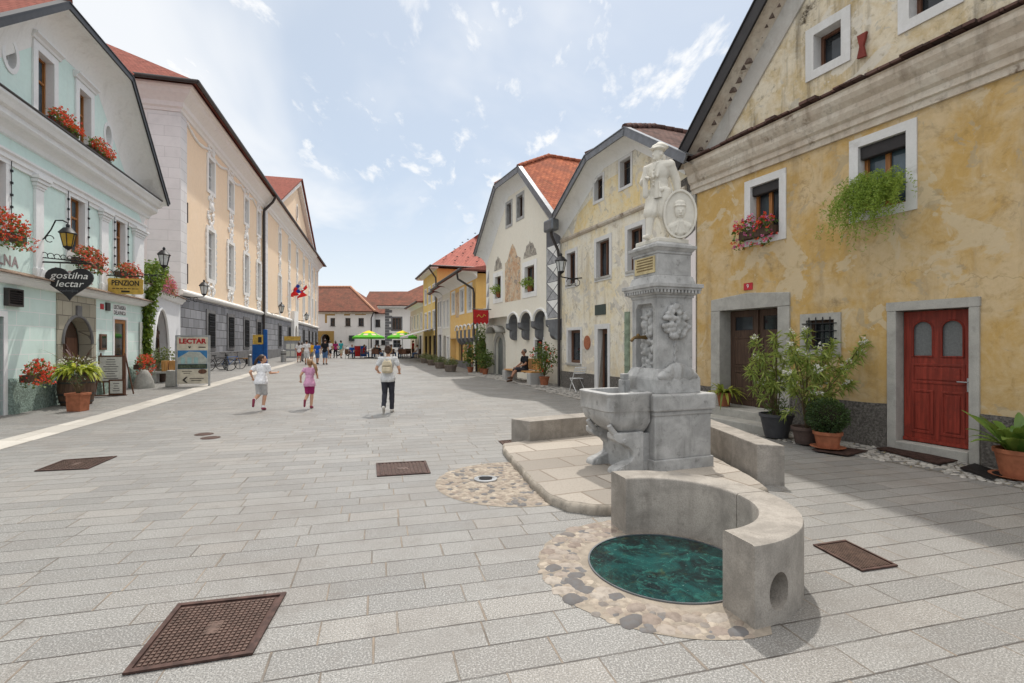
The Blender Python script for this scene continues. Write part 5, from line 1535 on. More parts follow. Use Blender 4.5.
# ---- mansion
def stucco(mb, F, c, w_, h_, seed, n=0.02, dens=26, shape='drop'):
    r = random.Random(seed)
    for i in range(dens):
        f = (i + .5) / dens
        wd = w_ * (math.sin(math.pi * (f * .8 + .12)) ** .7)
        for sg in (-1, 1):
            s = c[0] + sg * wd * .5 * r.uniform(.25, 1.0); z = c[1] + h_ * (f - .5)
            rr = r.uniform(.05, .13) * min(1.3, w_)
            mb.ell(F.P(s, n, z), (rr, .07, rr * r.uniform(.7, 1.4)), 7, 5, Matrix(((F.d.x, F.n.x, 0), (F.d.y, F.n.y, 0), (0, 0, 1))))
    mb.ell(F.P(c[0], n + .02, c[1] + h_ * .12), (w_ * .2, .12, h_ * .14), 9, 6, Matrix(((F.d.x, F.n.x, 0), (F.d.y, F.n.y, 0), (0, 0, 1))))
def mansion():
    F = FM; s1 = F.atY(85.5)
    H = thing('mansion', 'long apricot three storey mansion with stucco window ornaments and grey stone base', 'building', F.P(0, 0, .15))
    r0, r1 = F.atY(45.3), F.atY(76.0); rn_ = .18
    ys = [31.3, 35.45, 39.6, 43.6] + [51.8, 57.2, 62.6, 68.0, 73.2] + [78.2, 82.2]
    up = [[], [], []]; gr = [[], [], []]
    for i, y in enumerate(ys):
        sec = 0 if y < 45 else (1 if y < 76 else 2); n = rn_ if sec == 1 else 0.0
        c = F.atY(y)
        W = window(H, F, up[sec], c - .58, c + .58, 11.25, 13.2, depth=.18, frame=M['white_paint'], mull=1, trans=(.5,), fw=.07, sur=.22, surm=M['M_trim'], proud=.07, pane=M['curtain'], n=n)
        W = window(H, F, up[sec], c - .62, c + .62, 5.75, 8.75, depth=.18, frame=M['white_paint'], mull=1, trans=(.33, .66), fw=.07, sur=.24, surm=M['M_trim'], proud=.07, pane=M['curtain'], n=n)
        if y != 62.6 or True:
            g0 = window(H, F, gr[sec], c - .62, c + .62, 1.5 + g(y) * .3, 3.55, depth=.3, frame=M['metal_dark'], mull=1, trans=(.5,), fw=.06, sur=.28, surm=M['M_plinth'], proud=.06, n=n)
            mb = MB()
            for k in range(6):
                s = c - .55 + 1.1 * k / 5; mb.tube([F.P(s, n + .09, 1.45), F.P(s, n + .09, 3.6)], .022, 5)
            for k in range(7):
                z = 1.6 + 1.9 * k / 6
                for q in range(5):
                    sc = c - .44 + .22 * q; mb.tube([F.P(sc + .11 * math.cos(a * math.pi / 3), n + .095, z + .11 * math.sin(a * math.pi / 3)) for a in range(7)], .012, 4)
            mb.build('window_grille', M['iron'], g0)
        mb = MB(); stucco(mb, F, (c, 10.0), 1.25, 2.2, 11 + i, n + .03, 22); mb.build('stucco_ornament', M['M_trim'], H)
        mb = MB(); stucco(mb, F, (c, 13.68), 1.5, .75, 31 + i, n + .03, 8); mb.build('stucco_ornament', M['M_trim'], H)
        mb = MB(); stucco(mb, F, (c, 5.1), 1.4, .95, 51 + i, n + .02, 12); mb.build('stucco_ornament', M['M_trim'], H)
        for sg in (-1, 1):
            mb = MB()
            for k in range(9): mb.ell(F.P(c + sg * (.93 + .06 * (k % 2)), n + .02, 5.8 + k * .36), (.09, .05, .20), 6, 4)
            mb.build('stucco_ornament', M['M_trim'], H)
    secs = ((0, r0, 0.0), (r0, r1, rn_), (r1, s1, 0.0))
    zu, zt = 4.45, 14.3
    for k, (a, b, n) in enumerate(secs):
        mb = MB(); mb.wall(F, rect(a, b, zu, zt), up[k], n, .2); mb.build('upper_wall', M['M_wall'], H)
        mb = MB(); mb.wall(F, rect(a, b, -.3, zu), gr[k], n, .3); mb.build('base_wall', M['M_stone'], H)
        mb = MB(); mb.fbox(F, a, b, n, n + .08, -.2, 1.15 + g(40) * .2); mb.build('plinth', M['M_plinth'], H, bev=.03)
        mb = MB(); sweep(mb, F, a - .05, b + .05, [(n, 4.30), (n + .14, 4.34), (n + .20, 4.44), (n + .20, 4.52), (n + .10, 4.60), (n, 4.66)]); mb.build('string_course', M['M_trim'], H)
        mb = MB()
        sweep(mb, F, a - (0 if k == 0 else .05), b + .05, [(n, 13.95), (n + .08, 13.98), (n + .12, 14.12), (n + .22, 14.2), (n + .25, 14.42), (n + .45, 14.62), (n + .62, 14.76), (n + .70, 14.95), (n + .85, 15.0), (n + .85, 15.12), (n, 15.15)], 1 if k == 0 else 0); mb.build('cornice', M['M_trim'], H)
    # festoon under the cornice of the near section
    r = random.Random(2)
    for i in range(120):
        if i % 24 == 0: mb = MB()
        f = i / 120; s = .9 + (r0 - 1.2) * f; q = abs(math.sin(f * math.pi * 5))
        mb.ell(F.P(s, .03, 13.75 - .35 * q), r.uniform(.08, .11), 6, 4)
        if i % 24 == 23: mb.build('festoon', M['M_trim'], H)
    # white quoins
    for s, w_, n in ((0, .85, 0.0), (r0, .9, rn_), (r1 - .9, .9, rn_), (s1 - .7, .7, 0.0)):
        mb = MB(); mb.slab(F, rect(s, s + w_, 4.66, 13.95), n, n + .05); mb.build('quoins', M['M_quoin'], H)
    # side wall towards the camera
    FS = Fac((F.P(0, 0, 0).x, F.P(0, 0, 0).y), -F.n, -F.d)
    mb = MB(); mb.wall(FS, rect(0, 16, -.3, 14.3), (), 0, 0, False); mb.build('side_wall', M['M_side'], H)
    mb = MB(); mb.slab(FS, rect(-.05, 1.5, 4.66, 13.95), .0, .05); mb.build('quoins', M['M_quoin_side'], H)
    mb = MB(); sweep(mb, FS, 0, 16, [(0, 13.95), (.08, 13.98), (.12, 14.12), (.22, 14.2), (.25, 14.42), (.45, 14.62), (.62, 14.76), (.70, 14.95), (.85, 15.0), (.85, 15.12), (0, 15.15)], 1); mb.build('cornice', M['M_side'], H)
    mb = MB(); mb.face([F.P(s1, 0, -.3), F.P(s1, -16, -.3), F.P(s1, -16, 15), F.P(s1, 0, 15)]); mb.face([F.P(0, -16, -.3), F.P(s1, -16, -.3), F.P(s1, -16, 15), F.P(0, -16, 15)]); mb.build('side_wall', M['M_side'], H)
    rf = eave_roof(H, F, -1.15, s1 + 1.0, 15.2, 1.15, 17.2, 6.2, M['tile_mansion'], hip=True, thick=.15)
    mb = MB(); mb.tube([F.P(-1.2, 1.2, 15.16), F.P(s1 + 1, 1.2, 15.16)], .11, 8); mb.tube([F.P(-1.2, 1.2, 15.16), F.P(-1.2, -17, 15.16)], .11, 8); mb.build('gutter', M['gutter'], H)
    # pediment
    pa, pb, pc = F.atY(48.8), F.atY(75.3), F.atY(62.05); zb, zp = 15.12, 21.3
    mb = MB(); mb.slab(F, [(pa, zb), (pb, zb), (pc, zp)], -8, .25, ()); mb.build('pediment', M['M_wall'], H)
    mb = MB()
    for p, q in (((pa - .5, zb - .1), (pc, zp + .2)), ((pb + .5, zb - .1), (pc, zp + .2))):
        v = Vector((q[0] - p[0], q[1] - p[1])).normalized(); nr = Vector((-v.y, v.x)); 
        if nr.y < 0: nr = -nr
        mb.prism([F.P(p[0], -.2, p[1]), F.P(q[0], -.2, q[1]), F.P(q[0], -.2, q[1] + .45), F.P(p[0], -.2, p[1] + .45)], F.n * .95)
    mb.build('pediment_cornice', M['M_trim'], H)
    mb = MB()
    for sg, p in ((-1, pa), (1, pb)):
        mb.face([F.P(p + sg * .6, .95, zb + .55), F.P(pc, .95, zp + 1.0), F.P(pc, -9, zp + 1.0), F.P(p + sg * .6, -9, zb + .55)], [(0, 0), (0, 14), (10, 14), (10, 0)])
    mb.build('pediment_roof', M['tile_mansion'], H, solid=.12)
    ow = []
    window(H, F, ow, pc - .45, pc + .45, 17.2, 18.9, depth=.05, frame=M['wood_dark'], mull=1, sur=.2, surm=M['M_trim'], proud=.06, shape='oval', n=.27)
    # entrance with pale stone portal
    c = F.atY(60.0)
    mb = MB(); mb.slab(F, rect(c - 1.5, c + 1.5, .2, 5.6), rn_, rn_ + .35, [arch_poly(c - .95, c + .95, .21, 3.9)]); mb.build('portal', M['M_trim'], H, bev=.03)
    mb = MB(); mb.slab(F, arch_poly(c - .95, c + .95, .21, 3.9), rn_ + .02, rn_ + .06); mb.build('door', M['wood_dark'], H)
    downpipe(H, [F.P(r0 - .45, 1.2, 15.1), F.P(r0 - .45, .9, 14.5), F.P(r0 - .45, .2, 13.7), F.P(r0 - .45, .15, 13.2), F.P(r0 - .45, .15, .3)], .11)
    # narrow tie irons
    for z in (8.9, 5.55):
        mb = MB(); mb.fbox(F, .92, 1.0, .0, .06, z - .55, z + .55); mb.build('tie_iron', M['rust'], H)
    return H
M['M_quoin_side'] = ashlar('pale_pink_quoin', (.76, .72, .71), (.58, .55, .54), 1.6, .55, .03, .012, bump=.3, speck=.03)
HM = mansion()
# pale limestone strip along the pavement
def strip():
    a = gp(0, 440.5); b = gp(0, 449); pts = []
    d = Vector((-.276, 1, 0))
    L = []
    for y in (2, 6, 9, 12, 15, 19, 23, 28, 33, 38, 43, 49, 60, 70, 78):
        xa = -8.96 + d.x * (y - 8.5)
        L.append((xa, y))
    mb = MB()
    t = M['strip']
    rows = [[(x, y, g(y) + .005), (x + .62, y, g(y) + .005)] for x, y in L]
    for r0_, r1_ in zip(rows, rows[1:]):
        mb.face([r0_[0], r0_[1], r1_[1], r1_[0]], [(0, r0_[0][1]), (.62, r0_[0][1]), (.62, r1_[0][1]), (0, r1_[0][1])])
    mb.build('pale_gutter_strip', t, None, kind='structure')
M['strip'] = ashlar('pale_limestone_strip', (.46, .43, .385), (.30, .27, .23), .7, .8, .14, .010, bump=.3, speck=.25)
strip()
# ------------------------------------------------------------------ people
def rotv(v, ax, ang): return Matrix.Rotation(ang, 3, ax) @ Vector(v)
BASE = dict(pel=(0, 0, .53), wai=(0, .004, .62), che=(0, .0, .735), nec=(0, -.004, .825), hea=(0, .012, .925),
            shL=(-.105, -.004, .805), shR=(.105, -.004, .805), elL=(-.135, -.012, .635), elR=(.135, -.012, .635), wrL=(-.135, .03, .49), wrR=(.135, .03, .49),
            hiL=(-.05, 0, .51), hiR=(.05, 0, .51), knL=(-.055, .012, .28), knR=(.055, .012, .28), anL=(-.055, -.012, .048), anR=(.055, -.012, .048),
            toL=(-.06, .085, .018), toR=(.06, .085, .018))
def figure(H, pose=None, hs=1.0, female=False, build=1.0, look=0.0, fingers=True):
    J = {k: Vector(v) for k, v in BASE.items()}
    for k, v in (pose or {}).items(): J[k] = Vector(v)
    J = {k: v * H for k, v in J.items()}
    b = H * build
    def torso(mb, e=0.0, low=True):
        up = (J['che'] - J['pel']).normalized()
        q = Vector((0, 0, 1)).rotation_difference(up).to_matrix()
        if low: mb.ell(J['pel'], ((.082 if female else .078) * b + e, .060 * b + e, .075 * b + e), 14, 10, q)
        mb.ell(J['wai'], (.068 * b + e, .050 * b + e, .085 * b + e), 14, 10, q)
        mb.ell(J['che'], (.084 * b + e, .058 * b + e, .105 * b + e), 14, 10, q)
        for s in 'LR':
            mb.caps(J['nec'] * .6 + J['che'] * .4, J['sh' + s], .045 * b + e, .030 * b + e)
    def arm(mb, s, e=0.0, f0=0.0, f1=2.0):
        a, m, w_ = J['sh' + s], J['el' + s], J['wr' + s]
        r = [(.030 * b), (.023 * b), (.0155 * b)]
        if f1 <= 1: mb.caps(a, a.lerp(m, f1), r[0] + e, r[0] + (r[1] - r[0]) * f1 + e * 1.3)
        else:
            mb.caps(a, m, r[0] + e, r[1] + e); mb.caps(m, m.lerp(w_, f1 - 1), r[1] + e, r[1] + (r[2] - r[1]) * (f1 - 1) + e)
    def leg(mb, s, e=0.0, f1=2.0, flare=0.0):
        a, m, w_ = J['hi' + s], J['kn' + s], J['an' + s]
        r = [.051 * b, .035 * b, .023 * b]
        if f1 <= 1: mb.caps(a, a.lerp(m, f1), r[0] + e, r[0] + (r[1] - r[0]) * f1 + e + flare)
        else:
            mb.caps(a, m, r[0] + e, r[1] + e)
            c = m.lerp(w_, .28); mb.caps(m, c, r[1] * .97 + e, r[1] * .98 + e)
            mb.caps(c, m.lerp(w_, f1 - 1), r[1] * .98 + e, r[2] + e + flare)
    def hand(mb, s):
        w_, el = J['wr' + s], J['el' + s]; d = (w_ - el).normalized()
        side = d.cross(Vector((0, 0, 1) if abs(d.z) < .8 else (0, 1, 0))).normalized()
        nrm = side.cross(d).normalized()
        pc = w_ + d * .026 * H
        q = Matrix((side, nrm, d)).transposed()
        mb.ell(pc, (.022 * H, .011 * H, .031 * H), 10, 8, q)
        curl = nrm if nrm.y > 0 else -nrm
        for i in range(4):
            o = pc + d * .022 * H + side * (i - 1.5) * .0115 * H
            L = (.036, .042, .040, .030)[i] * H
            k1 = o + (d * .85 + curl * .45).normalized() * L * .5; k2 = k1 + (d * .35 + curl * .9).normalized() * L * .5
            mb.caps(o - d * .008 * H, k1, .0062 * H, .0056 * H, 6); mb.caps(k1, k2, .0056 * H, .0048 * H, 6)
        o = pc - d * .006 * H - side * .018 * H; k1 = o + (d * .6 - side * .7 + curl * .3).normalized() * .026 * H; k2 = k1 + (d * .9 + curl * .4).normalized() * .022 * H
        mb.caps(o, k1, .0072 * H, .0064 * H, 6); mb.caps(k1, k2, .0064 * H, .0054 * H, 6)
    hc = J['hea']; Lk = Matrix.Rotation(look, 3, 'Z'); hh = H * hs
    def HP(x, y, z): return hc + Lk @ Vector((x, y, z)) * hh
    def head(mb):
        mb.caps(J['nec'] - Vector((0, 0, .02 * H)), hc - Vector((0, 0, .035 * hh)), .031 * b, .027 * b)
        mb.ell(HP(0, -.004, .012), (.046 * hh, .056 * hh, .056 * hh), 14, 10, Lk)
        mb.ell(HP(0, .012, -.020), (.037 * hh, .042 * hh, .045 * hh), 12, 8, Lk)
        mb.caps(HP(0, .050, .004), HP(0, .062, -.014), .007 * hh, .010 * hh, 6)
        mb.ell(HP(0, .046, -.047), (.016 * hh, .012 * hh, .011 * hh), 8, 6, Lk)
        for s in (-1, 1): mb.ell(HP(s * .047, -.004, -.004), (.007 * hh, .013 * hh, .018 * hh), 8, 6, Lk)
        mb.ell(HP(0, .048, -.030), (.017 * hh, .008 * hh, .005 * hh), 8, 6, Lk)
    def foot(mb, s, e=0.0):
        a, t_ = J['an' + s], J['to' + s]
        heel = a + (a - t_).normalized() * .018 * H; heel.z = min(heel.z, a.z)
        d = (t_ - a); d.normalize(); hl = a - d * .012 * H - Vector((0, 0, .022 * H if abs(d.z) < .6 else 0))
        mb.caps(hl, t_, .021 * H + e, .017 * H + e, 8); mb.caps(a, hl, .022 * H + e, .022 * H + e, 8)
        mb.caps(a + d * .02 * H, t_, .019 * H + e, .017 * H + e, 8)
    return J, dict(torso=torso, arm=arm, leg=leg, hand=hand, head=head, foot=foot, HP=HP, Lk=Lk, hh=hh)
def person(label, H, loc, rz, pose=None, top='white', bottom='jeans', blen=2.0, slv=.55, skin='skin', hair='hair_dark', hairstyle='short', shoes='shoe_black', hs=1.0, female=False, build=1.0, look=0.0, vox=.011, group=None, hem=0.0, tunic=0.0, socks=None, sunglasses=False):
    T = thing('person', label, 'person', (0, 0, 0), group)
    J, f = figure(H, pose, hs, female, build, look)
    mb = MB()
    f['torso'](mb); f['head'](mb)
    for s in 'LR': f['arm'](mb, s); f['hand'](mb, s); f['leg'](mb, s); f['foot'](mb, s)
    mb.build('body', M[skin], T, remesh=vox * .62, smooth_it=3)
    # top
    mb = MB(); e = .012 * H
    f['torso'](mb, e, True); mb.ell(J['pel'] + Vector((0, 0, .01 * H)), (.090 * H * build + e, .070 * H * build + e, .085 * H * build + e), 14, 10)
    if tunic:
        mb.caps(J['wai'], J['pel'] - Vector((0, 0, tunic * H)), .070 * H * build + e, .104 * H * build + e * 1.3, 14)
    for s in 'LR': f['arm'](mb, s, e * .8, 0, slv)
    up = (J['che'] - J['pel']).normalized()
    mb.build('top', M['c_' + top], T, remesh=vox, smooth_it=4, folds=.007 * H * (vox < .012), cuts=[(J['nec'] + up * .010 * H, up), (J['pel'] - up * (.055 + tunic) * H, -up)] if not (pose or {}).get('sit') else [(J['nec'] + up * .010 * H, up)])
    # bottoms
    mb = MB(); e = .009 * H
    mb.ell(J['pel'], ((.078 if female else .076) * H * build + e, .058 * H * build + e, .072 * H * build + e), 14, 10)
    for s in 'LR': f['leg'](mb, s, e * .8, blen, .006 * H if blen < 1.2 else .003 * H)
    mb.build('trousers' if blen > 1.3 else 'shorts', M['c_' + bottom], T, remesh=vox, smooth_it=3, folds=.006 * H * (vox < .012))
    for s in 'LR':
        mb = MB(); f['foot'](mb, s, .004 * H); mb.build('shoe', M[shoes], T, remesh=vox * .7, smooth_it=1)
        if socks:
            a, k = J['an' + s], J['kn' + s]; mb = MB(); mb.tube([a, a.lerp(k, .16)], [.027 * H, .029 * H], 10); mb.build('sock', M[socks], T)
    HP, Lk, hh = f['HP'], f['Lk'], f['hh']
    hb = MB()
    hb.ell(HP(0, -.015, .020), (.052 * hh, .056 * hh, .058 * hh), 14, 10, Lk, .08)
    if hairstyle == 'ponytail':
        p0 = HP(.0, -.070, .025); swing = Lk @ Vector((-.02, -.035, -.085)) * hh
        hb.tube([p0, p0 + swing * .6, p0 + swing * 1.3 + Vector((0, 0, -.035 * hh)), p0 + swing * 1.6 + Vector((0, 0, -.10 * hh))], [.014 * hh, .026 * hh, .022 * hh, .004 * hh], 8)
        hb.ell(HP(0, -.045, .02), .035 * hh, 8, 6)
    elif hairstyle == 'ponytail_side':
        p0 = HP(.03, -.060, .025); d = Vector((.045, -.03, -.05)) * hh
        hb.tube([p0, p0 + d, p0 + d * 1.7 + Vector((0, 0, -.05 * hh)), p0 + d * 1.8 + Vector((0, 0, -.13 * hh))], [.016 * hh, .030 * hh, .026 * hh, .004 * hh], 8)
        hb.ell(HP(0, -.03, .01), .045 * hh, 8, 6)
    elif hairstyle == 'bun':
        hb.ell(HP(0, -.045, .055), (.030 * hh, .026 * hh, .026 * hh), 10, 8, None, .15); hb.ell(HP(0, -.035, -.01), (.044 * hh, .035 * hh, .04 * hh), 10, 8)
    elif hairstyle == 'long':
        hb.tube([HP(0, -.03, .03), HP(0, -.05, -.04), HP(0, -.055, -.12)], [.050 * hh, .055 * hh, .03 * hh], 10)
    hb.build('hair', M[hair], T, sharp=False)
    if vox < .012:
        eb = MB()
        for s in (-1, 1): eb.ell(HP(s * .019, .047, .004), (.007 * hh, .005 * hh, .0045 * hh), 8, 6)
        if sunglasses:
            for s in (-1, 1): eb.ell(HP(s * .021, .052, .004), (.017 * hh, .006 * hh, .011 * hh), 8, 6)
            eb.tube([HP(-.047, .0, .006), HP(-.04, .05, .006), HP(.04, .05, .006), HP(.047, .0, .006)], .003 * hh, 5)
        eb.build('sunglasses' if sunglasses else 'eyes', M['eye'], T)
    T.location = loc; T.rotation_euler = (0, 0, rz)
    return T, J
def gz(p): return (p[0], p[1], g(p[1]))
FEET = .0
RUN1 = dict(pel=(0, 0, .545), wai=(0, .02, .635), che=(0, .035, .745), nec=(0, .045, .835), hea=(0, .065, .93), shL=(-.10, .05, .815), shR=(.10, .03, .812),
            elL=(-.165, -.06, .70), wrL=(-.155, .02, .585), elR=(.15, .04, .68), wrR=(.19, .17, .675), hiL=(-.05, 0, .525), hiR=(.05, 0, .525),
            knR=(.045, .06, .295), anR=(.035, .0, .055), toR=(.035, .09, .02), knL=(-.045, .02, .29), anL=(-.05, -.17, .20), toL=(-.05, -.19, .105))
RUN2 = dict(pel=(0, 0, .54), wai=(0, .012, .63), che=(0, .022, .74), nec=(0, .03, .83), hea=(0, .045, .925), shL=(-.10, .03, .81), shR=(.10, .02, .81),
            elL=(-.165, -.03, .685), wrL=(-.185, .05, .575), elR=(.155, -.02, .69), wrR=(.135, .10, .63), hiL=(-.048, 0, .52), hiR=(.048, 0, .52),
            knR=(.035, .05, .29), anR=(.035, -.01, .05), toR=(.04, .08, .02), knL=(-.045, .03, .285), anL=(-.055, -.14, .17), toL=(-.06, -.15, .07))
WALK = dict(elL=(-.165, -.02, .655), wrL=(-.15, .10, .60), elR=(.165, -.02, .655), wrR=(.155, .10, .59), knL=(-.05, .02, .285), anL=(-.05, -.11, .085), toL=(-.055, -.05, .022),
            knR=(.05, .05, .285), anR=(.05, .045, .048), toR=(.055, .135, .018))
STAND2 = dict(elL=(-.15, .0, .64), wrL=(-.12, .10, .55), knL=(-.055, .05, .285), anL=(-.055, .06, .048), toL=(-.06, .15, .018), knR=(.055, .0, .285), anR=(.055, -.07, .06), toR=(.06, .02, .018))
person('girl in white t-shirt and pale shorts with a dark ponytail running across the square', 1.40, gz(gpg(261, 410.6)), R(2) , RUN1, 'white', 'palegrey', .95, .62, 'skin', 'hair_dark', 'ponytail', 'shoe_red', 1.13, True, 1.0, R(-62), .010, tunic=.02, socks='c_white')
person('small girl in pink tunic and magenta shorts with blonde ponytail, running', 1.27, gz(gpg(309.5, 408.6)), R(8), RUN2, 'pink', 'magenta', .80, .30, 'skin', 'hair_blonde', 'ponytail_side', 'shoe_red', 1.16, True, 1.0, R(25), .010, tunic=.035)
wl_, wj = person('woman in white t-shirt and dark trousers seen from behind walking away', 1.66, gz(gpg(388, 412.8)), R(6), WALK, 'lightgrey', 'charcoal', 1.92, .55, 'skin', 'hair_dark', 'bun', 'shoe_white', 1.0, True, .95, R(0), .011, tunic=.012)
# her backpack
bp = thing('backpack', 'small beige backpack worn on the back of the walking woman', 'backpack', (0, 0, 0))
mb = MB(); pr = [(-.115, .0), (.115, .0), (.125, .10), (.115, .24), (.08, .30), (-.08, .30), (-.115, .24), (-.125, .10)]
mb.prism([(x, 0, z) for x, z in pr], (0, -.11, 0)); b_ = mb.build('bag', M['c_beige'], bp, bev=.03, seg=3)
mb = MB(); mb.box(-.09, .09, -.145, -.105, .03, .14); mb.build('front_pocket', M['c_beige'], bp, bev=.02)
mb = MB(); mb.box(-.10, .10, -.118, -.10, .165, .178); mb.build('zip', M['c_brown'], bp)
mb = MB(); mb.tube([(-.03, -.03, .30), (-.03, -.03, .345), (.03, -.03, .345), (.03, -.03, .30)], .009, 6); mb.build('handle', M['c_beige'], bp)
for sx in (-1, 1):
    mb = MB(); mb.tube([(sx * .07, .0, .29), (sx * .085, .06, .36), (sx * .09, .14, .37), (sx * .10, .19, .28), (sx * .11, .17, .12), (sx * .11, .02, .03)], .014, 6); mb.build('strap', M['c_beige'], bp)
q = Matrix.Rotation(R(6), 4, 'Z'); bp.rotation_euler = (R(-4), 0, R(6)); bp.location = wl_.location + (q @ Vector((0, -.128, .985)))
# crowd
crowd = 'tourists walking in the distance'
def far_person(px, py, H, label, rz, **kw):
    return person(label, H, gz(gpg(px, py)), rz, kw.pop('pose', STAND2), vox=.02, group=kw.pop('group', crowd), **kw)
far_person(299, 362.5, 1.66, 'woman in white top and dark red shorts at the left of the tourist group', R(20), top='white', bottom='redc', blen=.75, hair='hair_dark', hairstyle='long', female=True)
far_person(302.5, 361.5, 1.6, 'person in brown top half hidden behind the woman in red shorts', R(-5), top='brown', bottom='grey', blen=1.9, hair='hair_dark', hairstyle='long', female=True)
far_person(306.5, 364.8, 1.80, 'man in white t-shirt and grey shorts in the tourist group', R(5), top='white', bottom='lightgrey', blen=1.0, hair='hair_black')
far_person(311.5, 362, 1.62, 'person in yellow t-shirt and grey shorts in the tourist group', R(0), top='yellow', bottom='grey', blen=.95, hair='hair_dark')
far_person(317.3, 364.3, 1.66, 'boy in bright blue t-shirt and blue shorts in the tourist group', R(-8), top='blue', bottom='jeans', blen=.9, hair='hair_dark')
far_person(325, 364.6, 1.85, 'man in black t-shirt and denim shorts at the right of the tourist group', R(-3), top='black', bottom='jeans', blen=1.0, hair='hair_dark', pose=None)
far_person(329.7, 358.5, 1.7, 'person in white t-shirt and dark shorts behind the man in black', R(10), top='white', bottom='black', blen=.95)
far_person(335.5, 358, 1.68, 'woman in pink top and black trousers beside the white scooter', R(40), top='magenta', bottom='black', blen=1.9, hairstyle='long', female=True)
far_person(341, 358.3, 1.72, 'woman in teal shirt and beige shorts right of the white scooter', R(-20), top='teal', bottom='beige', blen=1.0, hairstyle='bun', female=True)
SIT = dict(sit=(0, 0, 0), pel=(0, 0, .29), wai=(0, -.012, .385), che=(0, -.005, .495), nec=(0, .01, .585), hea=(0, .03, .685), shL=(-.105, .005, .565), shR=(.105, .005, .565),
           elL=(-.135, .06, .41), wrL=(-.08, .20, .345), elR=(.135, .06, .41), wrR=(.08, .20, .345), hiL=(-.05, .01, .27), hiR=(.05, .01, .27), knL=(-.06, .245, .275), knR=(.06, .245, .275),
           anL=(-.055, .26, .048), anR=(.055, .26, .048), toL=(-.06, .35, .018), toR=(.06, .35, .018))
SITMAN = dict(SIT, knL=(-.055, .24, .30), anL=(-.05, .37, .12), toL=(-.055, .45, .10), knR=(.06, .24, .275), anR=(.055, .33, .048), toR=(.06, .42, .018), elR=(.14, .04, .42), wrR=(.03, .22, .34), elL=(-.14, .05, .42), wrL=(-.02, .22, .33))
# ------------------------------------------------------------------ wall bench with the seated man
FBn = FC
def P2(F, s, n): 
    p = F.P(s, n, 0); return (p.x, p.y, g(p.y))
def wall_bench():
    F = FC; sA, sB = F.atY(19.75), F.atY(22.35)
    B = thing('bench', 'bench with two concrete ends and honey coloured wooden seat by the cream house', 'bench', P2(F, (sA + sB) / 2, .3))
    z0 = g(21)
    for s in (sA, sB - .35):
        mb = MB(); mb.fbox(F, s, s + .32, .14, .72, z0 - .1, z0 + .44); mb.build('end_block', M['M_trim2'], B, bev=.012)
    mb = MB(); mb.fbox(F, sA + .1, sB - .1, .14, .66, z0 + .443, z0 + .50); mb.build('seat', M['wood_bench'], B, bev=.008)
    mb = MB(); mb.fbox(F, sA + .15, sA + 2.0, .08, .13, z0 + .52, z0 + .98); mb.build('backrest', M['wood_bench'], B, bev=.01)
    return sA, sB, z0
M['M_trim2'] = stone('pale_concrete', (.43, .42, .40), .08, .85, 1.2, .15, .08)
sA, sB, z0 = wall_bench()
p = FC.P(sA + 1.15, .40, 0)
person('man in black t-shirt and dark shorts sitting on the bench with sunglasses', 1.78, (p.x, p.y, z0 + .03), math.atan2(-FC.n.x, FC.n.y), SITMAN, 'black', 'charcoal', 1.0, .55, 'skin_tan', 'hair_grey', 'short', 'shoe_brown', look=0, vox=.0115, sunglasses=True)

# ------------------------------------------------------------------ fountain
fa = Vector((1, .384, 0)).normalized(); fb = Vector((-.384, 1, 0)).normalized(); FO = Vector((1.785, 6.25, 0))
def fmat(): return Matrix(((fa.x, fb.x, 0, FO.x), (fa.y, fb.y, 0, FO.y), (0, 0, 1, 0), (0, 0, 0, 1)))
FMx = fmat(); FCx = .45
def fp(u, v, z): return FMx @ Vector((u, v, z))
def sq(mb, h, z0, z1, h2=None, cu=.45, cv=.45):
    h2 = h if h2 is None else h2
    r0 = [fp(cu + a * h, cv + b * h, z0) for a, b in ((-1, -1), (1, -1), (1, 1), (-1, 1))]; r1 = [fp(cu + a * h2, cv + b * h2, z1) for a, b in ((-1, -1), (1, -1), (1, 1), (-1, 1))]
    i = mb.grid([r0, r1], closed=True, smooth=False)
    mb.f += [(i, i + 1, i + 2, i + 3), (i + 7, i + 6, i + 5, i + 4)]; mb.uv += [None, None]; mb.sm += [False, False]
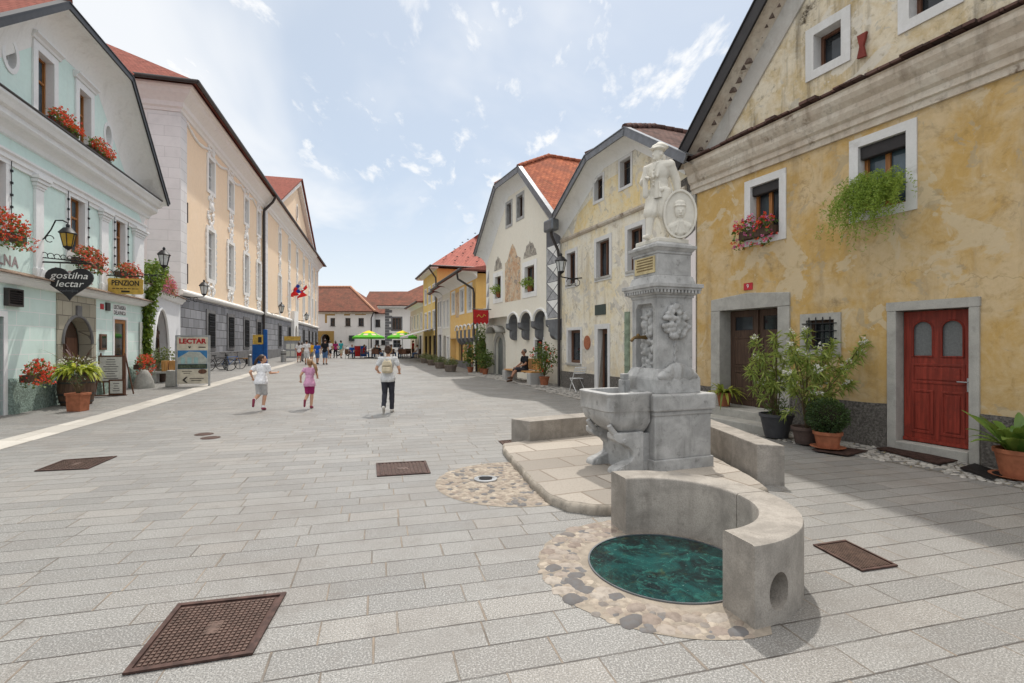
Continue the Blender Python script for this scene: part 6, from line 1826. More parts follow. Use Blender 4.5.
def fountain():
    T = thing('fountain', 'grey marble fountain with white boy statue, inscribed pillar and stone trough', 'fountain', fp(.45, .45, .1))
    # pedestal
    mb = MB(); sq(mb, .47, .08, .24); sq(mb, .445, .235, .80); sq(mb, .46, .79, .85); mb.build('pedestal_base', M['fount'], T, bev=.014)
    mb = MB(); sq(mb, .49, .85, 1.06); mb.build('pedestal_slab', M['fount'], T, bev=.02)
    mb = MB(); sq(mb, .355, 1.058, 1.25); sq(mb, .355, 1.245, 1.38, .285); mb.build('shaft_foot', M['fount'], T, bev=.012)
    # shaft with niche on the street side
    mb = MB(); h = .28
    Fl = Fac((fp(.45 - h, .45 - h, 0).x, fp(.45 - h, .45 - h, 0).y), fb, -fa)
    Fr = Fac((fp(.45 - h, .45 - h, 0).x, fp(.45 - h, .45 - h, 0).y), fa, -fb)
    nic = [(.09, 1.14), (2 * h - .09, 1.14), (2 * h - .09, 2.18), (2 * h - .13, 2.24), (.13, 2.24), (.09, 2.18)]
    mb.wall(Fl, rect(0, 2 * h, 1.06, 2.33), [nic], 0, .09); mb.wall(Fl, nic, (), -.09, 0, False)
    mb.wall(Fr, rect(0, 2 * h, 1.06, 2.33), (), 0, 0, False)
    for c, d in (((.45 + h, .45 - h), fb), ((.45 - h, .45 + h), fa)):
        a = fp(*c, 1.06); e = a + d * 2 * h; mb.face([a, e, e + Vector((0, 0, 1.27)), a + Vector((0, 0, 1.27))])
    mb.build('shaft', M['fount'], T)
    mb = MB()
    for a in (.03, 2 * h - .03): mb.tube([Fl.P(a, .0, 1.3), Fl.P(a, .0, 2.28)], .012, 6)
    mb.build('niche_beading', M['fount'], T)
    # reliefs
    r = random.Random(8); mb = MB()
    mb.box(.12, .44, -.001, .02, 1.16, 2.2, Matrix(((Fl.d.x, Fl.n.x, 0, Fl.o.x), (Fl.d.y, Fl.n.y, 0, Fl.o.y), (0, 0, 1, 0), (0, 0, 0, 1))) @ Matrix.Translation((0, -.10, 0)))
    for i in range(70):
        z = 1.18 + i / 70 * .95; s = .28 + .13 * math.sin(i * .9) * r.uniform(.3, 1.0)
        mb.ell(Fl.P(s, -.075 + r.uniform(0, .03), z), (r.uniform(.02, .05), r.uniform(.02, .05), r.uniform(.02, .06)), 8, 6)
    mb.build('niche_relief', M['fount'], T, remesh=.010, smooth_it=2)
    mb = MB(); mb.ell(Fr.P(.28, -.02, 1.95), (.13, .05, .10), 10, 8)
    for j, (zc, wd, n_) in enumerate(((2.19, .09, 9), (2.11, .15, 13), (2.03, .19, 16), (1.95, .21, 18), (1.88, .18, 15), (1.82, .10, 9))):
        for i in range(n_):
            s = .28 + wd * (2 * (i + .5) / n_ - 1); rr = r.uniform(.022, .045)
            mb.ell(Fr.P(s + r.uniform(-.01, .01), .015 + r.uniform(0, .025), zc + r.uniform(-.03, .03)), (rr, rr, rr * .9), 8, 6)
    for k in range(26):
        z = 1.40 + k / 26 * .42; mb.caps(Fr.P(.28 + .02 * math.sin(k), .0, z), Fr.P(.28, .0, z + .02), .016, .014, 6)
    mb.build('leaf_relief', M['fount'], T, remesh=.010, smooth_it=2)
    mb = MB(); cx = fp(.45, .45 - .355, 0)
    for i in range(26):
        f = (i + .5) / 26; s = -.30 + .60 * f; hgt = .19 * (1 - abs(2 * f - 1) ** 1.6)
        mb.ell(fp(.45 + s, .45 - .33 + r.uniform(-.01, .02), 1.27 + hgt * .35), (.05, .05, .035 + hgt * .5), 8, 6)
    mb.build('mound_relief', M['fount'], T, remesh=.012, smooth_it=3)
    # cornice with dentils
    mb = MB(); sq(mb, .295, 2.31, 2.345); sq(mb, .31, 2.343, 2.37, .335); sq(mb, .365, 2.405, 2.44); sq(mb, .385, 2.438, 2.49); mb.build('cornice', M['fount'], T, bev=.006)
    mb = MB()
    sq(mb, .325, 2.366, 2.408)
    for i in range(13):
        q = -.33 + .66 * i / 12
        for u0, v0 in ((q, -.34), (q, .34)): mb.box(.45 + u0 - .016, .45 + u0 + .016, .45 + v0 - .02, .45 + v0 + .02, 2.368, 2.405, FMx)
        for u0, v0 in ((-.34, q), (.34, q)): mb.box(.45 + u0 - .02, .45 + u0 + .02, .45 + v0 - .016, .45 + v0 + .016, 2.3685, 2.4045, FMx)
    mb.build('dentils', M['fount'], T)
    mb = MB(); sq(mb, .315, 2.489, 2.60, .285); sq(mb, .27, 2.598, 2.885); mb.build('inscription_block', M['fount'], T, bev=.01)
    mb = MB(); sq(mb, .28, 2.884, 2.92); sq(mb, .285, 2.918, 2.96, .315); sq(mb, .325, 2.958, 3.0); sq(mb, .30, 2.998, 3.04, .26); mb.build('cap', M['fount'], T, bev=.006)
    F2 = Fac((fp(.45 - .27, .45 - .27, 0).x, fp(.45 - .27, .45 - .27, 0).y), fb, -fa)
    mb = MB(); mb.fbox(F2, .05, .49, .0, .012, 2.64, 2.86); ip = mb.build('inscription_plate', M['fount_warm'], T)
    mb = MB(); rt_ = random.Random(2)
    for i in range(5):
        q = .09
        while q < .44:
            w_ = rt_.uniform(.008, .022); mb.fbox(F2, q, q + w_, .011, .014, 2.825 - i * .036, 2.843 - i * .036); q += w_ + .008
    mb.build('worn_inscription', M['brass'], ip, weld=False)
    # spout
    mb = MB(); b0 = Fl.P(.28, -.06, 1.79); o = -fa
    mb.tube([b0, b0 + o * .12, b0 + o * .22 + Vector((0, 0, -.005)), b0 + o * .27 + Vector((0, 0, -.05))], [.035, .022, .020, .022], 8); mb.ell(b0 + o * .16 + Vector((0, 0, .02)), (.028, .028, .03), 8, 6)
    mb.build('spout', M['brass'], T)
    # little stone post at the back of the trough
    mb = MB(); mb.box(-.10, .02, .55, .67, 1.02, 1.22, FMx); mb.box(-.085, .005, .565, .655, 1.218, 1.30, FMx); mb.build('stone_post', M['fount'], T, bev=.015)
    # trough
    mb = MB(); rows = []
    def ring(u0, u1, v0, v1, rad, z, k=5):
        pts = []
        for cu, cv, a0 in ((u1 - rad, v1 - rad, 0), (u0 + rad, v1 - rad, 90), (u0 + rad, v0 + rad, 180), (u1 - rad, v0 + rad, 270)):
            for i in range(k + 1):
                a = R(a0 + 90 * i / k); pts.append(fp(cu + rad * math.cos(a), cv + rad * math.sin(a), z))
        return pts
    u1, v0, v1 = .02, .02, .82
    spec = [(.36, .20, .55), (.27, .14, .575), (.16, .07, .64), (.08, .03, .72), (.035, .01, .80), (.03, .006, .86), (.026, .004, .862), (.012, -.004, .872), (.012, -.004, 1.05), (.0, -.012, 1.062), (.0, -.012, 1.085), (.012, 0, 1.095), (.09, .075, 1.095), (.10, .085, 1.08), (.11, .095, .86)]
    for du, dv, z in spec: rows.append(ring(-.66 + du, u1 - (.0 if z < 1.09 and du < .085 else .02), v0 + dv, v1 - dv, min(.16, .12 + du * .2) if du < .08 else .10, z))
    i0 = mb.grid(rows, closed=True); m = len(rows[0])
    mb.face(rows[0]); mb.face(rows[-1])
    mb.build('trough', M['fount'], T)
    mb = MB(); mb.face(ring(-.56, 0, .11, .73, .09, 1.0)); mb.build('water', M['trough_water'], T)
    # console legs
    prof = [(-.55, .60), (-.55, .53), (-.50, .485), (-.42, .46), (-.34, .42), (-.285, .36), (-.27, .30), (-.30, .25), (-.37, .215), (-.46, .19), (-.52, .165), (-.545, .13), (-.545, .08), (-.12, .08), (-.12, .60)]
    for v in (.06, .60):
        mb = MB(); mb.prism([fp(u, v, z) for u, z in prof], fb * .17)
        mb.tube([fp(-.40, v - .008, .50), fp(-.40, v + .178, .50)], .036, 14)
        mb.tube([fp(-.44, v - .008, .135), fp(-.44, v + .178, .135)], .045, 14)
        mb.build('leg', M['fount'], T, bev=.012)
    mb = MB(); mb.box(-.30, .02, .12, .74, .08, .57, FMx); mb.build('trough_support', M['fount'], T, bev=.01)
    for v in (.10, .62):
        mb = MB(); mb.tube([fp(-.60, v, .70), fp(-.55, v, .62), fp(-.47, v, .56)], [.03, .04, .03], 8); mb.build('scroll', M['fount'], T)
    # ---------------- statue
    Hs = 1.27; base = fp(.42, .47, 3.10)
    mb = MB(); sq(mb, .25, 3.038, 3.10); mb.build('statue_plinth', M['white_marble'], T, bev=.012)
    pose = dict(pel=(0, -.01, .53), wai=(.0, -.005, .63), che=(0, .0, .74), nec=(0, .012, .83), hea=(0, .03, .925), shL=(-.12, -.01, .80), shR=(.12, .0, .80),
                elL=(-.165, -.075, .645), wrL=(-.175, -.09, .50), elR=(.165, .03, .66), wrR=(.075, .15, .66), knL=(-.06, .0, .285), anL=(-.06, -.05, .05), toL=(-.08, .03, .018),
                knR=(.05, .09, .295), anR=(.055, .13, .048), toR=(.06, .225, .018), hiL=(-.055, 0, .51), hiR=(.055, 0, .51))
    J, f = figure(Hs, pose, 1.16, build=1.14, look=-.35)
    mb = MB(); f['torso'](mb, .01); f['head'](mb)
    for s in 'LR':
        f['arm'](mb, s, .004); f['hand'](mb, s); f['leg'](mb, s, .012, 1.95); f['foot'](mb, s, .006)
        a, k = J['an' + s], J['kn' + s]; mb.caps(a + Vector((0, 0, .02)), a.lerp(k, .60), .040, .052)
    HP = f['HP']; up = Vector((0, 0, 1)); parts = []
    mb.ell(HP(0, -.045, -.02), (.05 * Hs, .03 * Hs, .05 * Hs), 10, 8)
    Rm = Matrix.Translation(base) @ Matrix.Rotation(math.atan2(fa.x, -fa.y) + R(28), 4, 'Z')
    def put(q, nm, par, vox=.0085, sm=2, cuts=()):
        q.v = [Rm @ p for p in q.v]
        return q.build(nm, M['white_marble'], par, remesh=vox, smooth_it=sm, cuts=[(Rm @ Vector(c), Rm.to_3x3() @ Vector(n_)) for c, n_ in cuts])
    st = put(mb, 'statue', T)
    q = MB(); f['torso'](q, .028); q.caps(J['wai'], J['pel'] - up * .10, .104, .144, 16)
    for s in 'LR':
        f['arm'](q, s, .022, 0, 1.72); w_ = J['el' + s].lerp(J['wr' + s], .74); q.caps(w_, w_ + (J['wr' + s] - J['el' + s]) * .06, .040, .042)
    for sg in (-1, 1):
        q.caps(J['nec'] + Vector((sg * .05, .03, .0)), J['wai'] + Vector((sg * .03, .125, .06)), .030, .022)
        q.ell(J['pel'] + Vector((sg * .085, .115, -.0)), (.045, .03, .035), 8, 6)
        for k in range(4): q.caps(J['wai'] + Vector((sg * (.05 + .03 * k), .10 - .05 * k, -.02)), J['pel'] + Vector((sg * (.075 + .035 * k), .13 - .06 * k, -.12)), .012, .022, 8)
    for i in range(4): q.ell(J['wai'] + Vector((.02, .128, -.05 + i * .055)), .015, 6, 5)
    put(q, 'jacket', st, .008, 1, [(J['pel'] - up * .105, -up), (J['nec'] + up * .045, up)])
    q = MB()
    for s, sg in (('L', -1), ('R', 1)):
        f['leg'](q, s, .030, 1.0, .02); k = J['kn' + s]; q.caps(k + Vector((-.04, 0, -.005)), k + Vector((.04, 0, -.005)), .036, .036, 8)
        for n_ in range(3): q.caps(J['hi' + s] + Vector((sg * .05, .03 - .05 * n_, -.05)), k + Vector((sg * .03, .02 - .03 * n_, .02)), .018, .012, 6)
    put(q, 'breeches', st, .008, 1)
    q = MB(); q.ell(HP(0, -.012, .052), (.076 * Hs, .092 * Hs, .026 * Hs), 16, 8); q.ell(HP(.015, -.035, .078), (.088 * Hs, .094 * Hs, .048 * Hs), 14, 8, None, .3); q.ell(HP(0, .062, .046), (.040 * Hs, .030 * Hs, .012 * Hs), 10, 6)
    put(q, 'cap', st, .008, 1)
    q = MB(); q.ell(J['nec'] + Vector((0, .025, .0)), (.072, .060, .034), 12, 8); q.caps(J['nec'] + Vector((0, .07, -.01)), J['nec'] + Vector((.02, .09, -.09)), .028, .020)
    q.caps(J['wrR'] + Vector((0, .03, .13)), J['wrR'] + Vector((0, .02, -.24)), .028, .040); put(q, 'neckerchief', st, .008, 1)
    # portrait medallion leaning beside the boy
    cz = 3.425; Fm = Fac((2.21, 6.64), (1, -.10), (-.10, -1))
    mb = MB(); mb.slab(Fm, oval(.02, cz, .218, .325, 36), -.06, .0); mb.slab(Fm, oval(.02, cz, .218, .325, 36), -.055, .022, [oval(.02, cz, .190, .295, 36)])
    me_ = mb.build('portrait_medallion', M['white_marble'], st, bev=.008)
    mb = MB()
    mb.ell(Fm.P(.02, .005, cz + .04), (.072, .05, .105), 12, 10); mb.ell(Fm.P(.02, -.005, cz + .135), (.080, .055, .055), 12, 8); mb.ell(Fm.P(.02, .008, cz + .105), (.084, .055, .022), 12, 6)
    mb.ell(Fm.P(.02, -.01, cz - .09), (.05, .04, .06), 10, 8)
    for sg in (-1, 1):
        mb.caps(Fm.P(.02, -.01, cz - .12), Fm.P(.02 + sg * .12, -.02, cz - .17), .055, .055); mb.caps(Fm.P(.02 + sg * .09, -.02, cz - .17), Fm.P(.02 + sg * .08, -.02, cz - .24), .06, .05); mb.caps(Fm.P(.02 + sg * .02, .04, cz - .11), Fm.P(.02 + sg * .05, .03, cz - .25), .014, .014, 6); mb.ell(Fm.P(.02 + sg * .026, .052, cz + .045), (.012, .008, .007), 6, 5)
    mb.caps(Fm.P(.02, .055, cz + .04), Fm.P(.02, .066, cz + .005), .010, .014, 6); mb.ell(Fm.P(.02, .052, cz - .025), (.024, .010, .007), 8, 6)
    mb.caps(Fm.P(.02, .0, cz - .13), Fm.P(.02, -.01, cz - .25), .05, .06)
    mb.build('portrait_relief', M['white_marble'], st, remesh=.006, smooth_it=1)
    return T
tw = NT('trough_water'); M['trough_water'] = (tw.bump(tw.noise(tw.pos(), 9, 3), .15, .02), tw.done((.035, .04, .04), .06, .6))[1]
fountain()

# ------------------------------------------------------------------ platform, benches, well
def fpoly(pts, name, z0, z1, mat, bev=.0, **kw):
    mb = MB(); mb.prism([(x, y, z0) for x, y in pts], (0, 0, z1 - z0)); return mb.build(name, mat, None, bev=bev, **kw)
pl = [(-.15, 8.05), (-.10, 7.55), (.10, 6.55), (.27, 5.75), (.40, 5.30), (.56, 5.06), (.80, 4.97), (1.3, 4.95), (2.2, 5.0), (2.85, 5.6), (2.9, 6.1), (2.85, 9.3), (1.7, 9.2), (.4, 8.45)]
r = random.Random(6)
fine = []
for (a, b) in zip(pl, pl[1:] + pl[:1]):
    n_ = max(2, int(math.dist(a, b) / .14))
    for i in range(n_):
        f = i / n_; fine.append((a[0] + (b[0] - a[0]) * f + r.uniform(-.014, .014), a[1] + (b[1] - a[1]) * f + r.uniform(-.014, .014)))
cxp, cyp = 1.4, 7.0
mb = MB(); rows = []
for k, (sc, z) in enumerate(((1.0, -.02), (1.008, .045), (1.0, .085), (.985, .10))):
    rows.append([(cxp + (x - cxp) * sc, cyp + (y - cyp) * sc, z + (.008 * mnoise.noise(Vector((x * 5, y * 5, z * 9))) if 0 < k < 3 else 0)) for x, y in fine])
mb.grid(rows, closed=True, smooth=True)
T = thing('stone_platform', 'low worn limestone platform under the fountain with rough rounded edge', 'platform', (cxp, cyp, 0))
mb.build('rough_edge', M['platform_edge'], T)
mb = MB(); mb.face([(cxp + (x - cxp) * .987, cyp + (y - cyp) * .987, .1005) for x, y in fine], [((x * .92 + y * .38), (-x * .38 + y * .92)) for x, y in fine]); mb.build('flagstones', M['platform'], T)

def slab_bench(name, label, pts, z0, z1, mat):
    mb = MB(); mb.prism([(x, y, z0) for x, y in pts], (0, 0, z1 - z0))
    return mb.build(name, mat, None, bev=.012, label=label, cat='bench')
# left bench behind the platform, right bench along the house side
a = Vector((.29, 8.20)); d = Vector((1.3, .70)).normalized(); nn = Vector((-d.y, d.x))
slab_bench('stone_bench', 'low straight concrete bench left of the fountain at the back of the platform', [tuple(a), tuple(a + d * 1.75), tuple(a + d * 1.75 + nn * .42), tuple(a + nn * .42 + d * -.12)], -.02, .43, M['concrete'])
slab_bench('stone_bench', 'long straight concrete bench right of the fountain pointing at the viewer', [(2.97, 6.06), (3.26, 5.97), (3.22, 8.9), (2.88, 8.9)], -.02, .485, M['concrete'])
WC = Vector((1.19, 3.85, 0))
def ring_pts(r, a0, a1, n, z, rr=0): return [WC + Vector((r * math.cos(R(a0 + (a1 - a0) * i / n)), r * math.sin(R(a0 + (a1 - a0) * i / n)), z)) for i in range(n + 1)]
def arc_piece(name, a0, a1, T, r0=.635, r1=.915, z1=.5, hole=None):
    mb = MB(); n = max(6, int((a1 - a0) / 3)); m = .018
    rows = []
    for i in range(n + 1):
        a = R(a0 + (a1 - a0) * i / n); c, s = math.cos(a), math.sin(a)
        sec = [(r0, -.03), (r1, -.03), (r1, z1 - m), (r1 - m * .3, z1 - m * .3), (r1 - m, z1), (r0 + m, z1), (r0 + m * .3, z1 - m * .3), (r0, z1 - m)]
        rows.append([WC + Vector((q * c, q * s, z)) for q, z in sec])
    mb.grid(rows, closed=True, smooth=True); mb.face(rows[0]); mb.face(rows[-1])
    o = mb.build(name, M['concrete'], T)
    return o
def semi_bench():
    T = thing('curved_bench', 'semicircular concrete bench around the round well with an oval hole in its end', 'bench', tuple(WC + Vector((.78, 0, 0))))
    arc_piece('bench_segment', 15.3, 106, T)
    o = arc_piece('bench_segment', -74, 14.7, T)
    # oval hole bored through the outer face near the end
    a = R(-61); dv = Vector((math.cos(a), math.sin(a), 0))
    cut = MB(); p = WC + dv * .80 + Vector((0, 0, .19)); sd_ = Vector((-dv.y, dv.x, 0))
    pr = [p + sd_ * (.092 * math.cos(2 * math.pi * k / 28)) + Vector((0, 0, .118 * math.sin(2 * math.pi * k / 28))) for k in range(28)]
    cut.prism(pr, dv * .3)
    c_ = cut.build('cutter', None, T); m = o.modifiers.new('b', 'BOOLEAN'); m.object = c_; m.operation = 'DIFFERENCE'; m.solver = 'EXACT'
    bpy.context.view_layer.update()
    me = bpy.data.meshes.new_from_object(o.evaluated_get(bpy.context.evaluated_depsgraph_get()))
    o.modifiers.clear(); o.data = me; bpy.data.objects.remove(c_)
    me.materials.clear(); me.materials.append(M['concrete']); me.set_sharp_from_angle(angle=R(40))
    return T
semi_bench()
def well():
    T = thing('round_well', 'round well with dark green water set flush in the paving', 'well', tuple(WC))
    t = NT('green_well_water'); p = t.pos()
    n1 = t.noise(p, 3.2, 8, .7, 1.2); n2 = t.noise(p, 7.5, 9, .72, 2.0); n3 = t.noise(p, 38, 4, .7)
    col = t.mix(t.ramp(n1, .36, .66), (.002, .007, .009), (.005, .058, .055))
    col = t.mix(t.math('MULTIPLY', t.ramp(n2, .50, .68), .8), col, (.022, .12, .10))
    col = t.mix(t.math('MULTIPLY', t.ramp(t.noise(p, 5, 8, .7, 1.0), .55, .70), .6), col, (.055, .065, .02))
    col = t.mix(t.math('MULTIPLY', t.ramp(n3, .66, .74), .8), col, (.35, .48, .42))
    t.bump(t.math('ADD', n2, t.math('MULTIPLY', n3, .3)), .06, .02)
    wm = t.done(col, .06, .5)
    mb = MB(); mb.face([WC + Vector((.585 * math.cos(2 * math.pi * k / 64), .585 * math.sin(2 * math.pi * k / 64), .006)) for k in range(64)]); mb.build('water', wm, T)
    mb = MB(); mb.lathe([(.586, .004), (.586, .012), (.598, .013), (.598, .004)], WC, 64); mb.build('rim', M['zinc'], T)
well()
M['cobble_disc'] = cobble_mat('small_disc_stones', (.26, .21, .17), (.42, .36, .29), (.15, .145, .145))
M['cobble_well'] = cobble_mat('flat_warm_stones', (.23, .18, .15), (.40, .355, .305), (.13, .125, .125))
# cobbled grounds
def bedring():
    out = [WC + Vector(((.985 + .015 * math.sin(k * 2.3)) * math.cos(R(100 + 190 * k / 40)), .985 * math.sin(R(100 + 190 * k / 40)), .003)) for k in range(41)]
    mb = MB(); mb.face(out + [WC + Vector((.5, -.5, .003)), WC + Vector((.5, .5, .003))]); mb.build('mortar_bed', M['bedding'], None, kind='structure')
bedring()
def in_ring(x, y):
    rr, a = math.hypot(x - 1.19, y - 3.85), math.degrees(math.atan2(y - 3.85, x - 1.19)) % 360
    return .67 < rr < .97 and 106 < a < 284
cobbles('cobble_ring', in_ring, 0, 2.4, 2.6, 5.1, .142, M['cobble_well'], 3, .017, 'ring of warm coloured flat stones around the well', 10, .32, 1.3)
DC = Vector((.06, 6.20))
mb = MB(); mb.face([(DC.x + 1.0 * math.cos(2 * math.pi * k / 48), DC.y + 1.0 * math.sin(2 * math.pi * k / 48), .003) for k in range(48)]); mb.build('mortar_bed', M['bedding'], None, kind='structure')
def in_plat(x, y):
    r_ = False; m = len(pl)
    for k in range(m):
        a, b = pl[k], pl[(k + 1) % m]
        if (a[1] > y) != (b[1] > y) and x < (b[0] - a[0]) * (y - a[1]) / (b[1] - a[1]) + a[0]: r_ = not r_
    return r_
cobbles('cobble_disc', lambda x, y: math.hypot(x - DC.x, y - DC.y) < .97 and not in_plat(x - .03, y) and math.hypot(x + .33, y - 6.25) > .17, -1.0, 1.1, 5.1, 7.3,   .078, M['cobble_disc'], 4, .013, 'round patch of small cobbles beside the fountain platform', 7, .3, 1.3)
T = thing('drain_cover', 'small round metal drain set in the cobbled patch', 'drain cover', (-.33, 6.25, 0))
mb = MB(); mb.lathe([(.145, .0), (.145, .022), (.10, .024), (.10, .018), (.001, .018)], (-.33, 6.25, 0), 24); mb.build('ring', M['rail'], T)
mb = MB()
for k in range(5): mb.box(-.08, .08, -.066 + k * .028, -.052 + k * .028, .018, .026, Matrix.Translation((-.33, 6.25, 0)))
mb.build('slots', M['metal_dark'], T)
# cobbled strips along the right-hand houses
def strip_in(F, s0, s1, n0, n1):
    def f(x, y):
        v = Vector((x, y, 0)) - F.o; s = v.dot(F.d); n = v.dot(F.n); return s0 < s < s1 and n0 < n < n1 + .06 * math.sin(s * 5)
    return f
def bed(F, s0, s1, n0, n1):
    mb = MB(); k = 12
    for i in range(k):
        a, b = s0 + (s1 - s0) * i / k, s0 + (s1 - s0) * (i + 1) / k
        mb.face([(p.x, p.y, g(p.y) + .003) for p in (F.P(a, n0, 0), F.P(b, n0, 0), F.P(b, n1, 0), F.P(a, n1, 0))])
    mb.build('mortar_bed', M['bedding_grey'], None, kind='structure')
M['bedding_grey'] = roughcast('grey_mortar_bed', (.24, .22, .19), 40)
M['cobble_grey'] = cobble_mat('grey_cobbles', (.30, .285, .26), (.44, .41, .37), (.15, .145, .14))
sa_, sb_ = FA.atY(4.5), FA.atY(9.6)
bed(FA, sa_, FA.atY(12.0), 0.03, .98); cobbles('cobble_strip', lambda x, y: strip_in(FA, sa_, sb_, .04, .96)(x, y) or strip_in(FA, sb_ - .01, FA.atY(11.9), .90, 1.3)(x, y), 3.2, 8.6, 4.4, 12.0, .088, M['cobble_grey'], 7, .016, 'strip of grey cobbles along the foot of the ochre house')
bed(FB, FB.atY(12.2), FB.atY(18.6), .03, 1.25); cobbles('cobble_strip', strip_in(FB, FB.atY(12.2), FB.atY(18.6), .04, 1.2), .4, 5, 11.4, 19, .115, M['cobble_grey'], 8, .022, 'strip of grey cobbles in front of the cream peeling house', 6)
bed(FC, FC.atY(18.75), FC.atY(27), -.4, .95); cobbles('cobble_strip', strip_in(FC, FC.atY(18.8), FC.atY(27), -.38, .92), -3.2, 2.2, 18.2, 27.5, .13, M['cobble_grey'], 9, .02, 'strip of grey cobbles in front of the corbelled cream house', 6)

cobbles('cobble_ring', in_ring, 0, 2.4, 2.6, 5.1, .07, M['cobble_disc'], 13, .007, 'small filler stones between the flat stones around the well', 7, .4, 1.2)
# ------------------------------------------------------------------ iron covers
def cover(label, pix, pattern='grid', mat=None, dz=.004, group=None, cells=11):
    P4 = [gpg(*q) for q in pix]
    c = sum(P4, Vector()) / 4
    T = thing('manhole_cover', label, 'manhole cover', tuple(c), group)
    def at(u, v, z=0.0):
        p = P4[0].lerp(P4[1], u).lerp(P4[3].lerp(P4[2], u), v); return Vector((p.x, p.y, g(p.y) + dz + z))
    mb = MB(); mb.face([at(0, 0), at(1, 0), at(1, 1), at(0, 1)]); e = .045
    mb.build('plate', M['rust'], T)
    fr = MB()
    for (a, b, c_, d_) in (((0, 0), (1, 0), (1, e), (0, e)), ((0, 1 - e), (1, 1 - e), (1, 1), (0, 1)), ((0, e), (e, e), (e, 1 - e), (0, 1 - e)), ((1 - e, e), (1, e), (1, 1 - e), (1 - e, 1 - e))):
        fr.prism([at(*a, 0), at(*b, 0), at(*c_, 0), at(*d_, 0)], (0, 0, .012))
    fr.build('frame', M['rust'], T)
    st = MB(); n = cells
    for i in range(n):
        for j in range(n):
            u0, v0 = .07 + .86 * i / n, .07 + .86 * j / n; w_ = .86 / n * .62
            if pattern == 'grid':
                if abs(i - n // 2) < 2 and abs(j - n // 2) < 1 and n > 8: continue
                st.prism([at(u0, v0), at(u0 + w_, v0), at(u0 + w_, v0 + w_), at(u0, v0 + w_)], (0, 0, .009))
            elif j == 0:
                st.prism([at(u0, .07), at(u0 + w_ * .8, .07), at(u0 + w_ * .8, .93), at(u0, .93)], (0, 0, .009))
    if pattern == 'grid' and n > 8:
        st.prism([at(.40, .44), at(.60, .44), at(.60, .56), at(.40, .56)], (0, 0, .007))
    st.build('tread_pattern', M['rust_light'], T, weld=False)
    return T
M['rust_light'] = simple('worn_cast_iron', (.12, .078, .062), .55, .4, .4, .3, 20)
cover('large square rusty cast iron cover in the foreground at lower left', [(122, 676.4), (178, 605.6), (286.6, 593.9), (268.5, 654.4)][:1] + [(178, 605.6), (286.6, 593.9), (252.5, 655.5)], cells=19)
cover('square rusty cover on the paving at the middle left', [(34.2, 471.8), (63.5, 460.6), (117.2, 456.7), (87.9, 469.4)], cells=13)
cover('square dark cover on the paving left of the cobbled patch', [(376, 464), (425.8, 461.5), (430.7, 473.7), (377, 477)], cells=12)
cover('small rust brown slotted cover right of the curved bench', [(813, 546), (845, 541.2), (898, 567), (862, 572.3)], 'bars', cells=14)
cover('narrow rusty cover behind the left bench', [(498.4, 441.5), (524, 439.4), (530, 448.0), (508, 449.5)], cells=10)
for (px, py), nm in (((204, 434.3), 'nearer small round iron lid on the paving'), ((210.5, 437.9), 'farther small round iron lid on the paving')):
    p = gpg(px, py); T = thing('drain_cover', nm.replace('nearer', 'upper').replace('farther', 'lower'), 'drain cover', tuple(p))
    mb = MB(); mb.lathe([(.16, -.01), (.16, .006), (.13, .010), (.001, .010)], p, 20); mb.build('lid', M['rust'], T)
    mb = MB(); mb.lathe([(.12, .006), (.12, .013), (.105, .013), (.105, .006)], p, 20); mb.build('ring', M['rust_light'], T)
def mat_(label, pix, mat, name='doormat', h=.012):
    P4 = [gpg(*q) for q in pix]; T = thing(name, label, 'grate' if 'grat' in name else 'doormat', tuple(sum(P4, Vector()) / 4))
    mb = MB(); mb.prism([p + Vector((0, 0, .026)) for p in P4], (0, 0, h)); mb.build('mat', mat, T)
    mb = MB()
    for k in range(24):
        a = P4[0].lerp(P4[1], (k + .2) / 24); b = P4[3].lerp(P4[2], (k + .2) / 24); a2 = P4[0].lerp(P4[1], (k + .7) / 24); b2 = P4[3].lerp(P4[2], (k + .7) / 24)
        q = Vector((0, 0, .026 + h)); mb.prism([a + q, a2 + q, b2 + q, b + q], (0, 0, .006))
    mb.build('ribs', mat, T, weld=False)
mat_('dark rust brown doormat in front of the red door', [(876, 450.5), (892, 449), (958, 463), (938, 466.5)], M['rust'])
mat_('dark mat under the box ball pot', [(812, 452), (826, 447), (868, 453), (848, 457.5)], M['rust'])
mat_('dark metal grating in the cobbles right of the red door', [(960, 470.5), (975, 466), (1006, 477), (992, 482)], M['metal_dark'], 'floor_grating')
# ------------------------------------------------------------------ plants
def leaf(mb, p, d, L, W, droop=0.0, nrm=None, seg=1):
    d = Vector(d).normalized(); sd_ = d.cross(nrm or Vector((0, 0, 1)))
    if sd_.length < 1e-3: sd_ = Vector((1, 0, 0))
    sd_.normalize(); up = sd_.cross(d)
    if seg == 1:
        a = Vector(p); m = a + d * L * .5 + up * L * .04; t = a + d * L - Vector((0, 0, droop * L)); mid = a + d * L * .45 - up * L * .03
        i = len(mb.v); mb.v += [a, m + sd_ * W / 2, t, m - sd_ * W / 2]
        mb.f.append((i, i + 1, i + 2, i + 3)); mb.uv.append(None); mb.sm.append(False)
    else:
        rows = []
        for k in range(seg + 1):
            f = k / seg; c = Vector(p) + d * L * f * (1 - .25 * droop * f) - Vector((0, 0, droop * L * f * f)); w = W * (math.sin(math.pi * min(.98, .12 + f * .86)) ** .7)
            rows.append([c - sd_ * w / 2 + Vector((0, 0, .12 * w)), c, c + sd_ * w / 2 + Vector((0, 0, .12 * w))])
        mb.grid(rows, smooth=True)
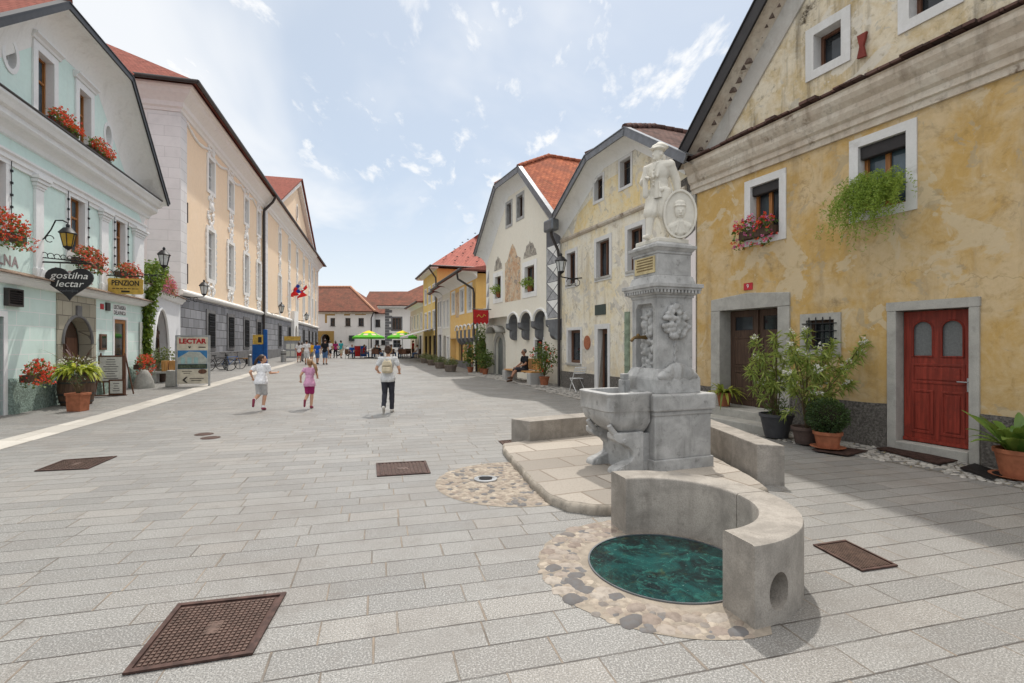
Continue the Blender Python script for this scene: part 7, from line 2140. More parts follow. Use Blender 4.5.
def rdir(r, up=.0):
    while True:
        v = Vector((r.uniform(-1, 1), r.uniform(-1, 1), r.uniform(-1, 1)))
        if .1 < v.length < 1: 
            v.normalize(); v.z += up; return v.normalized()
def cloud(mb, r, n, pt, size, asp=.6, up=.2):
    for i in range(n):
        L = size * r.uniform(.6, 1.3); leaf(mb, pt(r), rdir(r, up), L, L * asp, r.uniform(0, .3), rdir(r))
def ellpt(c, rad, shell=.0):
    c = Vector(c)
    def f(r):
        d = rdir(r); k = (shell + (1 - shell) * r.random()) ** .5
        return c + Vector((d.x * rad[0], d.y * rad[1], d.z * rad[2])) * k
    return f
def blossoms(mb, r, n, pt, size):
    for i in range(n):
        c = pt(r); d0 = rdir(r, .5)
        for k in range(7): leaf(mb, c + rdir(r) * size * .35, (d0 + rdir(r) * .9), size * .6, size * .45, 0, rdir(r))
GROUP_FB = 'red geranium boxes on the guesthouse'
def flower_box(F, s0, s1, z, n, label, seed, fl=('fl_red',), hang=.35, hgt=.35, group=None, dens=1.0, box=True, leafm='leaf'):
    r = random.Random(seed); c = F.P((s0 + s1) / 2, n, z)
    T = thing('flower_box', label, 'flower box', tuple(c), group)
    Mf = lambda s, nn, zz: F.P(s, nn, zz)
    mb = MB(); mb.fbox(F, s0, s1, n - .10, n + .10, z - .18, z); mb.build('planter', M['wood_dark'], T, bev=.01)
    def pt(r_):
        s = r_.uniform(s0 - .06, s1 + .06); t = r_.random() ** .8; a = r_.uniform(-.5, 1.0) 
        h = hgt * math.sin(math.pi * min(1, max(0, (s - s0 + .1) / (s1 - s0 + .2)))) ** .4
        zz = z + (h * (1 - t) if r_.random() < .62 else -hang * r_.random())
        return Mf(s, n + .02 + .20 * a * (1.1 if zz < z else .8), zz)
    A = (s1 - s0)
    mb = MB(); cloud(mb, r, int(430 * A * dens), pt, .065, .8); mb.build('foliage', M[leafm], T, weld=False)
    for i, fm in enumerate(fl):
        mb = MB(); blossoms(mb, r, int(190 * A * dens / len(fl)), lambda q: pt(q) + F.n * .06 + Vector((0, 0, .03)), .066); mb.build('blossoms', M[fm], T, weld=False)
    return T
b_ = FL
flower_box(FL, FL.S(34) - .05, FL.S(57) + .1, 7.68, .34, 'red geranium box under the nearer gable window of the mint guesthouse', 1, group=None, hang=.12)
flower_box(FL, FL.S(77) - .12, FL.S(92) + .15, 7.68, .34, 'red geranium box under the farther gable window of the mint guesthouse', 2, hang=.12)
zf = FL.Z(76, 257, .25)
flower_box(FL, FL.S(4) - 1.3, FL.S(10), zf + .08, .24, 'large red geranium box at the left picture edge above the vent', 3, hgt=.5)
flower_box(FL, FL.S(64), FL.S(90), zf, .26, 'red geranium box under the window behind the heart shaped sign', 4, hgt=.42, fl=('fl_red', 'fl_salmon'))
flower_box(FL, FL.S(108.5), FL.S(126.5), zf - .05, .26, 'red geranium box under the window above the gold board', 5, hgt=.36, fl=('fl_red', 'fl_salmon'))
flower_box(FX, FX.S(149), FX.S(166), 4.25, .2, 'pinkish red geranium box on the annex behind the ivy', 6, hgt=.55, fl=('fl_salmon', 'fl_pink'))
p = FL.P(FL.S(13), .42, 0)
flower_box(FL, FL.S(2), FL.S(22), .95, .42, 'low red geranium trough on the green plinth at the left edge', 7, hgt=.38, hang=.3)
flower_box(FL, FL.S(125), FL.S(137), .95, .35, 'red geraniums hanging beside the brown glass door', 8, hgt=.35, hang=.45)
a, b, z0, z1 = pxr(FA, 751, 779.8, 187.5, 239)
flower_box(FA, a + .05, b + .18, z0 + .16, .06, 'box of pink and red trailing geraniums on the left upper window of the ochre house', 9, ('fl_pink', 'fl_red'), hang=.4, hgt=.25, dens=.8)
# trailing fern in the other window
def fern_window():
    r = random.Random(12); a, b, z0, z1 = pxr(FA, 858.7, 906.7, 147.5, 213); c = FA.P((a + b) / 2, .05, z0 + .02)
    T = thing('hanging_fern', 'trailing bright green fern in a white pot, right upper window of the ochre house', 'potted plant', tuple(c))
    mb = MB(); mb.lathe([(.08, 0), (.11, .22), (.12, .24), (.10, .24), (.09, .21)], c + FA.n * .06, 16); mb.build('pot', M['white_paint'], T)
    mb = MB()
    for i in range(360):
        o = c + FA.d * r.uniform(-.36, .36) + FA.n * r.uniform(-.05, .12) + UPZ * r.uniform(.05, .42); v = (FA.n * r.uniform(.2, 1) + FA.d * r.uniform(-.5, .6) + UPZ * r.uniform(-.3, .8)).normalized() * .06
        for k in range(r.randint(6, 19)):
            for q in range(3): leaf(mb, o, rdir(r), r.uniform(.035, .065), .015, .1, rdir(r))
            o = o + v; v = v + Vector((0, 0, -.010))
            if v.length > .055: v *= .055 / v.length
    mb.build('fronds', M['leaf_fern'], T, weld=False)
fern_window()
def pot(T, c, r0, r1, h, mat, rim=.02, saucer=None):
    c = Vector(c); mb = MB()
    mb.lathe([(r0, 0), (r1, h - .05), (r1 + rim, h - .05), (r1 + rim, h), (r1 - .01, h), (r1 - .02, h - .04)], c, 24); mb.build('pot', M[mat], T)
    mb = MB(); mb.lathe([(r1 - .02, h - .05), (.001, h - .035)], c, 20); mb.build('soil', M['soil'], T)
    if saucer: mb = MB(); mb.lathe([(r1, 0), (r1 + .06, .03), (r1 + .045, .03), (r1 - .02, .012)], c - Vector((0, 0, .0)), 24); mb.build('saucer', M[saucer], T)
def oleander(T, c, h0, targets, seed, flowers=14):
    r = random.Random(seed); sm = MB(); lm = MB(); fm = MB(); c = Vector(c); tips = []
    for dx, z in targets:
        top = Vector((c.x + dx, c.y + r.uniform(-.28, .22) - abs(dx) * .1, z)); b0 = c + Vector((dx * .08, r.uniform(-.05, .05), h0))
        m = b0.lerp(top, .5) + Vector((-dx * .12, r.uniform(-.05, .05), .08)); sm.tube([b0, m, top], [.013, .009, .004], 5); tips.append((m.lerp(top, .35), top, 74))
        for j in range(3):
            s0 = m.lerp(top, r.uniform(0, .5)); e = s0 + rdir(r, .5) * r.uniform(.2, .36); sm.tube([s0, e], [.006, .003], 4); tips.append((s0, e, 30))
    for s0, e, n in tips:
        ax = (e - s0).normalized()
        for k in range(n):
            p = s0.lerp(e, r.random() ** .5); L = r.uniform(.10, .20); leaf(lm, p, ax * r.uniform(-.1, .8) + rdir(r), L, L * .16, r.uniform(.05, .5), rdir(r))
    for i in range(flowers):
        e = tips[r.randrange(len(tips))][1] + Vector((0, 0, .02)); blossoms(fm, r, r.randint(2, 6), lambda q: e + rdir(q) * .05, .05)
    sm.build('stems', M['stem'], T); lm.build('foliage', M['leaf_olean'], T, weld=False); fm.build('blossoms', M['fl_white'], T, weld=False)
c = Vector((4.78, 9.04, .025)); T = thing('oleander', 'tall white flowering oleander in a dark grey tub left of the barred window', 'potted plant', tuple(c))
pot(T, c, .19, .27, .42, 'pot_grey'); oleander(T, c, .38, ((-.52, 1.80), (-.12, 1.85), (-.50, 1.22), (-.30, 1.45), (.22, 1.4), (.12, 1.0), (-.2, 1.0)), 21, 9)
r = random.Random(5); mb = MB(); cloud(mb, r, 260, ellpt(c + Vector((0, 0, .52)), (.26, .26, .20)), .11, .16, .6); mb.build('foliage', M['leaf'], T, weld=False)
c = Vector((4.98, 8.45, .025)); T = thing('oleander', 'bushy white flowering oleander in a low clay tub under the barred window', 'potted plant', tuple(c))
pot(T, c, .17, .22, .28, 'terracotta_dark'); oleander(T, c, .25, ((-.15, 1.88), (.10, 1.95), (.30, 1.72), (.46, 1.62), (1.08, 1.84), (.86, 1.52), (-.35, 1.68), (.62, 1.05), (.25, 1.15), (-.42, 1.2), (-.1, 1.5), (.45, 1.3), (-.25, .95)), 22, 46)
c = Vector((5.02, 7.95, .045)); T = thing('box_ball', 'round dark green box ball in a terracotta pot', 'potted plant', tuple(c))
pot(T, c, .145, .19, .27, 'terracotta', saucer='terracotta'); mb = MB(); r = random.Random(3)
for i in range(5200):
    d = rdir(r); k = (.29 * r.uniform(.70, 1.04)) * (1 + .20 * mnoise.noise(d * 2.6)); leaf(mb, c + Vector((d.x, d.y, d.z * .95)) * k + Vector((0, 0, .50)), d + rdir(r) * .9, .030, .018, .1, rdir(r))
mb.build('foliage', M['leaf_dark'], T, weld=False); mb = MB(); mb.ell(c + Vector((0, 0, .50)), .20, 12, 8); mb.tube([c + Vector((0, 0, .2)), c + Vector((0, 0, .5))], .02, 6); mb.build('branches', M['soil'], T)
def straps(T, c, h, n, L, W, seed, mat, droop=.5, up=.9, rad=.08, seg=6):
    r = random.Random(seed); mb = MB()
    for i in range(n):
        a = r.uniform(0, 6.28); e = r.uniform(.25, 1.2) * up; leaf(mb, Vector(c) + Vector((math.cos(a) * rad * r.random(), math.sin(a) * rad * r.random(), h)), (math.cos(a), math.sin(a), e), L * r.uniform(.7, 1.15), W * r.uniform(.8, 1.2), droop * r.uniform(.5, 1.3), None, seg)
    mb.build('foliage', M[mat], T, weld=False)
p = FA.P(FA.S(731), .20, .34); T = thing('yucca', 'yellow green strap leaved plant in a terracotta pot on the doorstep', 'potted plant', tuple(p)); pot(T, p, .11, .15, .30, 'terracotta'); straps(T, p, .28, 46, .62, .055, 4, 'leaf_yucca', .65, 1.1)
p = FA.P(FA.S(1019, .45), .45, .02); T = thing('aspidistra', 'broad leaved green plant in a terracotta pot at the right edge', 'potted plant', tuple(p)); pot(T, p, .17, .23, .36, 'terracotta', saucer='terracotta'); straps(T, p, .33, 46, .72, .12, 6, 'leaf_strap', .35, 1.9, .13)
p = FA.P(FA.S(703), .55, .30); T = thing('geranium_pot', 'small red geranium pot behind the fountain pillar', 'potted plant', tuple(p)); pot(T, p, .09, .12, .2, 'terracotta'); r = random.Random(2); mb = MB(); cloud(mb, r, 160, ellpt(p + Vector((0, 0, .32)), (.2, .2, .16)), .06); mb.build('foliage', M['leaf'], T, weld=False); mb = MB(); blossoms(mb, r, 14, ellpt(p + Vector((0, 0, .38)), (.2, .2, .12)), .05); mb.build('blossoms', M['fl_red'], T, weld=False)
# rose bush by the bench and plants in the passage
q = P2(FC, FC.atY(19.45), .28); T = thing('rose_bush', 'flowering red rose bush in a terracotta pot by the bench', 'potted plant', q); pot(T, q, .14, .19, .34, 'terracotta')
r = random.Random(31); cc = Vector(q) + Vector((0, 0, 1.05)); mb = MB(); cloud(mb, r, 900, ellpt(cc, (.55, .55, .65)), .10, .55, .3); mb.build('foliage', M['leaf'], T, weld=False); mb = MB(); blossoms(mb, r, 22, ellpt(cc + Vector((0, -.1, .1)), (.58, .58, .62), .6), .10); mb.build('blossoms', M['fl_red'], T, weld=False)
mb = MB(); [mb.tube([Vector(q) + Vector((0, 0, .36)), cc + Vector((math.cos(k) * .3, math.sin(k) * .3, .2))], [.02, .008], 5) for k in range(6)]; mb.build('stems', M['stem'], T)
for i, (s_y, n, h, lab) in enumerate(((26.6, -.1, 2.3, 'tall leafy climber in a pot left of the grey arched door'), (27.2, .35, 1.3, 'smaller leafy plant with red flowers in the passage corner'), (25.5, .2, 1.0, 'low green plant in a pot beside the grey arched door'))):
    q = P2(FC, FC.atY(s_y), n); T = thing('potted_shrub', lab, 'potted plant', q); pot(T, q, .12, .16, .3, 'terracotta'); cc = Vector(q) + Vector((0, 0, .3 + h * .5)); mb = MB(); cloud(mb, r, int(520 * h), ellpt(cc, (.45, .45, h * .55)), .12, .6); mb.build('foliage', M['leaf'], T, weld=False)
    mb = MB(); mb.tube([Vector(q) + Vector((0, 0, .3)), cc], [.02, .01], 5); mb.build('stems', M['stem'], T)
    if i == 1: mb = MB(); blossoms(mb, r, 12, ellpt(cc, (.45, .45, .6), .5), .09); mb.build('blossoms', M['fl_red'], T, weld=False)
for (xl, xr, yb), lab in (((495.2, 501.2, 297), 'small green plant in a clay pot on the far upper window of the corbelled house'), ((525, 534.6, 291.5), 'small green plant in a clay pot on the near upper window of the corbelled house')):
    s = FC.S((xl + xr) / 2, 0); p = FC.P(s, .0, FC.Z((xl + xr) / 2, yb)); T = thing('window_plant', lab, 'potted plant', tuple(p)); pot(T, p, .09, .12, .24, 'terracotta'); mb = MB(); cloud(mb, r, 260, ellpt(p + Vector((0, 0, .36)) + FC.n * .1, (.32, .32, .26)), .12, .4, .2); mb.build('foliage', M['leaf_fern'], T, weld=False)
# concrete tubs along the street
def tub(p, label):
    T = thing('planter_tub', label, 'planter', (0, 0, 0), 'planted concrete tubs along the right side of the street'); r = random.Random(44)
    mb = MB(); mb.lathe([(.40, 0), (.48, .10), (.52, .42), (.55, .44), (.55, .52), (.48, .52), (.46, .46)], (0, 0, 0), 20); mb.build('tub', M['bark_pot'], T)
    mb = MB(); mb.lathe([(.47, .45), (.001, .50)], (0, 0, 0), 16); mb.build('soil', M['soil'], T)
    mb = MB(); cloud(mb, r, 900, ellpt((0, 0, .68), (.68, .68, .34)), .10, .6, .3); mb.build('foliage', M['leaf_tub'], T, weld=False)
    mb = MB(); blossoms(mb, r, 60, ellpt((0, 0, .76), (.62, .62, .34), .6), .07); mb.build('blossoms', M['fl_cream'], T, weld=False)
    return T
M['leaf_tub'] = leafmat('leaf_tub', (.05, .08, .03), (.18, .20, .09)); M['fl_cream'] = leafmat('petals_cream', (.48, .42, .25), (.60, .52, .36), .6, .2)
T = None
for (px, py), lab in zip(((450.5, 371.6), (440.3, 368.4), (432, 365.2), (425, 363.2)), ('nearest planted tub on the right side of the street', 'second planted tub from the viewer on the right side', 'third planted tub from the viewer on the right side', 'farthest planted tub on the right side near the parasols')):
    q = gpg(px, py)
    if T is None: T = tub(q, lab); T.location = q; T.scale = (.64, .64, .74)
    else: copy_tree(T, q, 1.1 * q.y, lab)
# ------------------------------------------------------------------ guesthouse things
c = gpg(76.5, 404.5); T = thing('barrel_planter', 'old wooden barrel planted with bright ferns, white flowers and purple grass', 'planter', tuple(c))
prof = [(.33, 0), (.375, .15), (.41, .42), (.405, .60), (.38, .90), (.355, .90), (.355, .84)]
mb = MB(); mb.lathe(prof, c, 26, smooth=False); mb.build('barrel', M['wood_barrel'], T)
for z, rr in ((.10, .362), (.30, .398), (.62, .404), (.82, .388)):
    mb = MB(); mb.lathe([(rr - .01, z - .025), (rr + .012, z - .025), (rr + .012, z + .025), (rr - .01, z + .025)], c, 26); mb.build('hoop', M['gutter'], T)
straps(T, c + Vector((.1, -.1, 0)), .92, 150, .66, .085, 9, 'leaf_lime', .6, 1.0, .28, 5)
r = random.Random(17); mb = MB(); cloud(mb, r, 420, ellpt(c + Vector((0, 0, 1.0)), (.50, .50, .22)), .07, .6); mb.build('foliage', M['leaf_fern'], T, weld=False)
mb = MB(); blossoms(mb, r, 110, ellpt(c + Vector((0, -.05, 1.04)), (.56, .56, .30), .7), .055); mb.build('blossoms', M['fl_white'], T, weld=False)
straps(T, c + Vector((-.05, .1, 0)), 1.0, 46, 1.0, .035, 10, 'leaf_purple', .45, 3.2, .15, 5)
c = gpg(78, 411.0); T = thing('terracotta_trough', 'square terracotta pot with a small bare shrub in front of the barrel', 'planter', tuple(c)); c = Vector(c)
mb = MB(); rows = [[c + Vector((a * h, b * h * .8, z)) for a, b in ((-1, -1), (1, -1), (1, 1), (-1, 1))] for h, z in ((.17, 0), (.19, .40), (.21, .40), (.21, .46), (.18, .46), (.18, .40))]; mb.grid(rows, closed=True, smooth=False); mb.face(rows[0]); mb.build('pot', M['terracotta'], T, bev=.008)
mb = MB(); mb.face(rows[-1]); mb.build('soil', M['soil'], T); mb = MB()
for k in range(16): mb.tube([c + Vector((.0, .0, .4)), c + Vector((r.uniform(-.1, .1), r.uniform(-.08, .08), .62)), c + Vector((r.uniform(-.24, .24), r.uniform(-.2, .2), r.uniform(.7, .95)))], [.012, .008, .003], 4)
mb.build('branches', M['stem'], T); mb = MB(); cloud(mb, r, 130, ellpt(c + Vector((0, 0, .8)), (.24, .22, .2)), .045); mb.build('foliage', M['leaf_dark'], T, weld=False)
# ivy between guesthouse and annex
T = thing('ivy', 'green ivy climbing up the corner between mint guesthouse and annex', 'climbing plant', tuple(FX.P(.4, .2, .1))); mb = MB()
iv = [(FX.P(.15, .08, 1.1), .14), (FX.P(.0, .08, 1.9), .20), (FX.P(.1, .1, 2.5), .20), (FX.P(.15, .12, 3.2), .30), (FX.P(.2, .15, 3.8), .38), (FX.P(.5, .2, 4.3), .48), (FX.P(1.0, .2, 4.7), .50), (FX.P(1.5, .2, 4.9), .36)]
for (p, a), (q, b) in zip(iv, iv[1:]):
    for i in range(420): f = r.random(); cen = p.lerp(q, f); d = rdir(r); k = (a + (b - a) * f) * r.random() ** .5; leaf(mb, cen + d * k, d + rdir(r) + Vector((0, 0, -.3)), r.uniform(.09, .15), .10, .3, rdir(r))
mb.build('foliage', M['leaf_ivy'], T, weld=False); mb = MB(); mb.tube([p for p, a in [(FX.P(.15, .06, .1), 0)] + iv], .03, 6); mb.build('stems', M['stem'], T)
# heart sign on its iron bracket
s = FL.S(39.5); zt = FL.Z(39.5, 258); wp = lambda n, z: FL.P(s, n, z); Rv = FL.n; HN = -FL.d
T = thing('hanging_sign', 'black heart shaped guesthouse sign hanging from a wrought iron bracket', 'sign', tuple(wp(0, zt)))
mb = MB(); mb.fbox(FL, s - .03, s + .03, 0, .03, zt - .15, zt + .45); mb.tube([wp(.0, zt - .1), wp(1.15, zt - .1)], .022, 6); mb.tube([wp(.0, zt + .02), wp(1.05, zt - .06)], .014, 6)
for i in range(7):
    n0 = .1 + i * .14; rr = .075 - i * .005; mb.tube([wp(n0 + rr * math.cos(t * .6), zt + .01 + (6 - i) * .012 + rr * math.sin(t * .6)) for t in range(10)], .011, 5)
for n in (.45, .85): mb.tube([wp(n, zt - .1), wp(n, zt - .24)], .010, 5)
mb.build('bracket', M['iron'], T)
ht = []
for i in range(40):
    t = 2 * math.pi * i / 40; ht.append((.0335 * 16 * math.sin(t) ** 3, .0305 * (13 * math.cos(t) - 5 * math.cos(2 * t) - 2 * math.cos(3 * t) - math.cos(4 * t))))
hz = zt - .60; mb = MB(); mb.prism([FL.P(s + .03, .66 + x, hz + z) for x, z in ht], -FL.d * .06); hb = mb.build('heart_board', M['black_board'], T, bev=.012)
for tx, dz, sz, w_ in (('gostilna', .15, .25, .84), ('lectar', -.07, .25, .62), ('radovljica', -.25, .09, .40)):
    text_obj(tx, sz, FL.P(s - .034, .66, hz + dz), Rv, UPZ, M['letter_white'] if sz > .1 else M['zinc'], 'lettering', hb, .003, shear=.25, width=w_)
# gold board
s = FL.S(104); z0, z1 = FL.Z(122, 293.5, .6), FL.Z(122, 277.5, .6)
T = thing('hanging_sign', 'gold board lettered PENZION hanging from a thin iron bracket', 'sign', tuple(wp(0, z1)))
mb = MB(); mb.tube([wp(0, z1 + .08), wp(1.1, z1 + .08)], .016, 6); mb.fbox(FL, s - .02, s + .02, 0, .03, z1 - .1, z1 + .4)
for i in range(4): n0 = .15 + i * .2; mb.tube([wp(n0 + .09 * math.cos(t * .6), z1 + .19 - i * .02 + .09 * math.sin(t * .6)) for t in range(10)], .010, 5)
for n in (.3, .9): mb.tube([wp(n, z1 + .08), wp(n, z1 - .02)], .008, 5)
mb.build('bracket', M['iron'], T)
nb = [(.10, z0 + .04), (.14, z0), (1.08, z0), (1.12, z0 + .04), (1.10, (z0 + z1) / 2), (1.12, z1 - .04), (1.08, z1), (.14, z1), (.10, z1 - .04), (.12, (z0 + z1) / 2)]
mb = MB(); mb.prism([FL.P(s + .02, n, z) for n, z in nb], -FL.d * .04); gb_ = mb.build('board', M['gold_sign'], T, bev=.008)
text_obj('PENZION', .24, FL.P(s - .023, .61, (z0 + z1) / 2 + .10), Rv, UPZ, M['letter_black'], 'lettering', gb_, .003, width=.78, bold=.006)
mb = MB(); [mb.box(-.04, .04, -.002, .002, -.012, .012, Matrix.Translation(FL.P(s - .023, .28 + .11 * i, (z0 + z1) / 2 - .08)) @ Matrix.Rotation(math.atan2(FL.n.y, FL.n.x), 4, 'Z')) for i in range(7)]; mb.box(-.12, .12, -.002, .002, -.03, .03, Matrix.Translation(FL.P(s - .023, .61, z0 + .09)) @ Matrix.Rotation(math.atan2(FL.n.y, FL.n.x), 4, 'Z')); mb.build('small_print', M['letter_black'], gb_, weld=False)
# lanterns
def lantern(label, F, s, n, zc, zb, gl='lamp_clear', sz=1.0, style=0, nb=0.0, topb=False):
    T = thing('wall_lantern', label, 'lantern', tuple(F.P(s, nb, zb))); c = F.P(s, n, zc); k = sz
    mb = MB(); mb.lathe([(.10 * k, -.22 * k), (.17 * k, .12 * k)], c, 6, smooth=False); mb.build('lamp_glass', M[gl], T)
    mb = MB(); mb.lathe([(.20 * k, .12 * k), (.22 * k, .14 * k), (.10 * k, .28 * k), (.04 * k, .30 * k), (.05 * k, .36 * k), (.001, .42 * k)], c, 6, smooth=False); mb.lathe([(.03 * k, -.30 * k), (.11 * k, -.24 * k), (.11 * k, -.21 * k)], c, 6, smooth=False)
    for i in range(6): a = math.pi * i / 3; mb.tube([c + Vector((.10 * k * math.cos(a), .10 * k * math.sin(a), -.22 * k)), c + Vector((.175 * k * math.cos(a), .175 * k * math.sin(a), .13 * k))], .012 * k, 5)
    mb.build('lamp_frame', M['iron'], T); mb = MB()
    if style == 0:      # carried from below on a scroll arm
        e = c + Vector((0, 0, -.3 * k)); mb.tube([F.P(s, nb, zb), F.P(s, nb + (n - nb) * .5, zb - .05), F.P(s, n, zb), e], .02, 6)
        for q in (.25, .6): mb.tube([F.P(s, nb + (n - nb) * q + .12 * math.cos(t * .6), zb - .17 + .12 * math.sin(t * .6)) for t in range(10)], .013, 5)
    else:               # hung from a swan neck
        e = c + Vector((0, 0, .42 * k)); mb.tube([F.P(s, nb + .02, zb), F.P(s, nb + .10, zb + .05), F.P(s, nb + .25, zb + .30), F.P(s, nb + .35, zb + .55), F.P(s, nb + .52, zb + .56), F.P(s, n - .1, e.z + .05), e], .018, 6)
        mb.tube([F.P(s, nb + .22 + .09 * math.cos(t * .6), zb + .05 + .09 * math.sin(t * .6)) for t in range(10)], .012, 5); mb.fbox(F, s - .03, s + .03, nb, nb + .03, zb - .3, zb + .4)
    mb.build('bracket', M['iron'], T)
s = FL.S(39.5); lantern('amber glass lantern on a swan neck bracket above the heart sign', FL, s, .62, FL.Z(58, 235, .62), FL.Z(39, 240), 'lamp_amber', 1.0, 1)
lantern('clear lantern over the ivy at the corner of the guesthouse', FX, FX.S(164, .8), .8, FX.Z(164, 259, .8), FX.Z(164, 272, .8) - .1, 'lamp_clear', 1.15)
for px, py, lab in ((204, 289, 'clear lantern nearest on the apricot mansion'), (281.5, 308.5, 'clear lantern at the middle of the apricot mansion'), (306.5, 317, 'clear lantern farthest along the apricot mansion')):
    n = 1.0 + (.18 if px > 250 else 0); s = FM.S(px, n); z = FM.Z(px, py, n); lantern(lab, FM, s, n, z, z - .42, 'lamp_clear', 1.25 if px < 250 else 1.5)
s = FB.S(561, .8); z = FB.Z(561, 265, .8); lantern('clear lantern on a scrolled iron bracket between the two cream houses', FB, s, .8, z, z - .40, 'lamp_clear', 1.0)
mb = MB()
# small plaques beside the portal
for lab, (xl, xr, yt, yb), m in (('small red plaque beside the stone portal', (100, 103.3, 303.5, 309), 'red_sign'), ('small dark box above the menu case', (105, 108.6, 302.5, 310.5), 'gutter'), ('brown menu case on the wall between portal and glass door', (99, 105, 334, 350), 'wood_brown')):
    a, b, z0, z1 = pxr(FL, xl, xr, yt, yb); mb = MB(); mb.fbox(FL, a, b, 0, .06 if m != 'red_sign' else .02, z0, z1); o = mb.build('menu_case' if 'menu' in lab and 'box' not in lab else 'plaque' if m == 'red_sign' else 'wall_box', M[m], None, bev=.006, label=lab, cat='plaque' if m == 'red_sign' else 'box')
    if m == 'wood_brown': mb = MB(); mb.fbox(FL, a + .05, b - .05, .05, .064, z0 + .07, z1 - .07); mb.build('glass_front', M['glass'], o)
a, b, z0, z1 = pxr(FL, 113, 126, 304, 313.5); mb = MB(); mb.fbox(FL, a, b, 0, .008, z0, z1); o = mb.build('wall_sign', M['L_trim'], None, label='white sign with two lines of dark letters above the glass door', cat='sign')
for i, tx in enumerate(('LECTARSKA', 'DELAVNICA')): text_obj(tx, .19, FL.P((a + b) / 2, .010, z1 - .10 - .19 * i), FL.d, UPZ, M['letter_black'], 'lettering', o, .001, width=(b - a) * .9, bold=.004)
# easel with menu boards
c = gpg(112, 395.5); T = thing('menu_easel', 'brown wooden easel with two pale menu boards by the guesthouse door', 'menu board', tuple(c)); Mz = Matrix.Translation(c) @ Matrix.Rotation(R(12), 4, 'Z')
mb = MB(); [mb.tube([Mz @ Vector((x, y0, 0)), Mz @ Vector((x * .8, .05, 1.35))], .022, 6) for x in (-.42, .42) for y0 in (-.10, .40)]; mb.box(-.46, .46, -.12, -.06, .0, .03, Mz); mb.build('easel_frame', M['wood_brown'], T)
def board(x0, x1, z0, z1, y, nm):
    mb = MB(); mb.box(x0, x1, y, y + .03, z0, z1, Mz); o = mb.build(nm, M['wood_brown'], T, bev=.008); mb = MB(); mb.box(x0 + .05, x1 - .05, y - .006, y, z0 + .05, z1 - .05, Mz); q = mb.build('paper', M['paper'], o); mb = MB(); rr = random.Random(int(x1 * 90)); z = z1 - .14
    while z > z0 + .12: L = rr.uniform(.4, .85) * (x1 - x0 - .2); xc = (x0 + x1) / 2; mb.box(xc - L / 2, xc + L / 2, y - .009, y - .006, z, z + .018, Mz); z -= .075
    mb.build('small_print', M['gutter'], o, weld=False)
board(-.36, .36, .42, 1.28, -.06, 'menu_board'); board(-.02, .42, .03, .52, -.16, 'small_menu_board')
# LECTAR street sign
c = gpg(193, 386.3); T = thing('street_sign', 'upright street sign lettered LECTAR with house picture and left arrow', 'sign', tuple(c)); Mz = Matrix.Translation(c) @ Matrix.Rotation(R(14), 4, 'Z'); W_, Hh = .58, 1.92
mb = MB(); [mb.box(x - .03, x + .03, -.04, .04, 0, Hh, Mz) for x in (-W_ + .03, W_ - .03)]; mb.box(-W_, W_, -.03, .03, Hh - .04, Hh + .01, Mz); mb.build('frame', M['rail'], T)
def pan(x0, x1, z0, z1, nm, m, par, d=.0): mb = MB(); mb.box(x0, x1, -.045 - d, -.03 if d == 0 else -.044 - d + .002, z0, z1, Mz); return mb.build(nm, M[m], par)
pb_ = pan(-W_ + .06, W_ - .06, .10, Hh - .06, 'board', 'cream_board', T)
rt = (Mz.to_3x3() @ Vector((1, 0, 0))); tp = lambda x, z, d=.051: Mz @ Vector((x, -d, z))
text_obj('LECTAR', .25, tp(0, 1.70), rt, UPZ, M['letter_red'], 'lettering', pb_, .002, width=.92, bold=.012)
M['pic_blue'] = simple('picture_blue', (.05, .20, .42), .5); M['pic_house'] = simple('picture_house', (.42, .44, .40), .5, sc=9); M['pic_dark'] = simple('picture_dark', (.07, .09, .06), .5, var=.6, sc=11); M['pic_mint'] = simple('picture_mint', (.30, .45, .45), .5)
pan(-.50, .50, .66, 1.36, 'picture', 'pic_blue', pb_, .003)
mb = MB(); mb.prism([tp(x, z, .053) for x, z in ((-.49, .85), (.49, .85), (.49, 1.05), (.25, 1.30), (-.12, 1.32), (-.49, 1.08))], rt.cross(UPZ) * .002); mb.build('picture_house', M['pic_house'], pb_)
mb = MB(); [mb.box(x - .07, x + .07, -.058, -.056, .86, 1.10, Mz) for x in (-.32, -.1, .12)]; mb.build('picture_house', M['pic_mint'], pb_, weld=False)
mb = MB(); mb.box(-.49, .49, -.060, -.058, .67, .84, Mz); mb.build('picture_plants', M['pic_dark'], pb_)
mb = MB(); mb.prism([tp(x, z, .054) for x, z in ((-.22, .36), (-.34, .25), (-.22, .14), (-.16, .14), (-.27, .25), (-.16, .36))], rt.cross(UPZ) * .003); mb.build('arrow', M['letter_black'], pb_)
mb = MB(); mb.prism([tp(.34 + .15 * math.cos(k * .5236), .56 + .09 * math.sin(k * .5236), .062) for k in range(12)], rt.cross(UPZ) * .002); mb.build('picture_bread', M['wood_brown'], pb_)
mb = MB(); [mb.box(x0, x1, -.049, -.0465, z, z + .022, Mz) for x0, x1, z in ((-.36, -.02, .56), (-.30, -.08, .49), (-.1, .38, .29), (-.04, .30, .21))]; mb.prism([tp(x - .1, z + 1.48, .048) for x, z in ((0, -.05), (.05, .01), (.03, .04), (0, .02), (-.03, .04), (-.05, .01))], rt.cross(UPZ) * .002); mb.box(.2, .44, -.049, -.0465, 1.46, 1.50, Mz); mb.build('small_print', M['letter_black'], pb_, weld=False)
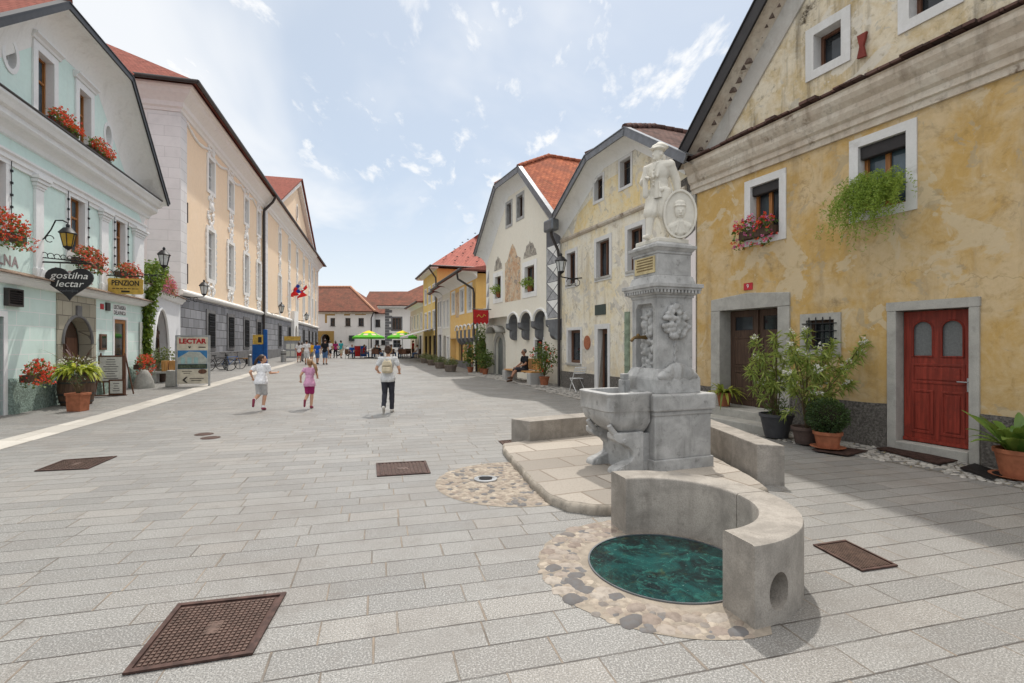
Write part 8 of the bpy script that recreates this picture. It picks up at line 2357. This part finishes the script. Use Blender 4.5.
mb = MB(); mb.prism([Mz @ Vector(v) for v in ((-.88, -.16, 0), (-.55, -.16, 0), (-.56, -.16, .60), (-.84, -.16, .62))], Mz.to_3x3() @ Vector((0, .4, 0))); mb.build('stone_block', M['stone_guard'], None, bev=.03, label='rough stone block standing left of the street sign', cat='block')
# guard stone, bench with wooden boxes, mansion forecourt furniture
c = gpg(144, 388); mb = MB(); mb.lathe([(.34, 0), (.30, .25), (.20, .50), (.12, .64), (.001, .68)], c, 14); mb.build('guard_stone', M['stone_guard'], None, label='conical weathered guard stone at the guesthouse corner', cat='guard stone')
c = gpg(165, 382.5); T = thing('bench', 'concrete slab bench in front of the white annex arch', 'bench', tuple(c)); Mz = Matrix.Translation(c) @ Matrix.Rotation(R(18), 4, 'Z'); mb = MB(); mb.box(-.62, .72, -.22, .22, .38, .46, Mz); mb.build('seat', M['M_trim2'], T, bev=.01)
for x in (-.5, .45): mb = MB(); mb.box(x - .07, x + .25, -.19, .19, 0, .38, Mz); mb.build('leg', M['M_trim2'], T, bev=.01)
for i, lab in enumerate(('left', 'middle', 'right')):
    x = .02 + .27 * i; mb = MB(); mb.prism([Mz @ Vector(v) for v in ((x - .11, -.1, .46), (x + .11, -.1, .46), (x + .12, -.12, .90), (x - .12, -.12, .90))], Mz.to_3x3() @ Vector((0, .22, 0))); mb.build('wooden_box', M['wood_bench'], None, bev=.008, label=lab + ' one of the three honey coloured wooden boxes on the slab bench', cat='box', group='wooden boxes on the slab bench')
q = Mz @ Vector((-.25, .55, 0)); T = thing('potted_shrub', 'reddish leafy shrub in front of the annex doorway', 'potted plant', tuple(q)); pot(T, q, .2, .25, .4, 'terracotta_dark'); mb = MB(); cloud(mb, r, 600, ellpt(q + Vector((0, 0, .95)), (.5, .4, .55)), .10); mb.build('foliage', M['leaf_rust'] if 'leaf_rust' in M else M['leaf_tub'], T, weld=False)
c = gpg(240, 364.3); T = thing('bench', 'small bench with honey wooden seat and dark legs before the mansion', 'bench', tuple(c)); Mz = Matrix.Translation(c) @ Matrix.Rotation(R(10), 4, 'Z'); mb = MB(); [mb.box(-.62, .62, y, y + .10, .40, .46, Mz) for y in (-.2, -.08, .04)]; mb.build('seat', M['wood_bench'], T)
for x in (-.5, .5): mb = MB(); mb.box(x - .06, x + .06, -.2, .14, 0, .40, Mz); mb.build('leg', M['metal_dark'], T)
c = gpg(262, 364.5); T = thing('info_terminal', 'blue information terminal with a yellow brown panel and tall blue post', 'terminal', tuple(c)); Mz = Matrix.Translation(c) @ Matrix.Rotation(R(12), 4, 'Z')
mb = MB(); mb.box(-.62, .08, -.15, .15, 0, 1.45, Mz); mb.build('body', M['blue_sign'], T, bev=.02); mb = MB(); mb.box(-.58, .10, -.17, .12, 1.47, 2.15, Mz); o = mb.build('panel', M['gold_sign'], T, bev=.02); mb = MB(); mb.box(-.22, .02, -.175, -.17, 1.6, 2.0, Mz); mb.build('emblem', M['letter_black'], o); mb = MB(); mb.box(.10, .36, -.1, .1, 0, 2.55, Mz); mb.build('post', M['blue_sign'], T, bev=.03)
c = gpg(292.5, 361); T = thing('notice_board', 'grey notice board with pale panel and yellow heading before the mansion', 'notice board', tuple(c)); Mz = Matrix.Translation(c) @ Matrix.Rotation(R(12), 4, 'Z')
mb = MB(); [mb.box(x - .06, x + .06, -.05, .05, 0, 2.1, Mz) for x in (-.65, .65)]; mb.box(-.6, .6, -.03, .03, .25, 1.75, Mz); mb.build('frame', M['rail'], T); mb = MB(); mb.box(-.64, .64, -.06, .06, 1.72, 2.08, Mz); mb.build('heading', M['gold_sign'], T); mb = MB(); [mb.box(-.5 + .38 * i, -.2 + .38 * i, -.036, -.031, .4 + .6 * j, .85 + .6 * j, Mz) for i in range(3) for j in range(2)]; mb.build('notices', M['paper'], T, weld=False)
for (px, py), lab in (((283.5, 362), 'grey litter bin left of the notice board'), ((250, 366), 'short grey steel bollard by the blue terminal')):
    c = gpg(px, py); T = thing('litter_bin' if 'bin' in lab else 'bollard', lab, 'bin' if 'bin' in lab else 'bollard', tuple(c)); mb = MB(); mb.lathe([(.20, 0), (.20, .85), (.22, .87), (.22, .93), (.001, .98)] if 'bin' in lab else [(.12, 0), (.12, .75), (.001, .82)], c, 14); mb.build('body', M['rail'], T); mb = MB(); mb.lathe([(.205, .6), (.21, .6), (.21, .68), (.205, .68)] if 'bin' in lab else [(.122, .6), (.127, .6), (.127, .66), (.122, .66)], c, 14); mb.build('band', M['metal_dark'], T)
T = thing('bicycle_rail', 'low galvanised steel rail the bicycles lean on', 'rail', tuple(gpg(224, 371))); a, b = gpg(208, 371), gpg(240, 368.5); mb = MB(); h_ = Vector((0, 0, .42)); mb.tube([a, a + h_], .03, 6); mb.tube([b, b + h_], .03, 6); mb.tube([a + h_, b + h_], .035, 6); m_ = a.lerp(b, .5); mb.tube([m_, m_ + h_], .03, 6); mb.build('rail', M['rail'], T)
def bike(label, col):
    T = thing('bicycle', label, 'bicycle', (0, 0, 0))
    for x in (-.52, .52):
        mb = MB(); mb.tube([(x + .33 * math.cos(k * math.pi / 12), 0, .34 + .33 * math.sin(k * math.pi / 12)) for k in range(25)], .02, 6, False); w_ = mb.build('wheel', M['tyre'], T); mb = MB(); [mb.tube([(x, 0, .34), (x + .32 * math.cos(k * math.pi / 6), 0, .34 + .32 * math.sin(k * math.pi / 6))], .004, 3) for k in range(12)]; mb.build('spokes', M['rail'], w_)
    mb = MB(); [mb.tube(q, .018, 6) for q in ([(-.52, 0, .34), (-.08, 0, .32), (.38, 0, .78), (.52, 0, .34)], [(-.08, 0, .32), (-.22, 0, .82)], [(-.20, 0, .74), (.37, 0, .78)], [(-.52, 0, .34), (-.2, 0, .72)])]; mb.build('frame', M[col], T)
    mb = MB(); mb.tube([(.37, 0, .78), (.34, 0, 1.0)], .016, 6); mb.tube([(.26, -.28, 1.03), (.36, -.2, 1.0), (.36, .2, 1.0), (.26, .28, 1.03)], .014, 6); mb.build('handlebar', M['metal_dark'], T); mb = MB(); mb.ell((-.24, 0, .87), (.13, .07, .04), 10, 6); mb.build('saddle', M['tyre'], T); return T
for i, (px, py, col, rz, lab) in enumerate(((219, 371, 'metal_dark', .5, 'dark bicycle nearest the street sign'), (226, 370.5, 'metal_dark', 2.2, 'dark bicycle in the middle of the leaning three'), (231, 369.5, 'blue_sign', .9, 'blue framed bicycle farthest from the street sign'))): o = bike(lab, col); o.location = gpg(px, py); o.rotation_euler = (0, 0, rz)
# flags on the mansion
for px, py, kind, lab in ((286.5, 300, 0, 'white blue and red flag on a slanted pole on the mansion'), (293, 303, 1, 'plain red flag on a slanted pole on the mansion')):
    s = FM.S(px, .2); z = FM.Z(px, py, .2) + .3; T = thing('flag', lab, 'flag', tuple(FM.P(s, .2, z))); e = FM.P(s + .3, 1.7, z + 2.1); b = FM.P(s, .2, z); mb = MB(); mb.tube([b, e], .035, 6); mb.build('pole', M['white_paint'], T)
    cols = ('flag_white', 'flag_blue', 'flag_red') if kind == 0 else ('flag_red',)
    for j, cm in enumerate(cols):
        mb = MB(); rows = []
        for k in range(7):
            f = k / 6; p = b.lerp(e, .95 - .45 * (j + f) / 1.0 / len(cols)); rows.append([p + Vector((-.02 + .10 * q * math.sin(k * 1.3 + q), .08 * math.sin(k + q * 1.7), -.20 * q)) for q in range(6)])
        mb.grid(rows); mb.build('cloth', M[cm], T)
# red banner on house C and the folding chair
s = FC.S(489); p = FC.P(FC.atY(25.2), 0, 3.2); F = FC; s = FC.atY(25.2); zt = FC.Z(486, 308, .8); T = thing('banner_sign', 'small red banner with gold emblem hanging from the cream house', 'sign', tuple(F.P(s, 0, zt))); mb = MB(); mb.tube([F.P(s, 0, zt + .04), F.P(s, 1.0, zt + .04)], .02, 6); mb.build('bracket', M['iron'], T)
mb = MB(); pts = [(.15, zt), (.95, zt)] + [(.95 - .8 * i / 8, zt - .62 - (.10 if i % 2 else 0)) for i in range(9)]; mb.prism([F.P(s, n, z) for n, z in pts], -F.d * .015); o = mb.build('cloth', M['c_redc'], T); mb = MB(); [mb.tube([F.P(s - .02, .3 + .08 * k + .03 * math.sin(k * 2), zt - .3 + .08 * math.sin(k * 1.7)) for k in range(7)], .02, 5)]; mb.build('emblem', M['gold_sign'], o)
c = gpg(577.5, 391.5); T = thing('folding_chair', 'white slatted folding chair outside the shop window', 'chair', tuple(c)); Mz = Matrix.Translation(c) @ Matrix.Rotation(R(200), 4, 'Z')
for x in (-.2, .2): mb = MB(); mb.tube([Mz @ Vector((x, -.22, 0)), Mz @ Vector((x, .24, .84))], .014, 6); mb.tube([Mz @ Vector((x * .9, .26, 0)), Mz @ Vector((x * .9, -.2, .46))], .014, 6); mb.build('side_frame', M['white_paint'], T)
mb = MB(); [mb.box(-.2, .2, y, y + .05, .44, .46, Mz) for y in (-.2, -.12, -.04, .04)]; mb.build('seat', M['white_paint'], T); mb = MB(); [mb.box(-.2, .2, .18 + .04 * i, .20 + .04 * i, .62 + .09 * i, .68 + .09 * i, Mz) for i in range(3)]; mb.build('backrest', M['white_paint'], T)
# ------------------------------------------------------------------ cafe under the parasols
def parasol(label, top=1):
    T = thing('parasol', label, 'parasol', (0, 0, 0), None); N = 8; R0 = 1.65; mb = MB(); base_ = MB()
    def P_(k, f): a = 2 * math.pi * k / N + .39; return Vector((R0 * f * math.cos(a), R0 * f * math.sin(a), 3.25 - .78 * f ** 1.15))
    mb = MB(); mb.grid([[P_(k, f) for k in range(N)] for f in (.42, .7, 1.0)] + [[P_(k, 1) - Vector((0, 0, .2)) for k in range(N)]], closed=True, smooth=False); c_ = mb.build('canopy', M['parasol_green'], T)
    mb = MB(); mb.grid([[P_(k, f) + Vector((0, 0, .004)) for k in range(N)] for f in (.001, .2, .43)], closed=True, smooth=False); mb.build('canopy_top', M['parasol_yellow'], c_)
    mb = MB(); a = -math.pi / 2 - .1
    for sg in (0, 1):
        for k in range(8):
            p, q = P_(k, .55), P_(k + 1, .55); p2, q2 = P_(k, .78), P_(k + 1, .78); u = Vector((0, 0, .012)); mb.face([p.lerp(q, .2) + u, p.lerp(q, .8) + u, p2.lerp(q2, .75) + u, p2.lerp(q2, .25) + u])
        break
    mb.build('white_panels', M['pic_label'], c_, weld=False); mb = MB(); mb.tube([(0, 0, 0), (0, 0, 3.2)], .035, 8); mb.build('pole', M['alu'], T); mb = MB(); mb.box(-.4, .4, -.4, .4, 0, .1); mb.build('base', M['concrete'], T, bev=.02); return T
M['pic_label'] = simple('parasol_label', (.62, .45, .33), .7, sc=12)
o = parasol('left one of the two large green and yellow parasols'); o.location = gz((-13.9, 48.5)); o.scale = (.93, .93, .82); o2 = copy_tree(o, gz((-10.6, 48.3)), .2, 'right one of the two large green and yellow parasols'); o3 = copy_tree(o, gz((-9.3, 54.5)), .1, 'small looking green parasol farther back on the right')
def table(p, label):
    T = thing('cafe_table', label, 'table', tuple(p)); mb = MB(); mb.lathe([(.38, .72), (.38, .75)], p, 16); mb.build('tabletop', M['wood_brown'], T); mb = MB(); mb.tube([Vector(p), Vector(p) + Vector((0, 0, .72))], .035, 6); mb.lathe([(.24, 0), (.22, .03)], p, 10); mb.build('leg', M['metal_dark'], T)
def chair0():
    T = thing('cafe_chair', 'wicker cafe chair under the green parasols', 'chair', (0, 0, 0), 'wicker chairs under the parasols'); mb = MB(); mb.box(-.23, .23, -.23, .23, .42, .47); mb.build('seat', M['wood_brown'], T); mb = MB(); mb.box(-.23, .23, -.25, -.21, .47, .9); mb.build('backrest', M['wood_brown'], T)
    for x in (-.2, .2):
        for y in (-.2, .2): mb = MB(); mb.tube([(x, y, 0), (x, y, .42)], .018, 5); mb.build('leg', M['metal_dark'], T)
    return T
r = random.Random(77); ch = None; tn = 0
tl = ('leftmost', 'second from left', 'third from left', 'fourth from left', 'fifth from left', 'rightmost')
guests = [('blue', 0), ('c', 0)]
for i, x in enumerate((-15.0, -13.5, -12.2, -10.9, -9.7, -8.6)):
    y = 47.6 + .5 * (i % 2); table(gz((x, y)), tl[i] + ' round cafe table in the row under the parasols')
    for a in (.3, 2.2, 4.2):
        q = Vector(gz((x + .72 * math.cos(a + i), y + .72 * math.sin(a + i)))); ang = math.atan2(y - q.y, x - q.x) - math.pi / 2
        if ch is None: ch = chair0(); ch.location = q; ch.rotation_euler = (0, 0, ang)
        else: copy_tree(ch, q, ang)
        if a == 2.2 or (a == .3 and i in (1, 3)):
            cl = ('blue', 'brown', 'redc', 'black', 'yellow', 'grey', 'white', 'teal')[tn % 8]; tn += 1
            person('seated cafe guest in %s top at the %s table' % ({'redc': 'dark red'}.get(cl, cl), tl[i]) + (', facing away' if a == .3 else ''), 1.7, (q.x, q.y, q.z + .02), ang, SIT, cl, 'jeans', 1.9, .6, vox=.024, group='guests seated under the parasols')
person('waitress in bright red top and black trousers standing under the small parasol', 1.7, gz(gpg(413, 357.5)), R(120), None, 'redtop', 'black', 1.9, .5, vox=.02, female=True)
for px, m, lab in ((357.5, 'redc', 'narrow red banner at the left end of the cafe terrace'), (363.5, 'blue', 'narrow blue banner at the left end of the cafe terrace')):
    c = gpg(px, 357.5); T = thing('banner', lab, 'banner', tuple(c)); mb = MB(); mb.box(-.28, .28, -.02, .02, .1, 1.15, Matrix.Translation(c)); mb.build('cloth', M['c_' + m], T); mb = MB(); [mb.tube([c + Vector((x, 0, 0)), c + Vector((x, 0, 1.2))], .02, 5) for x in (-.3, .3)]; mb.build('pole', M['rail'], T)
# parked scooters by the far wall
def scooter(label):
    T = thing('scooter', label, 'scooter', (0, 0, 0))
    for x in (-.6, .6): mb = MB(); mb.tube([(x + .2 * math.cos(k * .5236), 0, .24 + .2 * math.sin(k * .5236)) for k in range(13)], .06, 6, False); mb.build('wheel', M['tyre'], T)
    mb = MB(); mb.prism([(x, -.16, z) for x, z in ((-.85, .45), (-.3, .3), (.25, .25), (.42, .35), (.5, .95), (.6, .95), (.62, .5), (.5, .2), (-.2, .18), (-.6, .30))], (0, .32, 0)); mb.build('body', M['white_paint'], T, bev=.04); mb = MB(); mb.box(-.75, .0, -.14, .14, .62, .75); mb.build('seat', M['tyre'], T, bev=.04); mb = MB(); mb.tube([(.5, 0, .9), (.46, 0, 1.05)], .03, 6); mb.tube([(.4, -.3, 1.08), (.46, 0, 1.05), (.4, .3, 1.08)], .02, 6); mb.build('handlebar', M['metal_dark'], T); mb = MB(); mb.box(-.95, -.5, -.2, .2, .78, 1.15); mb.build('top_box', M['white_paint'], T, bev=.05); return T
o = scooter('white parked scooter left behind the tourists'); o.location = gpg(335, 355.2); o.rotation_euler = (0, 0, .4); copy_tree(o, gpg(343, 355.8), -.3, 'white parked scooter right of the teal shirted woman')

# dry leaves and blossom litter blown against the house and round the tubs
r = random.Random(99); mb = MB()
for i in range(150):
    q = FA.P(FA.atY(r.uniform(5.2, 9.6)), .25 + abs(r.gauss(0, .55)), 0); leaf(mb, (q.x, q.y, .006 + .018 * (r.random() < .5)), (r.uniform(-1, 1), r.uniform(-1, 1), .1), r.uniform(.03, .07), .022, 0, Vector((0, 0, 1)))
mb.build('leaf_litter', leafmat('dry_leaves', (.12, .07, .03), (.36, .30, .16), .8, .1), None, kind='stuff', label='dry leaves and petals scattered on the ground before the ochre house', cat='leaf litter', weld=False)
